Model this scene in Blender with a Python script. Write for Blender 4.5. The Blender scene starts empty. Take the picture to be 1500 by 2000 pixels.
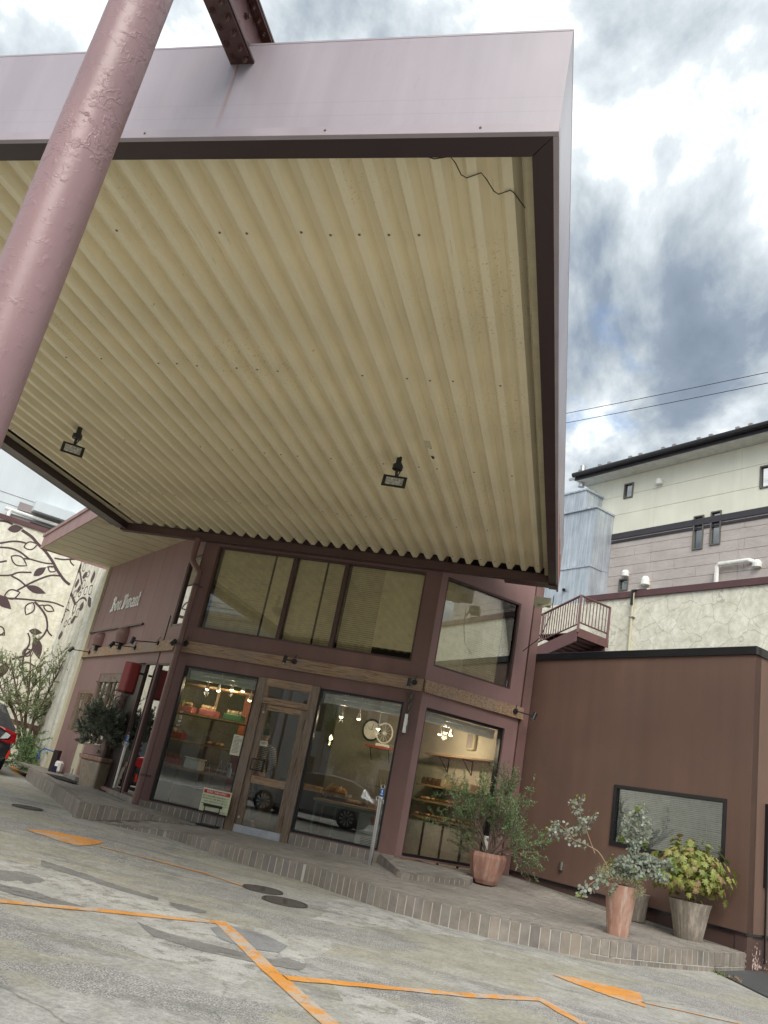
import bpy, bmesh, math, random
from mathutils import Vector, Matrix, noise, geometry
random.seed(7)
sc = bpy.context.scene
C = sc.collection
R_ = math.radians

# ------------------------------------------------------------------ camera
FPX, PITCH, ROLL, YAW = 1555.1, .336997, .199962, .270073
fw = Vector((-math.sin(YAW)*math.cos(PITCH), math.cos(YAW)*math.cos(PITCH), math.sin(PITCH)))
r0 = Vector((math.cos(YAW), math.sin(YAW), 0)); u0 = r0.cross(fw)
cr = r0*math.cos(ROLL)+u0*math.sin(ROLL); cu = -r0*math.sin(ROLL)+u0*math.cos(ROLL)
CAM = Vector((0, 0, 1.17))
cd = bpy.data.cameras.new('camera'); cam = bpy.data.objects.new('camera', cd); C.objects.link(cam)
cam.matrix_world = Matrix(((cr.x, cu.x, -fw.x, CAM.x), (cr.y, cu.y, -fw.y, CAM.y), (cr.z, cu.z, -fw.z, CAM.z), (0, 0, 0, 1)))
cd.sensor_fit = 'VERTICAL'; cd.sensor_height = 24; cd.lens = FPX/2000*24; cd.clip_end = 900; cd.clip_start = .05
sc.camera = cam
sc.render.resolution_x = 768; sc.render.resolution_y = 1024
# ------------------------------------------------------------------ sky, sun, exposure
SUN_EL, SUN_AZ = R_(42), R_(285)          # azimuth measured anticlockwise from +X
w = bpy.data.worlds.new("World"); sc.world = w; w.use_nodes = True
nt = w.node_tree; nt.nodes.clear(); N = nt.nodes.new; L = nt.links.new
out = N('ShaderNodeOutputWorld'); bg = N('ShaderNodeBackground'); bg.inputs[1].default_value = .1
sky = N('ShaderNodeTexSky'); sky.sky_type = 'NISHITA'; sky.sun_disc = False
sky.sun_elevation = SUN_EL; sky.sun_rotation = R_(90)-SUN_AZ
tc = N('ShaderNodeTexCoord'); sep = N('ShaderNodeSeparateXYZ'); L(tc.outputs['Generated'], sep.inputs[0])
mx = N('ShaderNodeMath'); mx.operation = 'MAXIMUM'; mx.inputs[1].default_value = 0; L(sep.outputs[2], mx.inputs[0])
ad = N('ShaderNodeMath'); ad.operation = 'ADD'; ad.inputs[1].default_value = .35; L(mx.outputs[0], ad.inputs[0])
cmb = N('ShaderNodeCombineXYZ')
for i in (0, 1):
    d = N('ShaderNodeMath'); d.operation = 'DIVIDE'; L(sep.outputs[i], d.inputs[0]); L(ad.outputs[0], d.inputs[1]); L(d.outputs[0], cmb.inputs[i])
n1 = N('ShaderNodeTexNoise'); n1.inputs['Scale'].default_value = 3.0; n1.inputs['Detail'].default_value = 12; n1.inputs['Roughness'].default_value = .57; n1.inputs['Distortion'].default_value = .2
mp = N('ShaderNodeMapping'); mp.inputs['Location'].default_value = (14.2, 7.7, 0); mp.inputs['Scale'].default_value = (1.25, .8, 1); mp.inputs['Rotation'].default_value = (0, 0, R_(35))
L(cmb.outputs[0], mp.inputs[0]); L(mp.outputs[0], n1.inputs[0])
cr1 = N('ShaderNodeValToRGB'); e = cr1.color_ramp
e.elements[0].position = .34; e.elements[0].color = (15.0, 15.4, 15.4, 1)
e.elements[1].position = .72; e.elements[1].color = (.9, 1.15, 1.5, 1)
for p_, c_ in ((.405, (6.6, 7.0, 7.1, 1)), (.455, (3.7, 4.0, 4.2, 1)), (.52, (2.35, 2.65, 2.9, 1)), (.58, (1.4, 1.7, 2.1, 1))):
    x_ = e.elements.new(p_); x_.color = c_
L(n1.outputs[0], cr1.inputs[0])
n2 = N('ShaderNodeTexNoise'); n2.inputs['Scale'].default_value = 3.1; n2.inputs['Detail'].default_value = 7; n2.inputs['Roughness'].default_value = .6
mp2 = N('ShaderNodeMapping'); mp2.inputs['Location'].default_value = (7.3, -2.6, 0); L(cmb.outputs[0], mp2.inputs[0]); L(mp2.outputs[0], n2.inputs[0])
cr2 = N('ShaderNodeValToRGB'); cr2.color_ramp.elements[0].position = .615; cr2.color_ramp.elements[1].position = .74; L(n2.outputs[0], cr2.inputs[0])
mxc = N('ShaderNodeMixRGB'); L(cr2.outputs[0], mxc.inputs[0]); L(cr1.outputs[0], mxc.inputs[1]); L(sky.outputs[0], mxc.inputs[2])
L(mxc.outputs[0], bg.inputs[0]); L(bg.outputs[0], out.inputs[0])
sd = bpy.data.lights.new('sun', 'SUN'); sd.energy = 1.4; sd.angle = R_(35); sd.color = (1, .95, .87)
so = bpy.data.objects.new('sun', sd); C.objects.link(so)
sdir = Vector((math.cos(SUN_AZ)*math.cos(SUN_EL), math.sin(SUN_AZ)*math.cos(SUN_EL), math.sin(SUN_EL)))
so.rotation_euler = sdir.to_track_quat('Z', 'Y').to_euler(); so.location = sdir*30
sc.view_settings.view_transform = 'Standard'; sc.view_settings.look = 'None'; sc.view_settings.exposure = 1.22; sc.view_settings.gamma = 1
sc.render.engine = 'CYCLES'
sc.cycles.max_bounces = 8; sc.cycles.transparent_max_bounces = 12

# ------------------------------------------------------------------ helpers
def ray(px, py): return (cr*((px-750)/FPX)+cu*((1000-py)/FPX)+fw)
def at_z(px, py, z):
    d = ray(px, py); return CAM+d*((z-CAM.z)/d.z)
class Frame:
    """a vertical wall plane: s runs along it, z up, d towards the viewer's side"""
    def __init__(s, o, ang):
        s.o = Vector((o[0], o[1], 0)); a = R_(ang); s.d = Vector((math.cos(a), math.sin(a), 0))
        n = Vector((-s.d.y, s.d.x, 0)); s.n = n if n.dot(-s.o) > 0 else -n
    def p(s, a, z, d=0): return s.o+s.d*a+s.n*d+Vector((0, 0, z))
    def at(s, px, py, d=0):
        r = ray(px, py); q = s.o+s.n*d; t = (q-CAM).dot(s.n)/r.dot(s.n); P = CAM+r*t
        return (P-s.o).dot(s.d), P.z
    def pt(s, px, py, d=0):
        a, z = s.at(px, py, d); return s.p(a, z, d)
D1, D2 = 137.7, 47.7
FM = Frame((0, 13.2), 0)
FL = Frame((-6.95, 13.2), D1)
FR = Frame((-2.39, 13.2), 45)
FA = Frame((2.44, 12.05), D1)
FA2 = Frame((2.44, 12.05), D2); FA2.n = Vector((FA2.d.y, -FA2.d.x, 0))
cor = FL.p(9.5, 0)
FW1 = Frame((cor.x, cor.y), D2)
FI = Frame((-.85, 14.74), D1)     # inner side wall of the shop
FB = Frame((1.5, 19), D1)         # retaining wall behind the annexe
FH = Frame((2.8, 20.5), D1)       # house wall

def slope(x): return .0145*max(0., -4-x)
def G(x, y): return slope(max(x, -14))

class MB:
    def __init__(s): s.v = []; s.f = []
    def add(s, vs, fs):
        b = len(s.v); s.v += [Vector(v) for v in vs]; s.f += [tuple(b+i for i in f) for f in fs]; return s
    def hexa(s, P):
        return s.add(P, [(0, 3, 2, 1), (4, 5, 6, 7), (0, 1, 5, 4), (1, 2, 6, 5), (2, 3, 7, 6), (3, 0, 4, 7)])
    def box(s, x0, x1, y0, y1, z0, z1):
        return s.hexa([(x0, y0, z0), (x1, y0, z0), (x1, y1, z0), (x0, y1, z0), (x0, y0, z1), (x1, y0, z1), (x1, y1, z1), (x0, y1, z1)])
    def fbox(s, F, a0, a1, z0, z1, d0, d1):
        return s.hexa([F.p(a0, z0, d0), F.p(a1, z0, d0), F.p(a1, z0, d1), F.p(a0, z0, d1), F.p(a0, z1, d0), F.p(a1, z1, d0), F.p(a1, z1, d1), F.p(a0, z1, d1)])
    def bar(s, a, b, w, h=None, up=(0, 0, 1)):
        a = Vector(a); b = Vector(b); h = h or w; t = (b-a).normalized(); u = Vector(up)
        if abs(t.dot(u)) > .98: u = Vector((0, 1, 0))
        x = t.cross(u).normalized(); y = x.cross(t).normalized(); x *= w/2; y *= h/2
        return s.hexa([a-x-y, a+x-y, a+x+y, a-x+y, b-x-y, b+x-y, b+x+y, b-x+y])
    def prism(s, poly, vec):
        n = len(poly); P = [Vector(p) for p in poly]; v = Vector(vec)
        tr = geometry.tessellate_polygon([P])
        s.add(P+[p+v for p in P], [tuple(t) for t in tr]+[tuple(i+n for i in t[::-1]) for t in tr]+[(i, (i+1) % n, (i+1) % n+n, i+n) for i in range(n)])
        return s
    def tube(s, pts, r, n=8, cap=True):
        P = [Vector(p) for p in pts]; R = r if isinstance(r, (list, tuple)) else [r]*len(P)
        b = len(s.v); u = None
        for i, p in enumerate(P):
            t = (P[min(i+1, len(P)-1)]-P[max(i-1, 0)]).normalized()
            if u is None:
                u = t.cross(Vector((0, 0, 1)));
                if u.length < .05: u = t.cross(Vector((0, 1, 0)))
                u.normalize()
            else: u = (u-t*u.dot(t)).normalized()
            v = t.cross(u)
            for k in range(n):
                a = 2*math.pi*k/n; s.v.append(p+(u*math.cos(a)+v*math.sin(a))*R[i])
        for i in range(len(P)-1):
            for k in range(n):
                s.f.append((b+i*n+k, b+i*n+(k+1) % n, b+(i+1)*n+(k+1) % n, b+(i+1)*n+k))
        if cap:
            s.f.append(tuple(b+k for k in range(n))[::-1]); s.f.append(tuple(b+(len(P)-1)*n+k for k in range(n)))
        return s
    def lathe(s, prof, c=(0, 0, 0), n=24, M=None, wob=None):
        b = len(s.v); c = Vector(c)
        for j, (r, z) in enumerate(prof):
            for k in range(n):
                a = 2*math.pi*k/n; rr = r*(wob(a, z) if wob else 1)
                q = Vector((rr*math.cos(a), rr*math.sin(a), z))
                s.v.append(c+(M @ q if M else q))
        for j in range(len(prof)-1):
            for k in range(n):
                s.f.append((b+j*n+k, b+j*n+(k+1) % n, b+(j+1)*n+(k+1) % n, b+(j+1)*n+k))
        if prof[0][0] > 1e-4: s.f.append(tuple(b+k for k in range(n))[::-1])
        if prof[-1][0] > 1e-4: s.f.append(tuple(b+(len(prof)-1)*n+k for k in range(n)))
        return s
    def build(s, name, m, parent=None, smooth=False, bevel=0, label=None, cat=None, group=None, kind=None, fix=True, auto=None):
        me = bpy.data.meshes.new(name)
        inv = WM[parent.name].inverted() if parent else Matrix()
        me.from_pydata([inv @ v for v in s.v], [], s.f)
        if fix:
            bm = bmesh.new(); bm.from_mesh(me); bmesh.ops.recalc_face_normals(bm, faces=bm.faces)
            if bevel: bmesh.ops.bevel(bm, geom=bm.edges[:], offset=bevel, segments=1, affect='EDGES', clamp_overlap=True)
            bm.to_mesh(me); bm.free()
        if m: me.materials.append(m)
        if smooth: me.polygons.foreach_set('use_smooth', [True]*len(me.polygons))
        if auto is not None:
            me.polygons.foreach_set('use_smooth', [True]*len(me.polygons)); me.set_sharp_from_angle(angle=R_(auto))
        o = bpy.data.objects.new(name, me); C.objects.link(o); WM[o.name] = WM[parent.name].copy() if parent else Matrix()
        if parent: o.parent = parent
        tag(o, label, cat, group, kind); return o
WM = {}
def tag(o, label=None, cat=None, group=None, kind=None):
    if label: o['label'] = label
    if cat: o['category'] = cat
    if group: o['group'] = group
    if kind: o['kind'] = kind
    return o
def thing(name, label, cat, loc=(0, 0, 0), rz=0, group=None):
    o = bpy.data.objects.new(name, None); C.objects.link(o); o.location = loc; o.rotation_euler = (0, 0, rz); o.empty_display_size = .1
    WM[o.name] = Matrix.Translation(loc) @ Matrix.Rotation(rz, 4, 'Z'); return tag(o, label, cat, group)
def inst(src, name, parent, M, group=None):
    """another object on the same mesh; M places it in world space"""
    o = bpy.data.objects.new(name, src); C.objects.link(o)
    if parent: o.parent = parent; o.matrix_basis = WM[parent.name].inverted() @ M
    else: o.matrix_basis = M
    WM[o.name] = M; return o
def copy_tree(o, parent=None):
    c = o.copy(); C.objects.link(c)
    if parent: c.parent = parent
    for ch in list(o.children): copy_tree(ch, c)
    return c
def wall(F, a0, a1, z0, z1, holes, d0=-.18, d1=0.):
    A = sorted({a0, a1} | {h[0] for h in holes} | {h[1] for h in holes}); Z = sorted({z0, z1} | {h[2] for h in holes} | {h[3] for h in holes})
    A = [a for a in A if a0-1e-6 <= a <= a1+1e-6]; Z = [z for z in Z if z0-1e-6 <= z <= z1+1e-6]
    inh = lambda i, j: i < 0 or j < 0 or i >= len(A)-1 or j >= len(Z)-1 or any(h[0]-1e-5 <= A[i] and A[i+1] <= h[1]+1e-5 and h[2]-1e-5 <= Z[j] and Z[j+1] <= h[3]+1e-5 for h in holes)
    m = MB()
    for i in range(len(A)-1):
        for j in range(len(Z)-1):
            if inh(i, j): continue
            a, b, c, d = A[i], A[i+1], Z[j], Z[j+1]; q = lambda x, y, dd: F.p(x, y, dd)
            m.add([q(a, c, d1), q(b, c, d1), q(b, d, d1), q(a, d, d1)], [(0, 1, 2, 3)]); m.add([q(a, c, d0), q(b, c, d0), q(b, d, d0), q(a, d, d0)], [(3, 2, 1, 0)])
            for ok, P in ((inh(i-1, j), ((a, c), (a, d))), (inh(i+1, j), ((b, c), (b, d))), (inh(i, j-1), ((a, c), (b, c))), (inh(i, j+1), ((a, d), (b, d)))):
                if ok: m.add([q(*P[0], d1), q(*P[1], d1), q(*P[1], d0), q(*P[0], d0)], [(0, 1, 2, 3)])
    return m
def frame_mb(F, a0, a1, z0, z1, t, d0, d1):
    m = MB(); m.fbox(F, a0, a0+t, z0, z1, d0, d1); m.fbox(F, a1-t, a1, z0, z1, d0, d1)
    m.fbox(F, a0+t, a1-t, z0, z0+t, d0, d1); m.fbox(F, a0+t, a1-t, z1-t, z1, d0, d1); return m
def ribbon(F, pts, wd, d):
    """flat painted stroke on a wall frame; pts in (s,z)"""
    m = MB(); n = len(pts); W = wd if isinstance(wd, (list, tuple)) else [wd]*n; vs = []
    for i, p in enumerate(pts):
        a = Vector(pts[max(i-1, 0)]); b = Vector(pts[min(i+1, n-1)]); t = (b-a).normalized(); q = Vector((-t.y, t.x))*W[i]/2
        vs += [F.p(p[0]+q.x, p[1]+q.y, d), F.p(p[0]-q.x, p[1]-q.y, d)]
    m.add(vs, [(2*i, 2*i+1, 2*i+3, 2*i+2) for i in range(n-1)]); return m
def spline(P, k=6):
    P = [Vector(p) for p in P]; o = []
    Q = [P[0]*2-P[1]]+P+[P[-1]*2-P[-2]]
    for i in range(1, len(Q)-2):
        for j in range(k):
            t = j/k; a, b, c, d = Q[i-1], Q[i], Q[i+1], Q[i+2]
            o.append(.5*((2*b)+(c-a)*t+(2*a-5*b+4*c-d)*t*t+(3*b-a-3*c+d)*t**3))
    o.append(P[-1]); return o

# ------------------------------------------------------------------ materials
MATS = {}
class NT:
    def __init__(s, name):
        s.m = bpy.data.materials.new(name); s.m.use_nodes = True; s.t = s.m.node_tree; s.b = s.t.nodes['Principled BSDF']
        s.co = s.t.nodes.new('ShaderNodeTexCoord').outputs['Object']
    def n(s, k, **kw):
        x = s.t.nodes.new(k)
        for a, v in kw.items():
            if hasattr(x, a) and not a[0].isupper(): setattr(x, a, v)
        return x
    def l(s, a, b): s.t.links.new(a, b)
    def noise(s, scale, detail=4, rough=.55, co=None, dist=0, vec=None):
        x = s.n('ShaderNodeTexNoise'); x.inputs['Scale'].default_value = scale; x.inputs['Detail'].default_value = detail; x.inputs['Roughness'].default_value = rough; x.inputs['Distortion'].default_value = dist
        c = co or s.co
        if vec:
            q = s.n('ShaderNodeMapping'); q.inputs['Scale'].default_value = vec; s.l(c, q.inputs[0]); c = q.outputs[0]
        s.l(c, x.inputs[0]); return x.outputs[0]
    def ramp(s, v, stops):
        x = s.n('ShaderNodeValToRGB'); r = x.color_ramp
        for i, (p, c) in enumerate(stops):
            if isinstance(c, (int, float)): c = (c, c, c)
            el = r.elements[i] if i < 2 else r.elements.new(p)
            el.position = p; el.color = (*c, 1)
        s.l(v, x.inputs[0]); return x.outputs[0]
    def mix(s, f, a, b, mode='MIX'):
        x = s.n('ShaderNodeMixRGB', blend_type=mode)
        for i, v in enumerate((f, a, b)):
            if hasattr(v, 'links'): s.l(v, x.inputs[i])
            elif isinstance(v, (int, float)) and i == 0: x.inputs[0].default_value = v
            else: x.inputs[i].default_value = (*v, 1) if len(v) == 3 else v
        return x.outputs[0]
    def math(s, op, a, b=0):
        x = s.n('ShaderNodeMath', operation=op)
        for i, v in enumerate((a, b)):
            if hasattr(v, 'links'): s.l(v, x.inputs[i])
            else: x.inputs[i].default_value = v
        return x.outputs[0]
    def col(s, v): s.l(v, s.b.inputs['Base Color'])
    def bump(s, h, st=.3, dist=.01):
        x = s.n('ShaderNodeBump'); x.inputs['Strength'].default_value = st; x.inputs['Distance'].default_value = dist; s.l(h, x.inputs['Height']); s.l(x.outputs[0], s.b.inputs['Normal'])
    def set(s, **k):
        for a, v in k.items(): s.b.inputs[a.replace('_', ' ')].default_value = v
        return s
def sc_(c, k): return tuple(min(1, x*k) for x in c)
def paint(name, c, rough=.6, var=.12, scale=2., streak=.12, bump=.12, bs=60, dirt=None, metal=0, spec=.5, speck=0):
    t = NT(name); t.set(Roughness=rough, Metallic=metal); t.b.inputs['Specular IOR Level'].default_value = spec
    a = t.noise(scale, 6); v = t.ramp(a, [(.3, sc_(c, 1-var)), (.7, sc_(c, 1+var))])
    if streak:
        b = t.noise(1.6, 7, .62, vec=(1.6, 1.6, .10)); v = t.mix(streak, v, t.ramp(b, [(.35, .4), (.65, 1.05)]), 'MULTIPLY')
    if dirt:
        b = t.noise(1.3, 8, .65); v = t.mix(t.ramp(b, [(.5, 0), (.72, .8)]), v, dirt)
    if speck:
        b = t.noise(45, 2); v = t.mix(t.ramp(b, [(.68, 0), (.72, speck)]), v, sc_(c, .3))
    t.col(v); h = t.noise(bs, 4)
    if bump: t.bump(h, bump, .004)
    r = t.ramp(a, [(.3, rough*.85), (.7, min(1, rough*1.15))]); t.l(r, t.b.inputs['Roughness'])
    MATS[name] = t.m; return t.m
def plain(name, c, rough=.5, metal=0, emit=None, es=1):
    t = NT(name); t.set(Roughness=rough, Metallic=metal)
    a = t.noise(7, 4); t.col(t.ramp(a, [(.35, sc_(c, .9)), (.65, sc_(c, 1.08))]))
    if emit: t.b.inputs['Emission Color'].default_value = (*emit, 1); t.b.inputs['Emission Strength'].default_value = es
    return t.m
def wood(name, c, c2, vec=(1, 14, 14), rough=.7, sc=3.):
    t = NT(name); t.set(Roughness=rough)
    g = t.noise(sc, 7, .6, dist=1.1, vec=vec); v = t.ramp(g, [(.32, c2), (.5, c), (.68, sc_(c, 1.35))])
    g2 = t.noise(1.4, 4); v = t.mix(t.ramp(g2, [(.45, 0), (.7, .6)]), v, (.26, .23, .21))
    t.col(v); t.bump(g, .5, .004); return t.m
BROWN = (.195, .108, .098)
m_wall = paint('brown_render', BROWN, .62, .16, .8, .3, .2, 90, dirt=(.13, .082, .072))
m_wallL = paint('plum_render', (.27, .16, .152), .62, .12, 1.2, .2, .25, 90)
m_trim = paint('dark_brown_steel', (.082, .044, .040), .42, .1, 2, .1, .08, 40)
m_rim = paint('rim_brown', (.042, .023, .026), .4, .12, 2, .1, .1, 40)
m_fascia = paint('faded_lilac_sheet', (.35, .315, .355), .38, .05, .6, .1, .03, 8)
def fascia():
    t = NT('lilac_sheet_streaked'); t.set(Roughness=.38); pos = t.n('ShaderNodeNewGeometry').outputs['Position']; c = (.38, .34, .385)
    v = t.ramp(t.noise(.7, 5, co=pos), [(.3, sc_(c, .93)), (.7, sc_(c, 1.05))]); v = t.mix(.22, v, t.ramp(t.noise(2.5, 7, .6, co=pos, vec=(1.6, 1.6, .12)), [(.35, .55), (.62, 1.05)]), 'MULTIPLY')
    sp = t.n('ShaderNodeSeparateXYZ'); t.l(pos, sp.inputs[0]); dz = t.math('SUBTRACT', 5.68, sp.outputs[2]); cx = t.math('ADD', t.math('ADD', sp.outputs[0], 2.66), t.math('MULTIPLY', t.noise(3, 3, co=pos), .03))
    wd = t.math('ADD', .010, t.math('MULTIPLY', dz, .035)); k = t.math('SUBTRACT', 1, t.math('DIVIDE', t.math('ABSOLUTE', cx), wd)); k = t.math('MAXIMUM', k, 0); k = t.math('MULTIPLY', k, t.ramp(dz, [(.0, 0), (.02, .9)])); k = t.math('MULTIPLY', k, t.ramp(dz, [(.05, 1), (.62, .15)]))
    v = t.mix(k, v, (.30, .12, .075))
    ln = t.math('SINE', t.math('MULTIPLY', sp.outputs[2], 55)); v = t.mix(t.math('MULTIPLY', t.math('MULTIPLY', t.ramp(ln, [(.985, 0), (1, 1)]), t.ramp(dz, [(.30, 0), (.36, 1)])), .25), v, (.2, .17, .19))
    lo_ = t.ramp(sp.outputs[2], [(.0, 0), (1, 0)]); d = t.noise(9, 6, .7, co=pos, vec=(1, 1, .5)); v = t.mix(t.math('MULTIPLY', t.ramp(d, [(.60, 0), (.72, 1)]), .3), v, (.25, .2, .22))
    t.col(v); t.bump(t.noise(1.2, 3, co=pos), .25, .03); return t.m
m_fascia = fascia()
m_rib = None
def soffit():
    t = NT('cream_painted_deck'); t.set(Roughness=.5)
    c = (.86, .765, .54); v = t.ramp(t.noise(.9, 5), [(.3, sc_(c, .9)), (.7, sc_(c, 1.05))])
    geo = t.n('ShaderNodeNewGeometry'); pos = geo.outputs['Position']
    sp = t.noise(38, 3, .6, co=pos); msk = t.noise(.55, 4, co=pos)
    k = t.mix(1, t.ramp(sp, [(.61, 0), (.66, 1)]), t.ramp(msk, [(.50, 0), (.62, 1)]), 'MULTIPLY')
    v = t.mix(t.math('MULTIPLY', k, .5), v, (.24, .2, .12))
    sp2 = t.noise(9, 2, .5, co=pos); v = t.mix(t.math('MULTIPLY', t.ramp(sp2, [(.79, 0), (.81, 1)]), .5), v, (.13, .09, .05))
    st = t.noise(4, 5, .6, co=pos, vec=(3, .12, 3)); v = t.mix(.12, v, t.ramp(st, [(.35, .45), (.6, 1)]), 'MULTIPLY')
    ln = t.noise(5, 4, .6, co=pos, vec=(9, .22, 1)); v = t.mix(t.math('MULTIPLY', t.ramp(ln, [(.655, 0), (.675, 1), (.70, 0)]), t.math('MULTIPLY', t.ramp(t.noise(1.3, 3, co=pos), [(.5, 0), (.6, 1)]), .55)), v, (.2, .15, .08))
    t.col(v); return t.m
m_rib = soffit()
m_soff = paint('cream_board', (.58, .51, .34), .6, .08, 1.5, .12, .08, 30, dirt=(.36, .29, .18))
m_cream = paint('cream_trim', (.6, .56, .40), .6, .06, 2, .12, .1)
m_black = paint('black_frame', (.012, .012, .015), .35, .1, 3, 0, .03)
m_blackm = paint('black_lamp_metal', (.018, .02, .022), .4, .1, 3, 0, .05)
m_wood = wood('weathered_oak', (.34, .225, .14), (.10, .062, .038))
m_woodv = wood('weathered_oak_upright', (.21, .15, .105), (.085, .055, .038), vec=(14, 14, 1))
m_pine = wood('pine_board', (.42, .26, .13), (.28, .16, .08), vec=(2, 14, 14), rough=.5)
m_steel = plain('brushed_steel', (.55, .55, .54), .28, 1)
m_alu = plain('alu_plate', (.55, .57, .62), .4, .6)
m_pipe = paint('pipe_brown', (.17, .09, .08), .45, .1, 2, .12, .06, 30)
m_white = plain('white_plastic', (.84, .84, .81), .4)
m_green = plain('green_plastic', (.02, .28, .09), .4)
m_red = paint('red_lantern', (.25, .03, .028), .5, .08, 3, .05, .05)
m_blue = plain('blue_label', (.02, .12, .42), .4)
m_blind = plain('tan_blind', (.95, .80, .52), .6)
m_blindg = plain('grey_blind', (.74, .74, .70), .5)
m_rubber = plain('rubber', (.015, .015, .016), .8)
def glass(name, tint=(.93, .96, .95), gain=1.0, rough=0.0):
    t = NT(name); ns = t.t.nodes; ns.remove(t.b); o = ns['Material Output']
    tr = t.n('ShaderNodeBsdfTransparent'); tr.inputs[0].default_value = (*tint, 1)
    gl = t.n('ShaderNodeBsdfGlossy'); gl.inputs['Roughness'].default_value = rough; gl.inputs[0].default_value = (1, 1, 1, 1)
    wv = t.noise(.8, 2); b = t.n('ShaderNodeBump'); b.inputs['Strength'].default_value = .03; b.inputs['Distance'].default_value = .02; t.l(wv, b.inputs['Height']); t.l(b.outputs[0], gl.inputs['Normal'])
    fr = t.n('ShaderNodeFresnel'); fr.inputs[0].default_value = 1.5
    f = t.math('MULTIPLY', fr.outputs[0], gain); f = t.math('MINIMUM', f, 1)
    mx = t.n('ShaderNodeMixShader'); t.l(f, mx.inputs[0]); t.l(tr.outputs[0], mx.inputs[1]); t.l(gl.outputs[0], mx.inputs[2]); t.l(mx.outputs[0], o.inputs[0])
    return t.m
m_glass = glass('shop_glass', (.82, .85, .84), 2.1); m_glassu = glass('upper_glass', (.97, .98, .95), 1.7); m_glassd = glass('dark_glass', (.4, .46, .5), 7)
def tile_mat(name, cs, speck=.2):
    t = NT(name); t.set(Roughness=.68)
    oi = t.n('ShaderNodeObjectInfo').outputs['Random']; ri = t.n('ShaderNodeNewGeometry').outputs['Random Per Island']
    rr = t.math('FRACT', t.math('ADD', oi, ri)); v = t.ramp(rr, [(0, cs[0]), (1, cs[-1])]+[(i/(len(cs)-1), cs[i]) for i in range(1, len(cs)-1)])
    pos = t.n('ShaderNodeNewGeometry').outputs['Position']
    a = t.noise(9, 6, .65, co=pos); v = t.mix(.6, v, t.ramp(a, [(.3, .55), (.65, 1.1)]), 'MULTIPLY')
    b = t.noise(1.1, 4, co=pos); v = t.mix(t.ramp(b, [(.48, 0), (.7, .55)]), v, (.13, .115, .09))
    t.col(v); t.bump(t.noise(45, 5, co=pos), .5, .004); return t.m
BR = [(.24, .215, .185), (.29, .25, .21), (.21, .19, .18), (.32, .27, .225), (.26, .24, .22)]
m_brick = tile_mat('grey_brown_brick', BR)
m_pave = tile_mat('paving_tile', [(.31, .285, .255), (.36, .325, .285), (.28, .255, .235), (.33, .30, .26)])
m_mortar = paint('mortar', (.44, .425, .38), .9, .1, 8, 0, .2, 90)
m_mortd = paint('dark_joint', (.15, .14, .12), .9, .2, 5, 0, .2, 90)
def terracotta(name, c, lime=.5):
    t = NT(name); t.set(Roughness=.85)
    a = t.noise(5, 6, .6); v = t.ramp(a, [(.3, sc_(c, .8)), (.7, sc_(c, 1.15))])
    b = t.noise(6, 7, .7, vec=(2.6, 2.6, .35)); v = t.mix(t.math('MULTIPLY', t.ramp(b, [(.48, 0), (.66, 1)]), lime), v, (.56, .49, .43))
    g = t.noise(2, 5); v = t.mix(t.math('MULTIPLY', t.ramp(g, [(.55, 0), (.75, 1)]), .4), v, (.09, .07, .05))
    t.col(v); t.bump(t.noise(24, 5), .35, .006); return t.m
m_terra = terracotta('terracotta', (.38, .205, .15), .65)
m_terra2 = terracotta('terracotta_plain', (.32, .165, .12), .3)
t = NT('terracotta_stained'); t.set(Roughness=.9)
v = t.ramp(t.noise(2.6, 6, .6, dist=1.2), [(.30, (.30, .16, .10)), (.45, (.36, .30, .23)), (.55, (.28, .24, .19)), (.70, (.50, .42, .34))])
t.col(v); t.bump(t.noise(18, 5), .3, .006); m_terra3 = t.m
m_greypot = terracotta('grey_stone_pot', (.22, .19, .155), .55)
m_soil = plain('soil', (.035, .025, .018), .95)
def leafmat(name, cols, rough=.5, trans=.25):
    t = NT(name); t.set(Roughness=rough)
    ri = t.n('ShaderNodeNewGeometry').outputs['Random Per Island']; oi = t.n('ShaderNodeObjectInfo').outputs['Random']
    rr = t.math('FRACT', t.math('ADD', oi, ri)); n = len(cols)
    v = t.ramp(rr, [(0, cols[0]), (1, cols[-1])]+[(i/(n-1), cols[i]) for i in range(1, n-1)])
    t.col(v)
    tb = t.n('ShaderNodeBsdfTranslucent'); t.l(v, tb.inputs[0]); mx = t.n('ShaderNodeMixShader'); mx.inputs[0].default_value = trans
    t.l(t.b.outputs[0], mx.inputs[1]); t.l(tb.outputs[0], mx.inputs[2]); t.l(mx.outputs[0], t.t.nodes['Material Output'].inputs[0]); return t.m
m_olive = leafmat('olive_leaf', [(.10, .12, .08), (.19, .22, .16), (.27, .30, .24), (.13, .16, .10), (.38, .40, .34)])
m_shrub = leafmat('shrub_leaf', [(0.096, 0.192, 0.072), (0.192, 0.312, 0.12), (0.132, 0.24, 0.108), (0.288, 0.408, 0.168)])
m_euc = leafmat('eucalyptus_leaf', [(.24, .28, .23), (.32, .36, .31), (.22, .27, .20), (.40, .43, .38), (.27, .33, .22)])
m_eucy = leafmat('young_leaf', [(.18, .25, .05), (.25, .3, .07), (.12, .2, .06)])
m_thyme = leafmat('pale_tuft', [(.33, .33, .2), (.42, .42, .27), (.25, .28, .14)])
m_hyd = leafmat('hydrangea_leaf', [(.20, .27, .05), (.29, .33, .07), (.36, .32, .10), (.16, .24, .06), (.33, .36, .10), (.24, .30, .06), (.38, .22, .13), (.28, .34, .09)])
m_tree = leafmat('tree_leaf', [(.16, .22, .09), (.26, .33, .14), (.34, .40, .20), (.20, .28, .11), (.42, .46, .27)])
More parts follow.
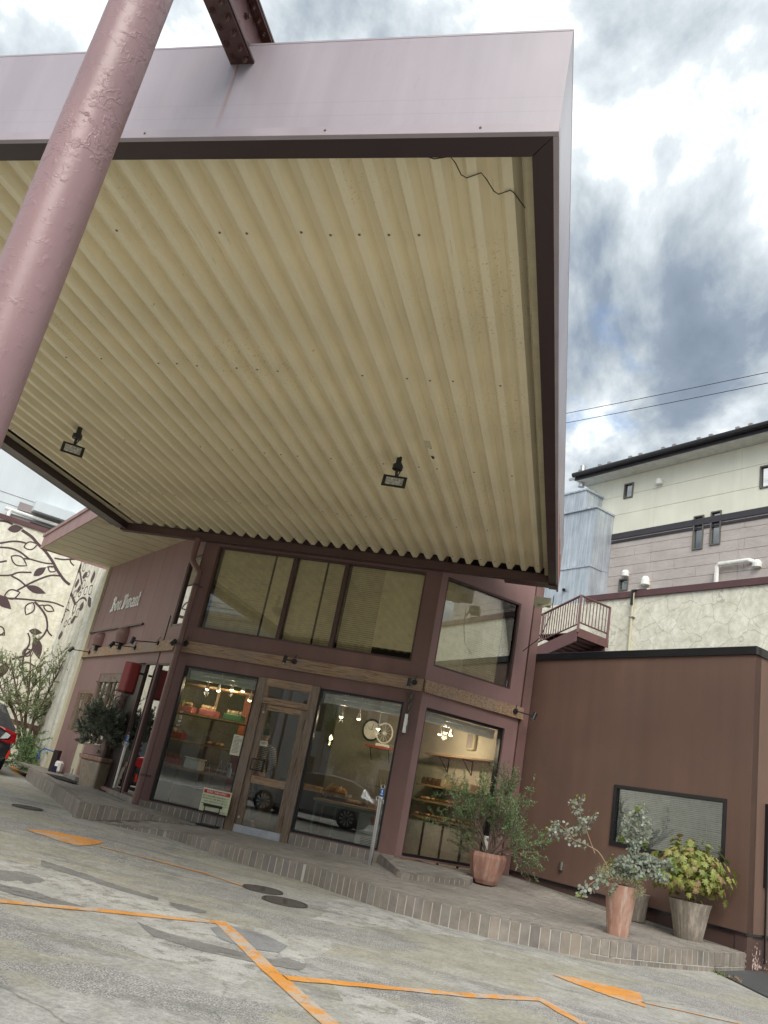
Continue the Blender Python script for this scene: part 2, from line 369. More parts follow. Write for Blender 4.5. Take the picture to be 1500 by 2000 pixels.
m_tree2 = leafmat('street_leaf', [(0.09, 0.162, 0.036), (0.162, 0.252, 0.054), (0.252, 0.306, 0.072)])
m_bark = wood('bark', (.12, .085, .06), (.05, .035, .025), vec=(10, 10, 2), rough=.9)
m_barkr = plain('reddish_stem', (.2, .09, .06), .7); m_barkp = plain('pale_stem', (.32, .22, .14), .7)
# ------------------------------------------------------------------ ground
def ground_mat():
    t = NT('worn_forecourt'); t.set(Roughness=.88)
    pos = t.n('ShaderNodeNewGeometry').outputs['Position']
    warp = t.noise(.9, 3, co=pos, vec=(1, 1, 1))
    base = t.noise(.55, 9, .62, co=pos, dist=.6, vec=(.75, 1.25, 1))
    olive = t.ramp(t.noise(1.7, 7, .6, co=pos), [(.3, (.33, .315, .26)), (.7, (.44, .42, .35))])
    grain = t.noise(85, 4, .8, co=pos); grain2 = t.noise(30, 6, .75, co=pos)
    asph = t.ramp(grain, [(.38, (.12, .117, .11)), (.5, (.33, .32, .30)), (.62, (.62, .61, .58))])
    white = t.ramp(t.noise(3.2, 8, .65, co=pos), [(.3, (.37, .36, .335)), (.7, (.50, .49, .465))])
    v = t.mix(t.ramp(base, [(.495, 0), (.53, 1)]), olive, asph)
    b2 = t.noise(.8, 10, .6, co=pos, dist=.9, vec=(.55, 1.3, 1)); v = t.mix(t.math('MULTIPLY', t.ramp(b2, [(.53, 0), (.56, 1)]), .7), v, white)
    b3 = t.noise(1.9, 9, .62, co=pos, vec=(.5, 1.2, 1)); v = t.mix(t.math('MULTIPLY', t.ramp(b3, [(.585, 0), (.61, 1)]), .45), v, (.20, .20, .19))
    b4 = t.noise(6, 6, .7, co=pos); v = t.mix(.45, v, t.ramp(b4, [(.34, .55), (.62, 1.15)]), 'MULTIPLY')
    v = t.mix(.5, v, t.ramp(grain2, [(.36, .42), (.6, 1.2)]), 'MULTIPLY')
    vo = t.n('ShaderNodeTexVoronoi', feature='DISTANCE_TO_EDGE'); vo.inputs['Scale'].default_value = .42
    wq = t.n('ShaderNodeMixRGB'); wq.inputs[0].default_value = .22; t.l(pos, wq.inputs[1]); nz = t.n('ShaderNodeTexNoise'); nz.inputs['Scale'].default_value = 2.2; nz.inputs['Detail'].default_value = 6; t.l(pos, nz.inputs[0]); t.l(nz.outputs['Color'], wq.inputs[2]); wq.blend_type = 'ADD'
    t.l(wq.outputs[0], vo.inputs['Vector'])
    cm = t.math('MULTIPLY', t.ramp(vo.outputs[0], [(.0, 1), (.0045, 0)]), t.ramp(t.noise(.7, 3, co=pos), [(.48, 0), (.6, .6)]))
    v = t.mix(cm, v, (.06, .06, .055))
    t.col(v); hh = t.mix(.5, grain, b4); t.bump(hh, .55, .006); t.l(t.ramp(base, [(.4, .8), (.6, .93)]), t.b.inputs['Roughness'])
    return t.m
m_ground = ground_mat()
def ground_sheet():
    xs = sorted({-400, -150, -60, -30, 10, 30, 60, 150, 400} | {-20+i for i in range(28)}); ys = sorted({-400, -150, -60, 30, 60, 150, 400} | {-30+2*i for i in range(28)})
    def gz(x, y): return G(max(x, -20), max(y, -25))
    m = MB(); m.add([(x, y, gz(x, y)) for y in ys for x in xs], [(j*len(xs)+i, j*len(xs)+i+1, (j+1)*len(xs)+i+1, (j+1)*len(xs)+i) for j in range(len(ys)-1) for i in range(len(xs)-1)])
    return m.build('ground', m_ground, kind='structure', fix=False)
ground = ground_sheet()
def at_g(px, py, dz=0):
    z = 0
    for _ in range(12):
        P = at_z(px, py, z); z = z*.4+.6*(G(P.x, P.y)+dz)
    return P
# patches in the paving (thin sheets)
def patchmat(name, c, thr, k=.35):
    t = NT(name); t.set(Roughness=.92); pos = t.n('ShaderNodeNewGeometry').outputs['Position']
    v = t.ramp(t.noise(2.2, 8, .65, co=pos), [(.32, sc_(c, .78)), (.66, sc_(c, 1.15))])
    v = t.mix(.5, v, t.ramp(t.noise(60, 5, .8, co=pos), [(.36, .45), (.62, 1.2)]), 'MULTIPLY'); v = t.mix(k, v, t.ramp(t.noise(6, 6, .7, co=pos), [(.34, .5), (.62, 1.1)]), 'MULTIPLY'); t.col(v)
    tr = t.n('ShaderNodeBsdfTransparent'); mx = t.n('ShaderNodeMixShader'); a = t.noise(5.5, 10, .78, co=pos); t.l(t.ramp(a, [(thr, 0), (thr+.025, 1)]), mx.inputs[0]); t.l(tr.outputs[0], mx.inputs[1]); t.l(t.b.outputs[0], mx.inputs[2]); t.l(mx.outputs[0], t.t.nodes['Material Output'].inputs[0]); return t.m
m_patch = patchmat('dark_asphalt_patch', (.24, .235, .22), .40)
m_patch2 = patchmat('pale_cement_patch', (.50, .49, .46), .44)
m_patch3 = patchmat('grey_asphalt_patch', (.30, .30, .30), .36)
def sheet(name, pts, m, dz, parent=None, **k):
    P = [at_g(*p) for p in pts]; P = [Vector((p.x, p.y, G(p.x, p.y)+dz)) for p in P]
    tr = geometry.tessellate_polygon([P]); b = MB(); b.add(P, [tuple(t) for t in tr])
    o = b.build(name, m, parent, fix=False, **k)
    me = o.data
    if sum(p.normal.z*p.area for p in me.polygons) < 0: me.flip_normals()
    return o
def rough(pts, amp=4, k=4, seed=0):
    rn = random.Random(seed); o = []; k *= 4; amp *= .55
    for i, p in enumerate(pts):
        q = pts[(i+1) % len(pts)]
        for j in range(k):
            t = j/k; o.append((p[0]+(q[0]-p[0])*t+rn.uniform(-amp, amp)*(1 if j else .3), p[1]+(q[1]-p[1])*t+rn.uniform(-amp, amp)*.4*(1 if j else .3)))
    return o
sheet('pale_patch', rough([(-20, 1682), (60, 1690), (150, 1712), (240, 1735), (320, 1757), (410, 1795), (540, 1820), (645, 1838), (655, 1850), (590, 1885), (560, 1872), (470, 1850), (380, 1835), (200, 1790), (90, 1757), (-20, 1742)], 5, 4, 1), m_patch2, .0012, ground)
sheet('pale_patch', rough([(150, 1820), (240, 1822), (330, 1835), (430, 1862), (510, 1885), (500, 1905), (470, 1925), (400, 1905), (320, 1885), (240, 1850), (190, 1832)], 6, 4, 2), m_patch2, .0012, ground)
sheet('dark_patch', rough([(-20, 1698), (40, 1703), (75, 1712), (90, 1722), (55, 1727), (35, 1720), (10, 1722), (-20, 1712)], 3, 3, 3), m_patch, .0022, ground)
for k_, P_ in enumerate(([(80, 1680), (160, 1705), (240, 1733), (310, 1754), (308, 1760), (240, 1742), (160, 1716), (80, 1690)], [(330, 1762), (370, 1770), (404, 1781), (400, 1784), (350, 1778), (334, 1770)],
        [(265, 1800), (330, 1825), (400, 1842), (480, 1862), (588, 1888), (586, 1896), (470, 1875), (380, 1855), (300, 1830)], [(560, 1872), (600, 1884), (590, 1895), (520, 1876)],
        [(-10, 1725), (60, 1740), (110, 1757), (170, 1773), (120, 1772), (60, 1756), (-10, 1738)])):
    sheet('filled_crack', rough(P_, 2.5, 3, 10+k_), m_patch, .0024+.0003*k_, ground)
sheet('grey_patch', rough([(410, 1812), (450, 1808), (520, 1828), (562, 1848), (545, 1862), (480, 1852), (430, 1835)], 2, 3, 5), m_patch3, .0042, ground)
sheet('pale_patch', rough([(640, 1755), (700, 1760), (800, 1790), (900, 1815), (975, 1832), (940, 1837), (840, 1822), (740, 1812), (600, 1800), (640, 1780)], 5, 4, 6), m_patch2, .0012, ground)
sheet('pale_patch', rough([(650, 1925), (690, 1930), (760, 1958), (850, 1995), (900, 2040), (760, 2060), (690, 1985)], 5, 4, 7), m_patch2, .0012, ground)
m_kerbasph = paint('dark_sidewalk_asphalt', (.07, .072, .075), .85, .15, 2, 0, .4, 120)
# pavement at the far right, its own surface
sheet('pavement', [(1396, 1899), (1452, 1889), (1475, 1866), (1700, 1880), (1700, 2080), (1500, 1950)], m_kerbasph, .012, None, kind='structure')

# ------------------------------------------------------------------ painted markings
def linemat():
    t = NT('orange_road_paint'); t.set(Roughness=.7); pos = t.n('ShaderNodeNewGeometry').outputs['Position']
    v = t.ramp(t.noise(2, 5, co=pos), [(.3, (.66, .27, .045)), (.7, (.80, .36, .07))])
    wr = t.noise(7, 10, .75, co=pos); wm = t.noise(1.1, 3, co=pos)
    k = t.math('MULTIPLY', t.ramp(wr, [(.46, 0), (.52, 1)]), t.ramp(wm, [(.44, 0), (.58, 1)])); v = t.mix(k, v, (.5, .46, .40))
    k = t.ramp(t.noise(42, 5, .8, co=pos), [(.57, 0), (.63, .85)]); v = t.mix(k, v, (.30, .27, .22)); ck = t.ramp(t.noise(2.5, 9, .6, co=pos), [(.485, 0), (.5, .7), (.515, 0)]); v = t.mix(t.math('MULTIPLY', ck, .6), v, (.2, .15, .1))
    t.col(v); t.bump(t.noise(80, 3, co=pos), .4, .004); return t.m
m_line = linemat()
GL = 'orange painted parking and arrow lines'
def line(pts, wd, label, jag=0):
    P = [at_g(*p).xy for p in pts]; L_ = []; R__ = []; n = len(P)
    for i, p in enumerate(P):
        d1 = (P[i]-P[i-1]).normalized() if i else (P[1]-P[0]).normalized(); d2 = (P[i+1]-P[i]).normalized() if i < n-1 else d1
        t = (d1+d2).normalized(); q = Vector((-t.y, t.x)); k = wd/2/max(.4, q.dot(Vector((-d1.y, d1.x)))); L_.append(p+q*k); R__.append(p-q*k)
    b = MB(); V = []
    def sub(A, B, k): return [A.lerp(B, j/k) for j in range(k)]
    LL = []; RR = []
    for i in range(n-1):
        k = max(1, int((P[i+1]-P[i]).length/.12)); LL += sub(L_[i], L_[i+1], k); RR += sub(R__[i], R__[i+1], k)
    LL.append(L_[-1]); RR.append(R__[-1])
    for a, c in zip(LL, RR):
        if jag: a = a+(c-a)*random.uniform(-jag, jag); c = c+(a-c)*random.uniform(-jag, jag)
        V += [(a.x, a.y, G(a.x, a.y)+.0052), (c.x, c.y, G(c.x, c.y)+.0052)]
    b.add(V, [(2*i, 2*i+1, 2*i+3, 2*i+2) for i in range(len(LL)-1)])
    o = b.build('painted_line', m_line, label=label, cat='road marking', group=GL, fix=False)
    if o.data.polygons[0].normal.z < 0: o.data.flip_normals()
    return o
line([(-60, 1754), (0, 1761), (200, 1780), (430, 1803), (445, 1815), (520, 1890), (660, 2015), (760, 2100)], .118, 'thick orange parking line entering at the left edge and bending down to the bottom edge', .03)
line([(556, 1911), (700, 1925), (900, 1944), (1055, 1953), (1165, 2016), (1240, 2060)], .10, 'chipped orange bay line from the thick line to the lower right', .12)
line([(195, 1654), (300, 1680), (400, 1706), (474, 1731)], .062, 'thin orange line running from the left arrowhead to the manhole covers', .1)
line([(1252, 1958), (1345, 1978), (1460, 2004), (1600, 2035)], .045, 'thin orange line behind the right arrowhead at lower right', .15)
line([(-40, 1523), (0, 1530), (80, 1543)], .06, 'thin orange line near the parked car at the left', .1)
line([(24, 1497), (38, 1513)], .16, 'short pale orange stripe behind the parked car', .05)
for pts, lab in ((rough([(48, 1620), (110, 1625), (204, 1645), (188, 1650), (150, 1653), (100, 1638)], 2, 3, 21), 'worn orange arrowhead painted on the forecourt at the left'),
                 (rough([(1076, 1904), (1130, 1912), (1250, 1940), (1262, 1969), (1200, 1950), (1130, 1925)], 2, 3, 22), 'orange arrowhead painted on the forecourt at the lower right')):
    sheet('painted_arrow', pts, m_line, .0052, None, label=lab, cat='road marking', group=GL)

# ------------------------------------------------------------------ manhole covers
m_iron = plain('cast_iron', (.085, .075, .066), .6, .2)
def manhole(px, py, r, label, slats=True):
    P = at_g(px, py); z = G(P.x, P.y); t = thing('manhole_cover', label, 'manhole cover', (P.x, P.y, z), .3, 'manhole covers in the forecourt')
    Mx = WM[t.name]
    MB().lathe([(r*1.0, .0), (r*1.0, .016), (r*.93, .016), (r*.93, .009), (0, .009)], P.xy.to_3d()+Vector((0, 0, z)), 36).build('rim', m_iron, t)
    b = MB(); k = 9
    for i in range(k):
        y = (-1+2*(i+.5)/k)*r*.9; hx = math.sqrt(max(0, (r*.9)**2-y*y))
        for s in (-1, 1):
            x0, x1 = sorted((s*.02, s*(hx-.01)))
            if hx > .06: b.hexa([Mx @ Vector(q) for q in ((x0, y-r*.055, .009), (x1, y-r*.055, .009), (x1, y+r*.055, .009), (x0, y+r*.055, .009), (x0, y-r*.05, .018), (x1, y-r*.05, .018), (x1, y+r*.05, .018), (x0, y+r*.05, .018))])
    b.build('grating_bars', m_iron, t)
manhole(513, 1739, .22, 'round iron cover where the thin orange line ends, the farther of two overlapping')
manhole(556, 1763, .235, 'round iron cover overlapping another, nearer to the camera')
manhole(53, 1578, .22, 'small round iron cover near the left end of the brick platform')
manhole(932, 1807, .30, 'dark iron cover half under the brick kerb before the bakery corner')

# ------------------------------------------------------------------ brick platform
def ramp(x, y): return .075*max(0, y-13.2) if x > -1.5 else 0
KF = [(192, 1610, .02), (228, 1612, .045), (264, 1616, .07), (328, 1620, .13), (400, 1636, .17), (480, 1658, .19), (600, 1688, .205), (750, 1735, .21), (860, 1765, .21), (950, 1787, .21), (1050, 1808, .21), (1150, 1829, .21), (1200, 1838, .21), (1300, 1850, .21), (1400, 1860, .21), (1456, 1861, .21)]
UP = [(56, 1500, .33), (110, 1533, .29), (160, 1566, .27), (224, 1578, .25), (300, 1592, .225), (352, 1608, .18)]
kf = [at_z(*p) for p in KF]; up_ = [at_z(*p) for p in UP]
plat = thing('raised_platform', None, None, (-3, 11.5, 0)); plat['kind'] = 'structure'
backL = [FL.p(6.1, .34, 0), FL.p(3, .29, 0), FL.p(1.2, .25, 0), FL.p(0, .225, 0)]
P_ = up_[::-1]+[Vector((backL[0].x-1.2, backL[0].y+.2, .35))]+backL+[Vector((-5.3, 13.2, .185))]
lo = kf+[Vector((2.44, 12.05, .21)), FA.p(4.6, .33, 0), FR.p(2.2, .33, -.1), Vector((-2.39, 13.3, .21)), Vector((-4, 13.35, .2)), Vector((-5.3, 13.3, .185)), up_[-1]]+[Vector((p.x, p.y, p.z-.06)) for p in up_[::-1][1:4]]
def inside(p, poly):
    r = False
    for i in range(len(poly)):
        a, b = poly[i], poly[i-1]
        if (a.y > p.y) != (b.y > p.y) and p.x < (b.x-a.x)*(p.y-a.y)/(b.y-a.y)+a.x: r = not r
    return r
def idw(p, pts):
    s = w_ = 0
    for q in pts:
        k = 1/((p.x-q.x)**2+(p.y-q.y)**2+1e-3)**1.5; s += q.z*k; w_ += k
    return s/w_
def zx(pts):
    q = sorted((p.x, p.z) for p in pts)
    def f(x, y):
        if x <= q[0][0]: return q[0][1]
        for (a, za), (b_, zb) in zip(q, q[1:]):
            if x <= b_: return za+(zb-za)*(x-a)/max(1e-6, b_-a)
        return q[-1][1]
    return f
z_lo0, z_up = zx(kf[:-1]), zx(up_); y_f = zx([Vector((p.x, 0, p.y)) for p in kf[:-1]])
def z_lo(x, y):
    z = z_lo0(x, y); return z+(max(z, .188)-z)*min(1, max(0, (y-y_f(x, 0))/1.1))
def paver(poly, zs, name, ang, tl, tw, herr=False):
    bb = MB()
    b = MB(); c, s = math.cos(R_(ang)), math.sin(R_(ang)); xs = [p.x for p in poly]; ys = [p.y for p in poly]
    cx, cy = (min(xs)+max(xs))/2, (min(ys)+max(ys))/2; R = max(max(xs)-min(xs), max(ys)-min(ys))*.75
    rows = int(R/tw)+1; cols = int(R/tl)+1; j_ = .006
    def put(u0, u1, v0, v1):
        um, vm = (u0+u1)/2, (v0+v1)/2; X = cx+um*c-vm*s; Y = cy+um*s+vm*c; q = Vector((X, Y))
        if not inside(q, poly): return
        dz = random.uniform(-.0015, .0015); P = []
        for (u, v) in ((u0-j_/2, v0-j_/2), (u1+j_/2, v0-j_/2), (u1+j_/2, v1+j_/2), (u0-j_/2, v1+j_/2)):
            x, y = cx+u*c-v*s, cy+u*s+v*c; P.append(Vector((x, y, zs(x, y)+ramp(x, y)-.005)))
        P = []
        if not all(inside(Vector((cx+a_*c-b_*s, cy+a_*s+b_*c)), poly) for a_, b_ in ((u0, v0), (u1, v0), (u1, v1), (u0, v1))): return
        for (u, v) in ((u0, v0), (u1, v0), (u1, v1), (u0, v1)):
            x, y = cx+u*c-v*s, cy+u*s+v*c; P.append(Vector((x, y, zs(x, y)+ramp(x, y)+dz)))
        b.add(P+[p-Vector((0, 0, .02)) for p in P], [(0, 1, 2, 3), (0, 4, 5, 1), (1, 5, 6, 2), (2, 6, 7, 3), (3, 7, 4, 0)])
    for j in range(-rows, rows):
        o = (j % 2)*tl/2
        for i in range(-cols, cols): put(i*tl+o+j_/2, (i+1)*tl+o-j_/2, j*tw+j_/2, (j+1)*tw-j_/2)
    pv = [p.xy for p in poly]; gp = [Vector((min(xs)+.25*i, min(ys)+.25*j)) for i in range(int((max(xs)-min(xs))/.25)+1) for j in range(int((max(ys)-min(ys))/.25)+1)]
    gp = [g for g in gp if inside(g, poly) and min((g-q_).length for q_ in pv) > .1]; res = geometry.delaunay_2d_cdt(pv+gp, [], [list(range(len(pv)))], 1, 1e-5)
    bb.add([(v.x, v.y, zs(v.x, v.y)+ramp(v.x, v.y)-.006) for v in res[0]], [tuple(f_) for f_ in res[2]]); bb.build('joint_bed', m_mortd, plat, fix=False)
    return b.build(name, m_pave, plat, kind='stuff', fix=False)
paver(P_, z_up, 'paving_tiles', 0, .2, .1)
paver(lo, z_lo, 'paving_tiles', -8, .2, .1)
# brick row builder: unit brick mesh shared by every brick
def unit_brick(bev=.08):
    bm = bmesh.new(); bmesh.ops.create_cube(bm, size=1); bmesh.ops.bevel(bm, geom=bm.edges[:], offset=.035, segments=1, affect='EDGES')
    me = bpy.data.meshes.new('brick'); bm.to_mesh(me); bm.free(); me.materials.append(m_brick); return me
UB = unit_brick()
def bricks(path, pitch, parent, ztop, zbot, depth=.11, gap=.010, name='brick', outw=None):
    """soldier bricks standing along a polyline (list of Vectors); ztop/zbot are functions of the point"""
    seg = []; Ltot = 0
    for a, b in zip(path, path[1:]): seg.append((Ltot, a, b)); Ltot += (b.xy-a.xy).length
    n = max(1, round(Ltot/pitch)); pw = Ltot/n; MO = MB()
    def P(t):
        for (l0, a, b) in reversed(seg):
            if t >= l0 or l0 == 0:
                k = (t-l0)/max(1e-6, (b.xy-a.xy).length); return a.lerp(b, k), (b-a).xy.to_3d().normalized()
    for i in range(n):
        c, d = P((i+.5)*pw); nrm = Vector((d.y, -d.x, 0));
        zt = ztop(c); zb = zbot(c)
        if zt-zb < .015: continue
        M = Matrix(((d.x*(pw-gap), nrm.x*depth, 0, c.x-nrm.x*(depth/2-.003*random.uniform(-1, 1))), (d.y*(pw-gap), nrm.y*depth, 0, c.y-nrm.y*(depth/2-.003*random.uniform(-1, 1))), (0, 0, zt-zb, (zt+zb)/2), (0, 0, 0, 1)))
        inst(UB, name, parent, M)
    V = []
    for (l0, a, b) in seg:
        for q in (a, b):
            d = (b-a).xy.to_3d().normalized(); nrm = Vector((d.y, -d.x, 0)); q2 = q-nrm*.004
            V += [(q2.x, q2.y, zbot(q)-.03), (q2.x, q2.y, ztop(q)-.004)]
    MO.add(V, [(4*i, 4*i+2, 4*i+3, 4*i+1) for i in range(len(seg))]).build('mortar', m_mortar, parent, fix=False)
bricks(kf, .108, plat, lambda c: c.z, lambda c: G(c.x, c.y)-.01 if c.x < .44 else max(.055, G(c.x, c.y)))
bricks([k.copy() for k in kf if k.x > .3], .105, plat, lambda c: .047, lambda c: -.03)
def upper_bot(c):
    if c.x < -6.6: return G(c.x, c.y)-.01
    return .0
bricks(up_, .108, plat, lambda c: c.z, upper_bot)
# ------------------------------------------------------------------ bakery building
shop = thing('bakery_building', 'plum brown bakery with two rows of large windows and an oak framed door', 'building', (-4.5, 13.2, .2))
UZ0, UZ1, LZ0, LZ1 = 3.36, 4.94, .37, 2.68
wall(FM, -6.95, -2.39, .345, 5.25, [(-6.66, -2.67, UZ0, UZ1), (-6.69, -5.26, LZ0, LZ1), (-5.26, -4.13, .1, 2.70), (-4.13, -2.67, LZ0, LZ1), (-5.26, -4.13, .345, LZ0)]).build('front_wall', m_trim if 0 else m_wall, shop)
wall(FR, 0, 2.14, .345, 5.45, [(.13, 1.85, UZ0, 4.94), (.13, 1.86, LZ0, 2.67)]).build('corner_wall', m_wallL, shop)
LH = [(-.02, .62, 3.37, 4.75), (4.25, 5.5, 1.2, 2.12), (2.66, 4.2, 1.0, 2.5), (.84, 1.42, .36, 2.70), (.10, .70, .36, 2.68), (1.42, 2.25, .36, 2.70)]
wall(FL, 0, 6.15, .30, 5.28, LH).build('sign_wall', m_wallL, shop)
MB().fbox(FL, 5.98, 6.22, .28, 5.25, -.02, .06).build('corner_strip', m_cream, shop)
wall(FI, -.0, 8, .2, 5.4, [], .0, -.2).build('side_wall', m_wall, shop)
MB().prism([FL.p(6.2, 5.3, -.05), FM.p(-6.95, 5.3, -.05), FM.p(-2.39, 5.3, -.05), FR.p(2.14, 5.3, -.05), FI.p(8, 5.3, 0)], (0, 0, .08)).build('roof_slab', m_trim, shop)
# vertical joints in the sign wall boards
for k, a in enumerate((5.3, 4.5, 3.7, 2.9, 2.1)):
    MB().fbox(FL, a-.002, a+.002, 3.12 if a < 2.2 else 3.56, 5.25, 0, .0015).build('board_joint', m_trim, shop)
MB().fbox(FL, 2.22, 5.98, 3.50, 3.535, 0, .05).build('ledge_strip', m_trim, shop)
MB().fbox(FL, .76, .79, .36, 3.6, 0, .015).build('cable', m_black, shop); 
# timber band, lengths butted end to end
for F, cuts in ((FM, [-6.97, -4.75, -2.40]), (FR, [.0, 2.2]), (FL, [.03, 1.62, 5.98])):
    for a, b in zip(cuts, cuts[1:]):
        f = MB(); f.fbox(F, a+.002, b-.002, 2.925, 3.10, .0, .045 if F is not FL or a > 1 else .05)
        o = f.build('timber_band', m_wood, shop, bevel=.003)
        MB().fbox(F, a+.002, b-.002, 2.895, 2.924, .0, .062).build('band_ledge', m_wood, shop)
# brick plinths below the windows
def plinth(F, a0, a1, z0, z1):
    pth = [F.p(a0, z1, .03), F.p(a1, z1, .03)]
    if (pth[1]-pth[0]).normalized().cross(Vector((0, 0, 1))).dot(F.n) < 0: pth.reverse()
    bricks(pth, .115, shop, lambda c: c.z, lambda c: z0, depth=.09, name='plinth_brick')
plinth(FM, -6.95, -5.27, .19, .352); plinth(FM, -4.12, -2.39, .18, .352)
plinth(FL, .03, 1.45, .22, .352); plinth(FL, 2.3, 2.9, .27, .42); plinth(FL, 3.9, 4.2, .3, .5)
# raised brick step in front of the corner window
stp = [Vector((-2.60, 13.14, .335)), Vector((-2.10, 12.22, .335)), Vector((-1.05, 12.75, .335)), Vector((-.72, 13.9, .335)), Vector((-.80, 14.74, .335)), Vector((-2.36, 13.2, .335))]
p0, p1, p2 = at_z(741, 1668, .335), at_z(786, 1702, .30), at_z(917, 1722, .27)
stp = [Vector((-2.62, 13.13, .335)), p1, p2, FR.p(1.7, .335, .03), FR.p(0, .335, .03), Vector((-2.45, 13.17, .335))]
step = thing('corner_step', None, None, (-2, 13, .2)); step['kind'] = 'structure'
def planez(poly):
    a = poly[0]; n = Vector()
    for i in range(1, len(poly)-1): n += (poly[i]-a).cross(poly[i+1]-a)
    c = sum(poly, Vector())/len(poly); return lambda p: c.z-(n.x*(p.x-c.x)+n.y*(p.y-c.y))/n.z
pz_ = planez(stp); stp = [Vector((p.x, p.y, pz_(p))) for p in stp]; p1, p2 = stp[1], stp[2]
def bed(poly, parent):
    tr = geometry.tessellate_polygon([poly]); MB().add([p-Vector((0, 0, .006)) for p in poly], [tuple(t) for t in tr]).build('paving_bed', m_mortd, parent)
bed(stp, step)
def herring(poly, zs, parent):
    b = MB(); Lb, W, j = .2, .1, .006; ang = R_(32); c, s = math.cos(ang), math.sin(ang); cx = sum(p.x for p in poly)/len(poly); cy = sum(p.y for p in poly)/len(poly)
    for i in range(-30, 31):
        for k in range(-12, 13):
            for (u0, v0, du, dv) in ((i*W+k*2*W, i*W-k*2*W, Lb, W), (i*W+k*2*W, i*W-k*2*W+W, W, Lb)):
                um, vm = u0+du/2, v0+dv/2; q = Vector((cx+um*c-vm*s, cy+um*s+vm*c))
                if not all(inside(Vector((cx+a_*c-b_*s, cy+a_*s+b_*c)), poly) for a_, b_ in ((u0, v0), (u0+du, v0), (u0+du, v0+dv), (u0, v0+dv))): continue
                P = []
                for (u, v) in ((u0+j, v0+j), (u0+du-j, v0+j), (u0+du-j, v0+dv-j), (u0+j, v0+dv-j)):
                    x, y = cx+u*c-v*s, cy+u*s+v*c; P.append(Vector((x, y, pz_(Vector((x, y))))))
                b.add(P+[p-Vector((0, 0, .015)) for p in P], [(0, 1, 2, 3), (0, 4, 5, 1), (1, 5, 6, 2), (2, 6, 7, 3), (3, 7, 4, 0)])
    b.build('herringbone_tiles', m_pave, parent, kind='stuff', fix=False)
herring(stp, stp, step)
bricks([stp[0], p1], .1, step, lambda c: c.z, lambda c: .2)
bricks([p1, p2, stp[3]], .11, step, lambda c: c.z, lambda c: .2)

def pane(F, a0, a1, z0, z1, d, m, parent, name='pane'):
    return MB().fbox(F, a0, a1, z0, z1, d-.006, d).build(name, m, parent)
def shopwin(F, a0, a1, z0, z1, parent, m=None, t=.035, d=-.07):
    f = frame_mb(F, a0, a1, z0, z1, t, d-.05, d+.04).build('window', m_black, parent)
    pane(F, a0+t, a1-t, z0+t, z1-t, d, m or m_glass, f); return f
wl = shopwin(FM, -6.69, -5.26, LZ0, LZ1, shop, d=-.05); wr = shopwin(FM, -4.13, -2.67, LZ0, LZ1, shop, d=-.05)
wc = shopwin(FR, .13, 1.86, LZ0, 2.67, shop, d=-.08, t=.04)
# upper windows
def upper(F, a0, a1, z0, z1, mull, d=-.06):
    f = frame_mb(F, a0, a1, z0, z1, .03, d-.04, d+.05); 
    for q in mull: f.fbox(F, q-.035, q+.035, z0+.03, z1-.03, d-.04, d+.05)
    f = f.build('window', m_trim, shop); E = [a0+.03]+[v for q in mull for v in (q-.035, q+.035)]+[a1-.03]
    for i in range(0, len(E), 2): pane(F, E[i], E[i+1], z0+.03, z1-.03, d, m_glassu, f)
    return f
mu1 = FM.at(577, 1084)[0]; mu2 = FM.at(677, 1099)[0]
uw = upper(FM, -6.66, -2.67, UZ0, UZ1, [mu1+.02, mu2+.02])
uc = upper(FR, .13, 1.85, UZ0, 4.94, [])
def blind(F, a0, a1, z0, z1, d, parent, tilt=28, pitch=.036, m=None, wd=.036, name='blind'):
    b = MB(); n = int((z1-z0)/pitch); c, s = math.cos(R_(tilt))*wd/2, math.sin(R_(tilt))*wd/2
    for i in range(n):
        z = z1-.02-i*pitch; sag = random.uniform(-.0015, .0015)
        b.add([F.p(a0, z-s+sag, d-c), F.p(a1, z-s-sag, d-c), F.p(a1, z+s-sag, d+c), F.p(a0, z+s+sag, d+c)], [(0, 1, 2, 3)])
    b.fbox(F, a0, a1, z1-.02, z1, d-.012, d+.012)
    for k in range(3):
        a = a0+(a1-a0)*(.15+.35*k); b.fbox(F, a-.002, a+.002, z1-n*pitch, z1, d+.014, d+.016)
    return b.build(name, m or m_blind, parent, kind='stuff', fix=False)
cut = [FM.at(535, 1077)[0], FM.at(636, 1093)[0], FM.at(752, 1108)[0]]
for a0, a1, tl, dd in ((-6.6, cut[0], 58, -.16), (cut[0]+.04, mu1-.03, 66, -.16), (mu1+.06, cut[1], 60, -.16), (cut[1]+.04, mu2-.03, 52, -.16), (mu2+.08, cut[2], 48, -.18), (cut[2], -2.72, 68, -.14)):
    blind(FM, a0, a1, UZ0+.02 if a0 < cut[2]-.1 else UZ0+.16, UZ1, dd, shop, tilt=tl)
blind(FR, .15, .88, UZ0+.04, 4.92, -.2, shop, 66); blind(FR, .88, 1.66, UZ0+.02, 4.92, -.23, shop, 52)
blind(FA, .40, 2.18, 1.05, 2.0, -.09, None, 35, .025, m_blindg, .02, 'blind_annexe') if 0 else None
# dark rooms behind the upper windows
m_dark = plain('dim_room', (.10, .085, .065), .9); m_iwall = paint('interior_wall', (.25, .23, .19), .8, .06, 1, 0, .05); m_iwall2 = paint('lit_inner_wall', (.62, .58, .48), .8, .06, 1, 0, .05); m_ifloor = paint('interior_floor', (.22, .16, .10), .55, .15, 2, 0, .05)  # two tones of one plaster: corner window brightness and room dimness put into colour
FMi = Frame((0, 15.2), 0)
wall(FMi, -9, -1.4, 3.1, 5.3, []).build('inner_partition', m_dark, shop)
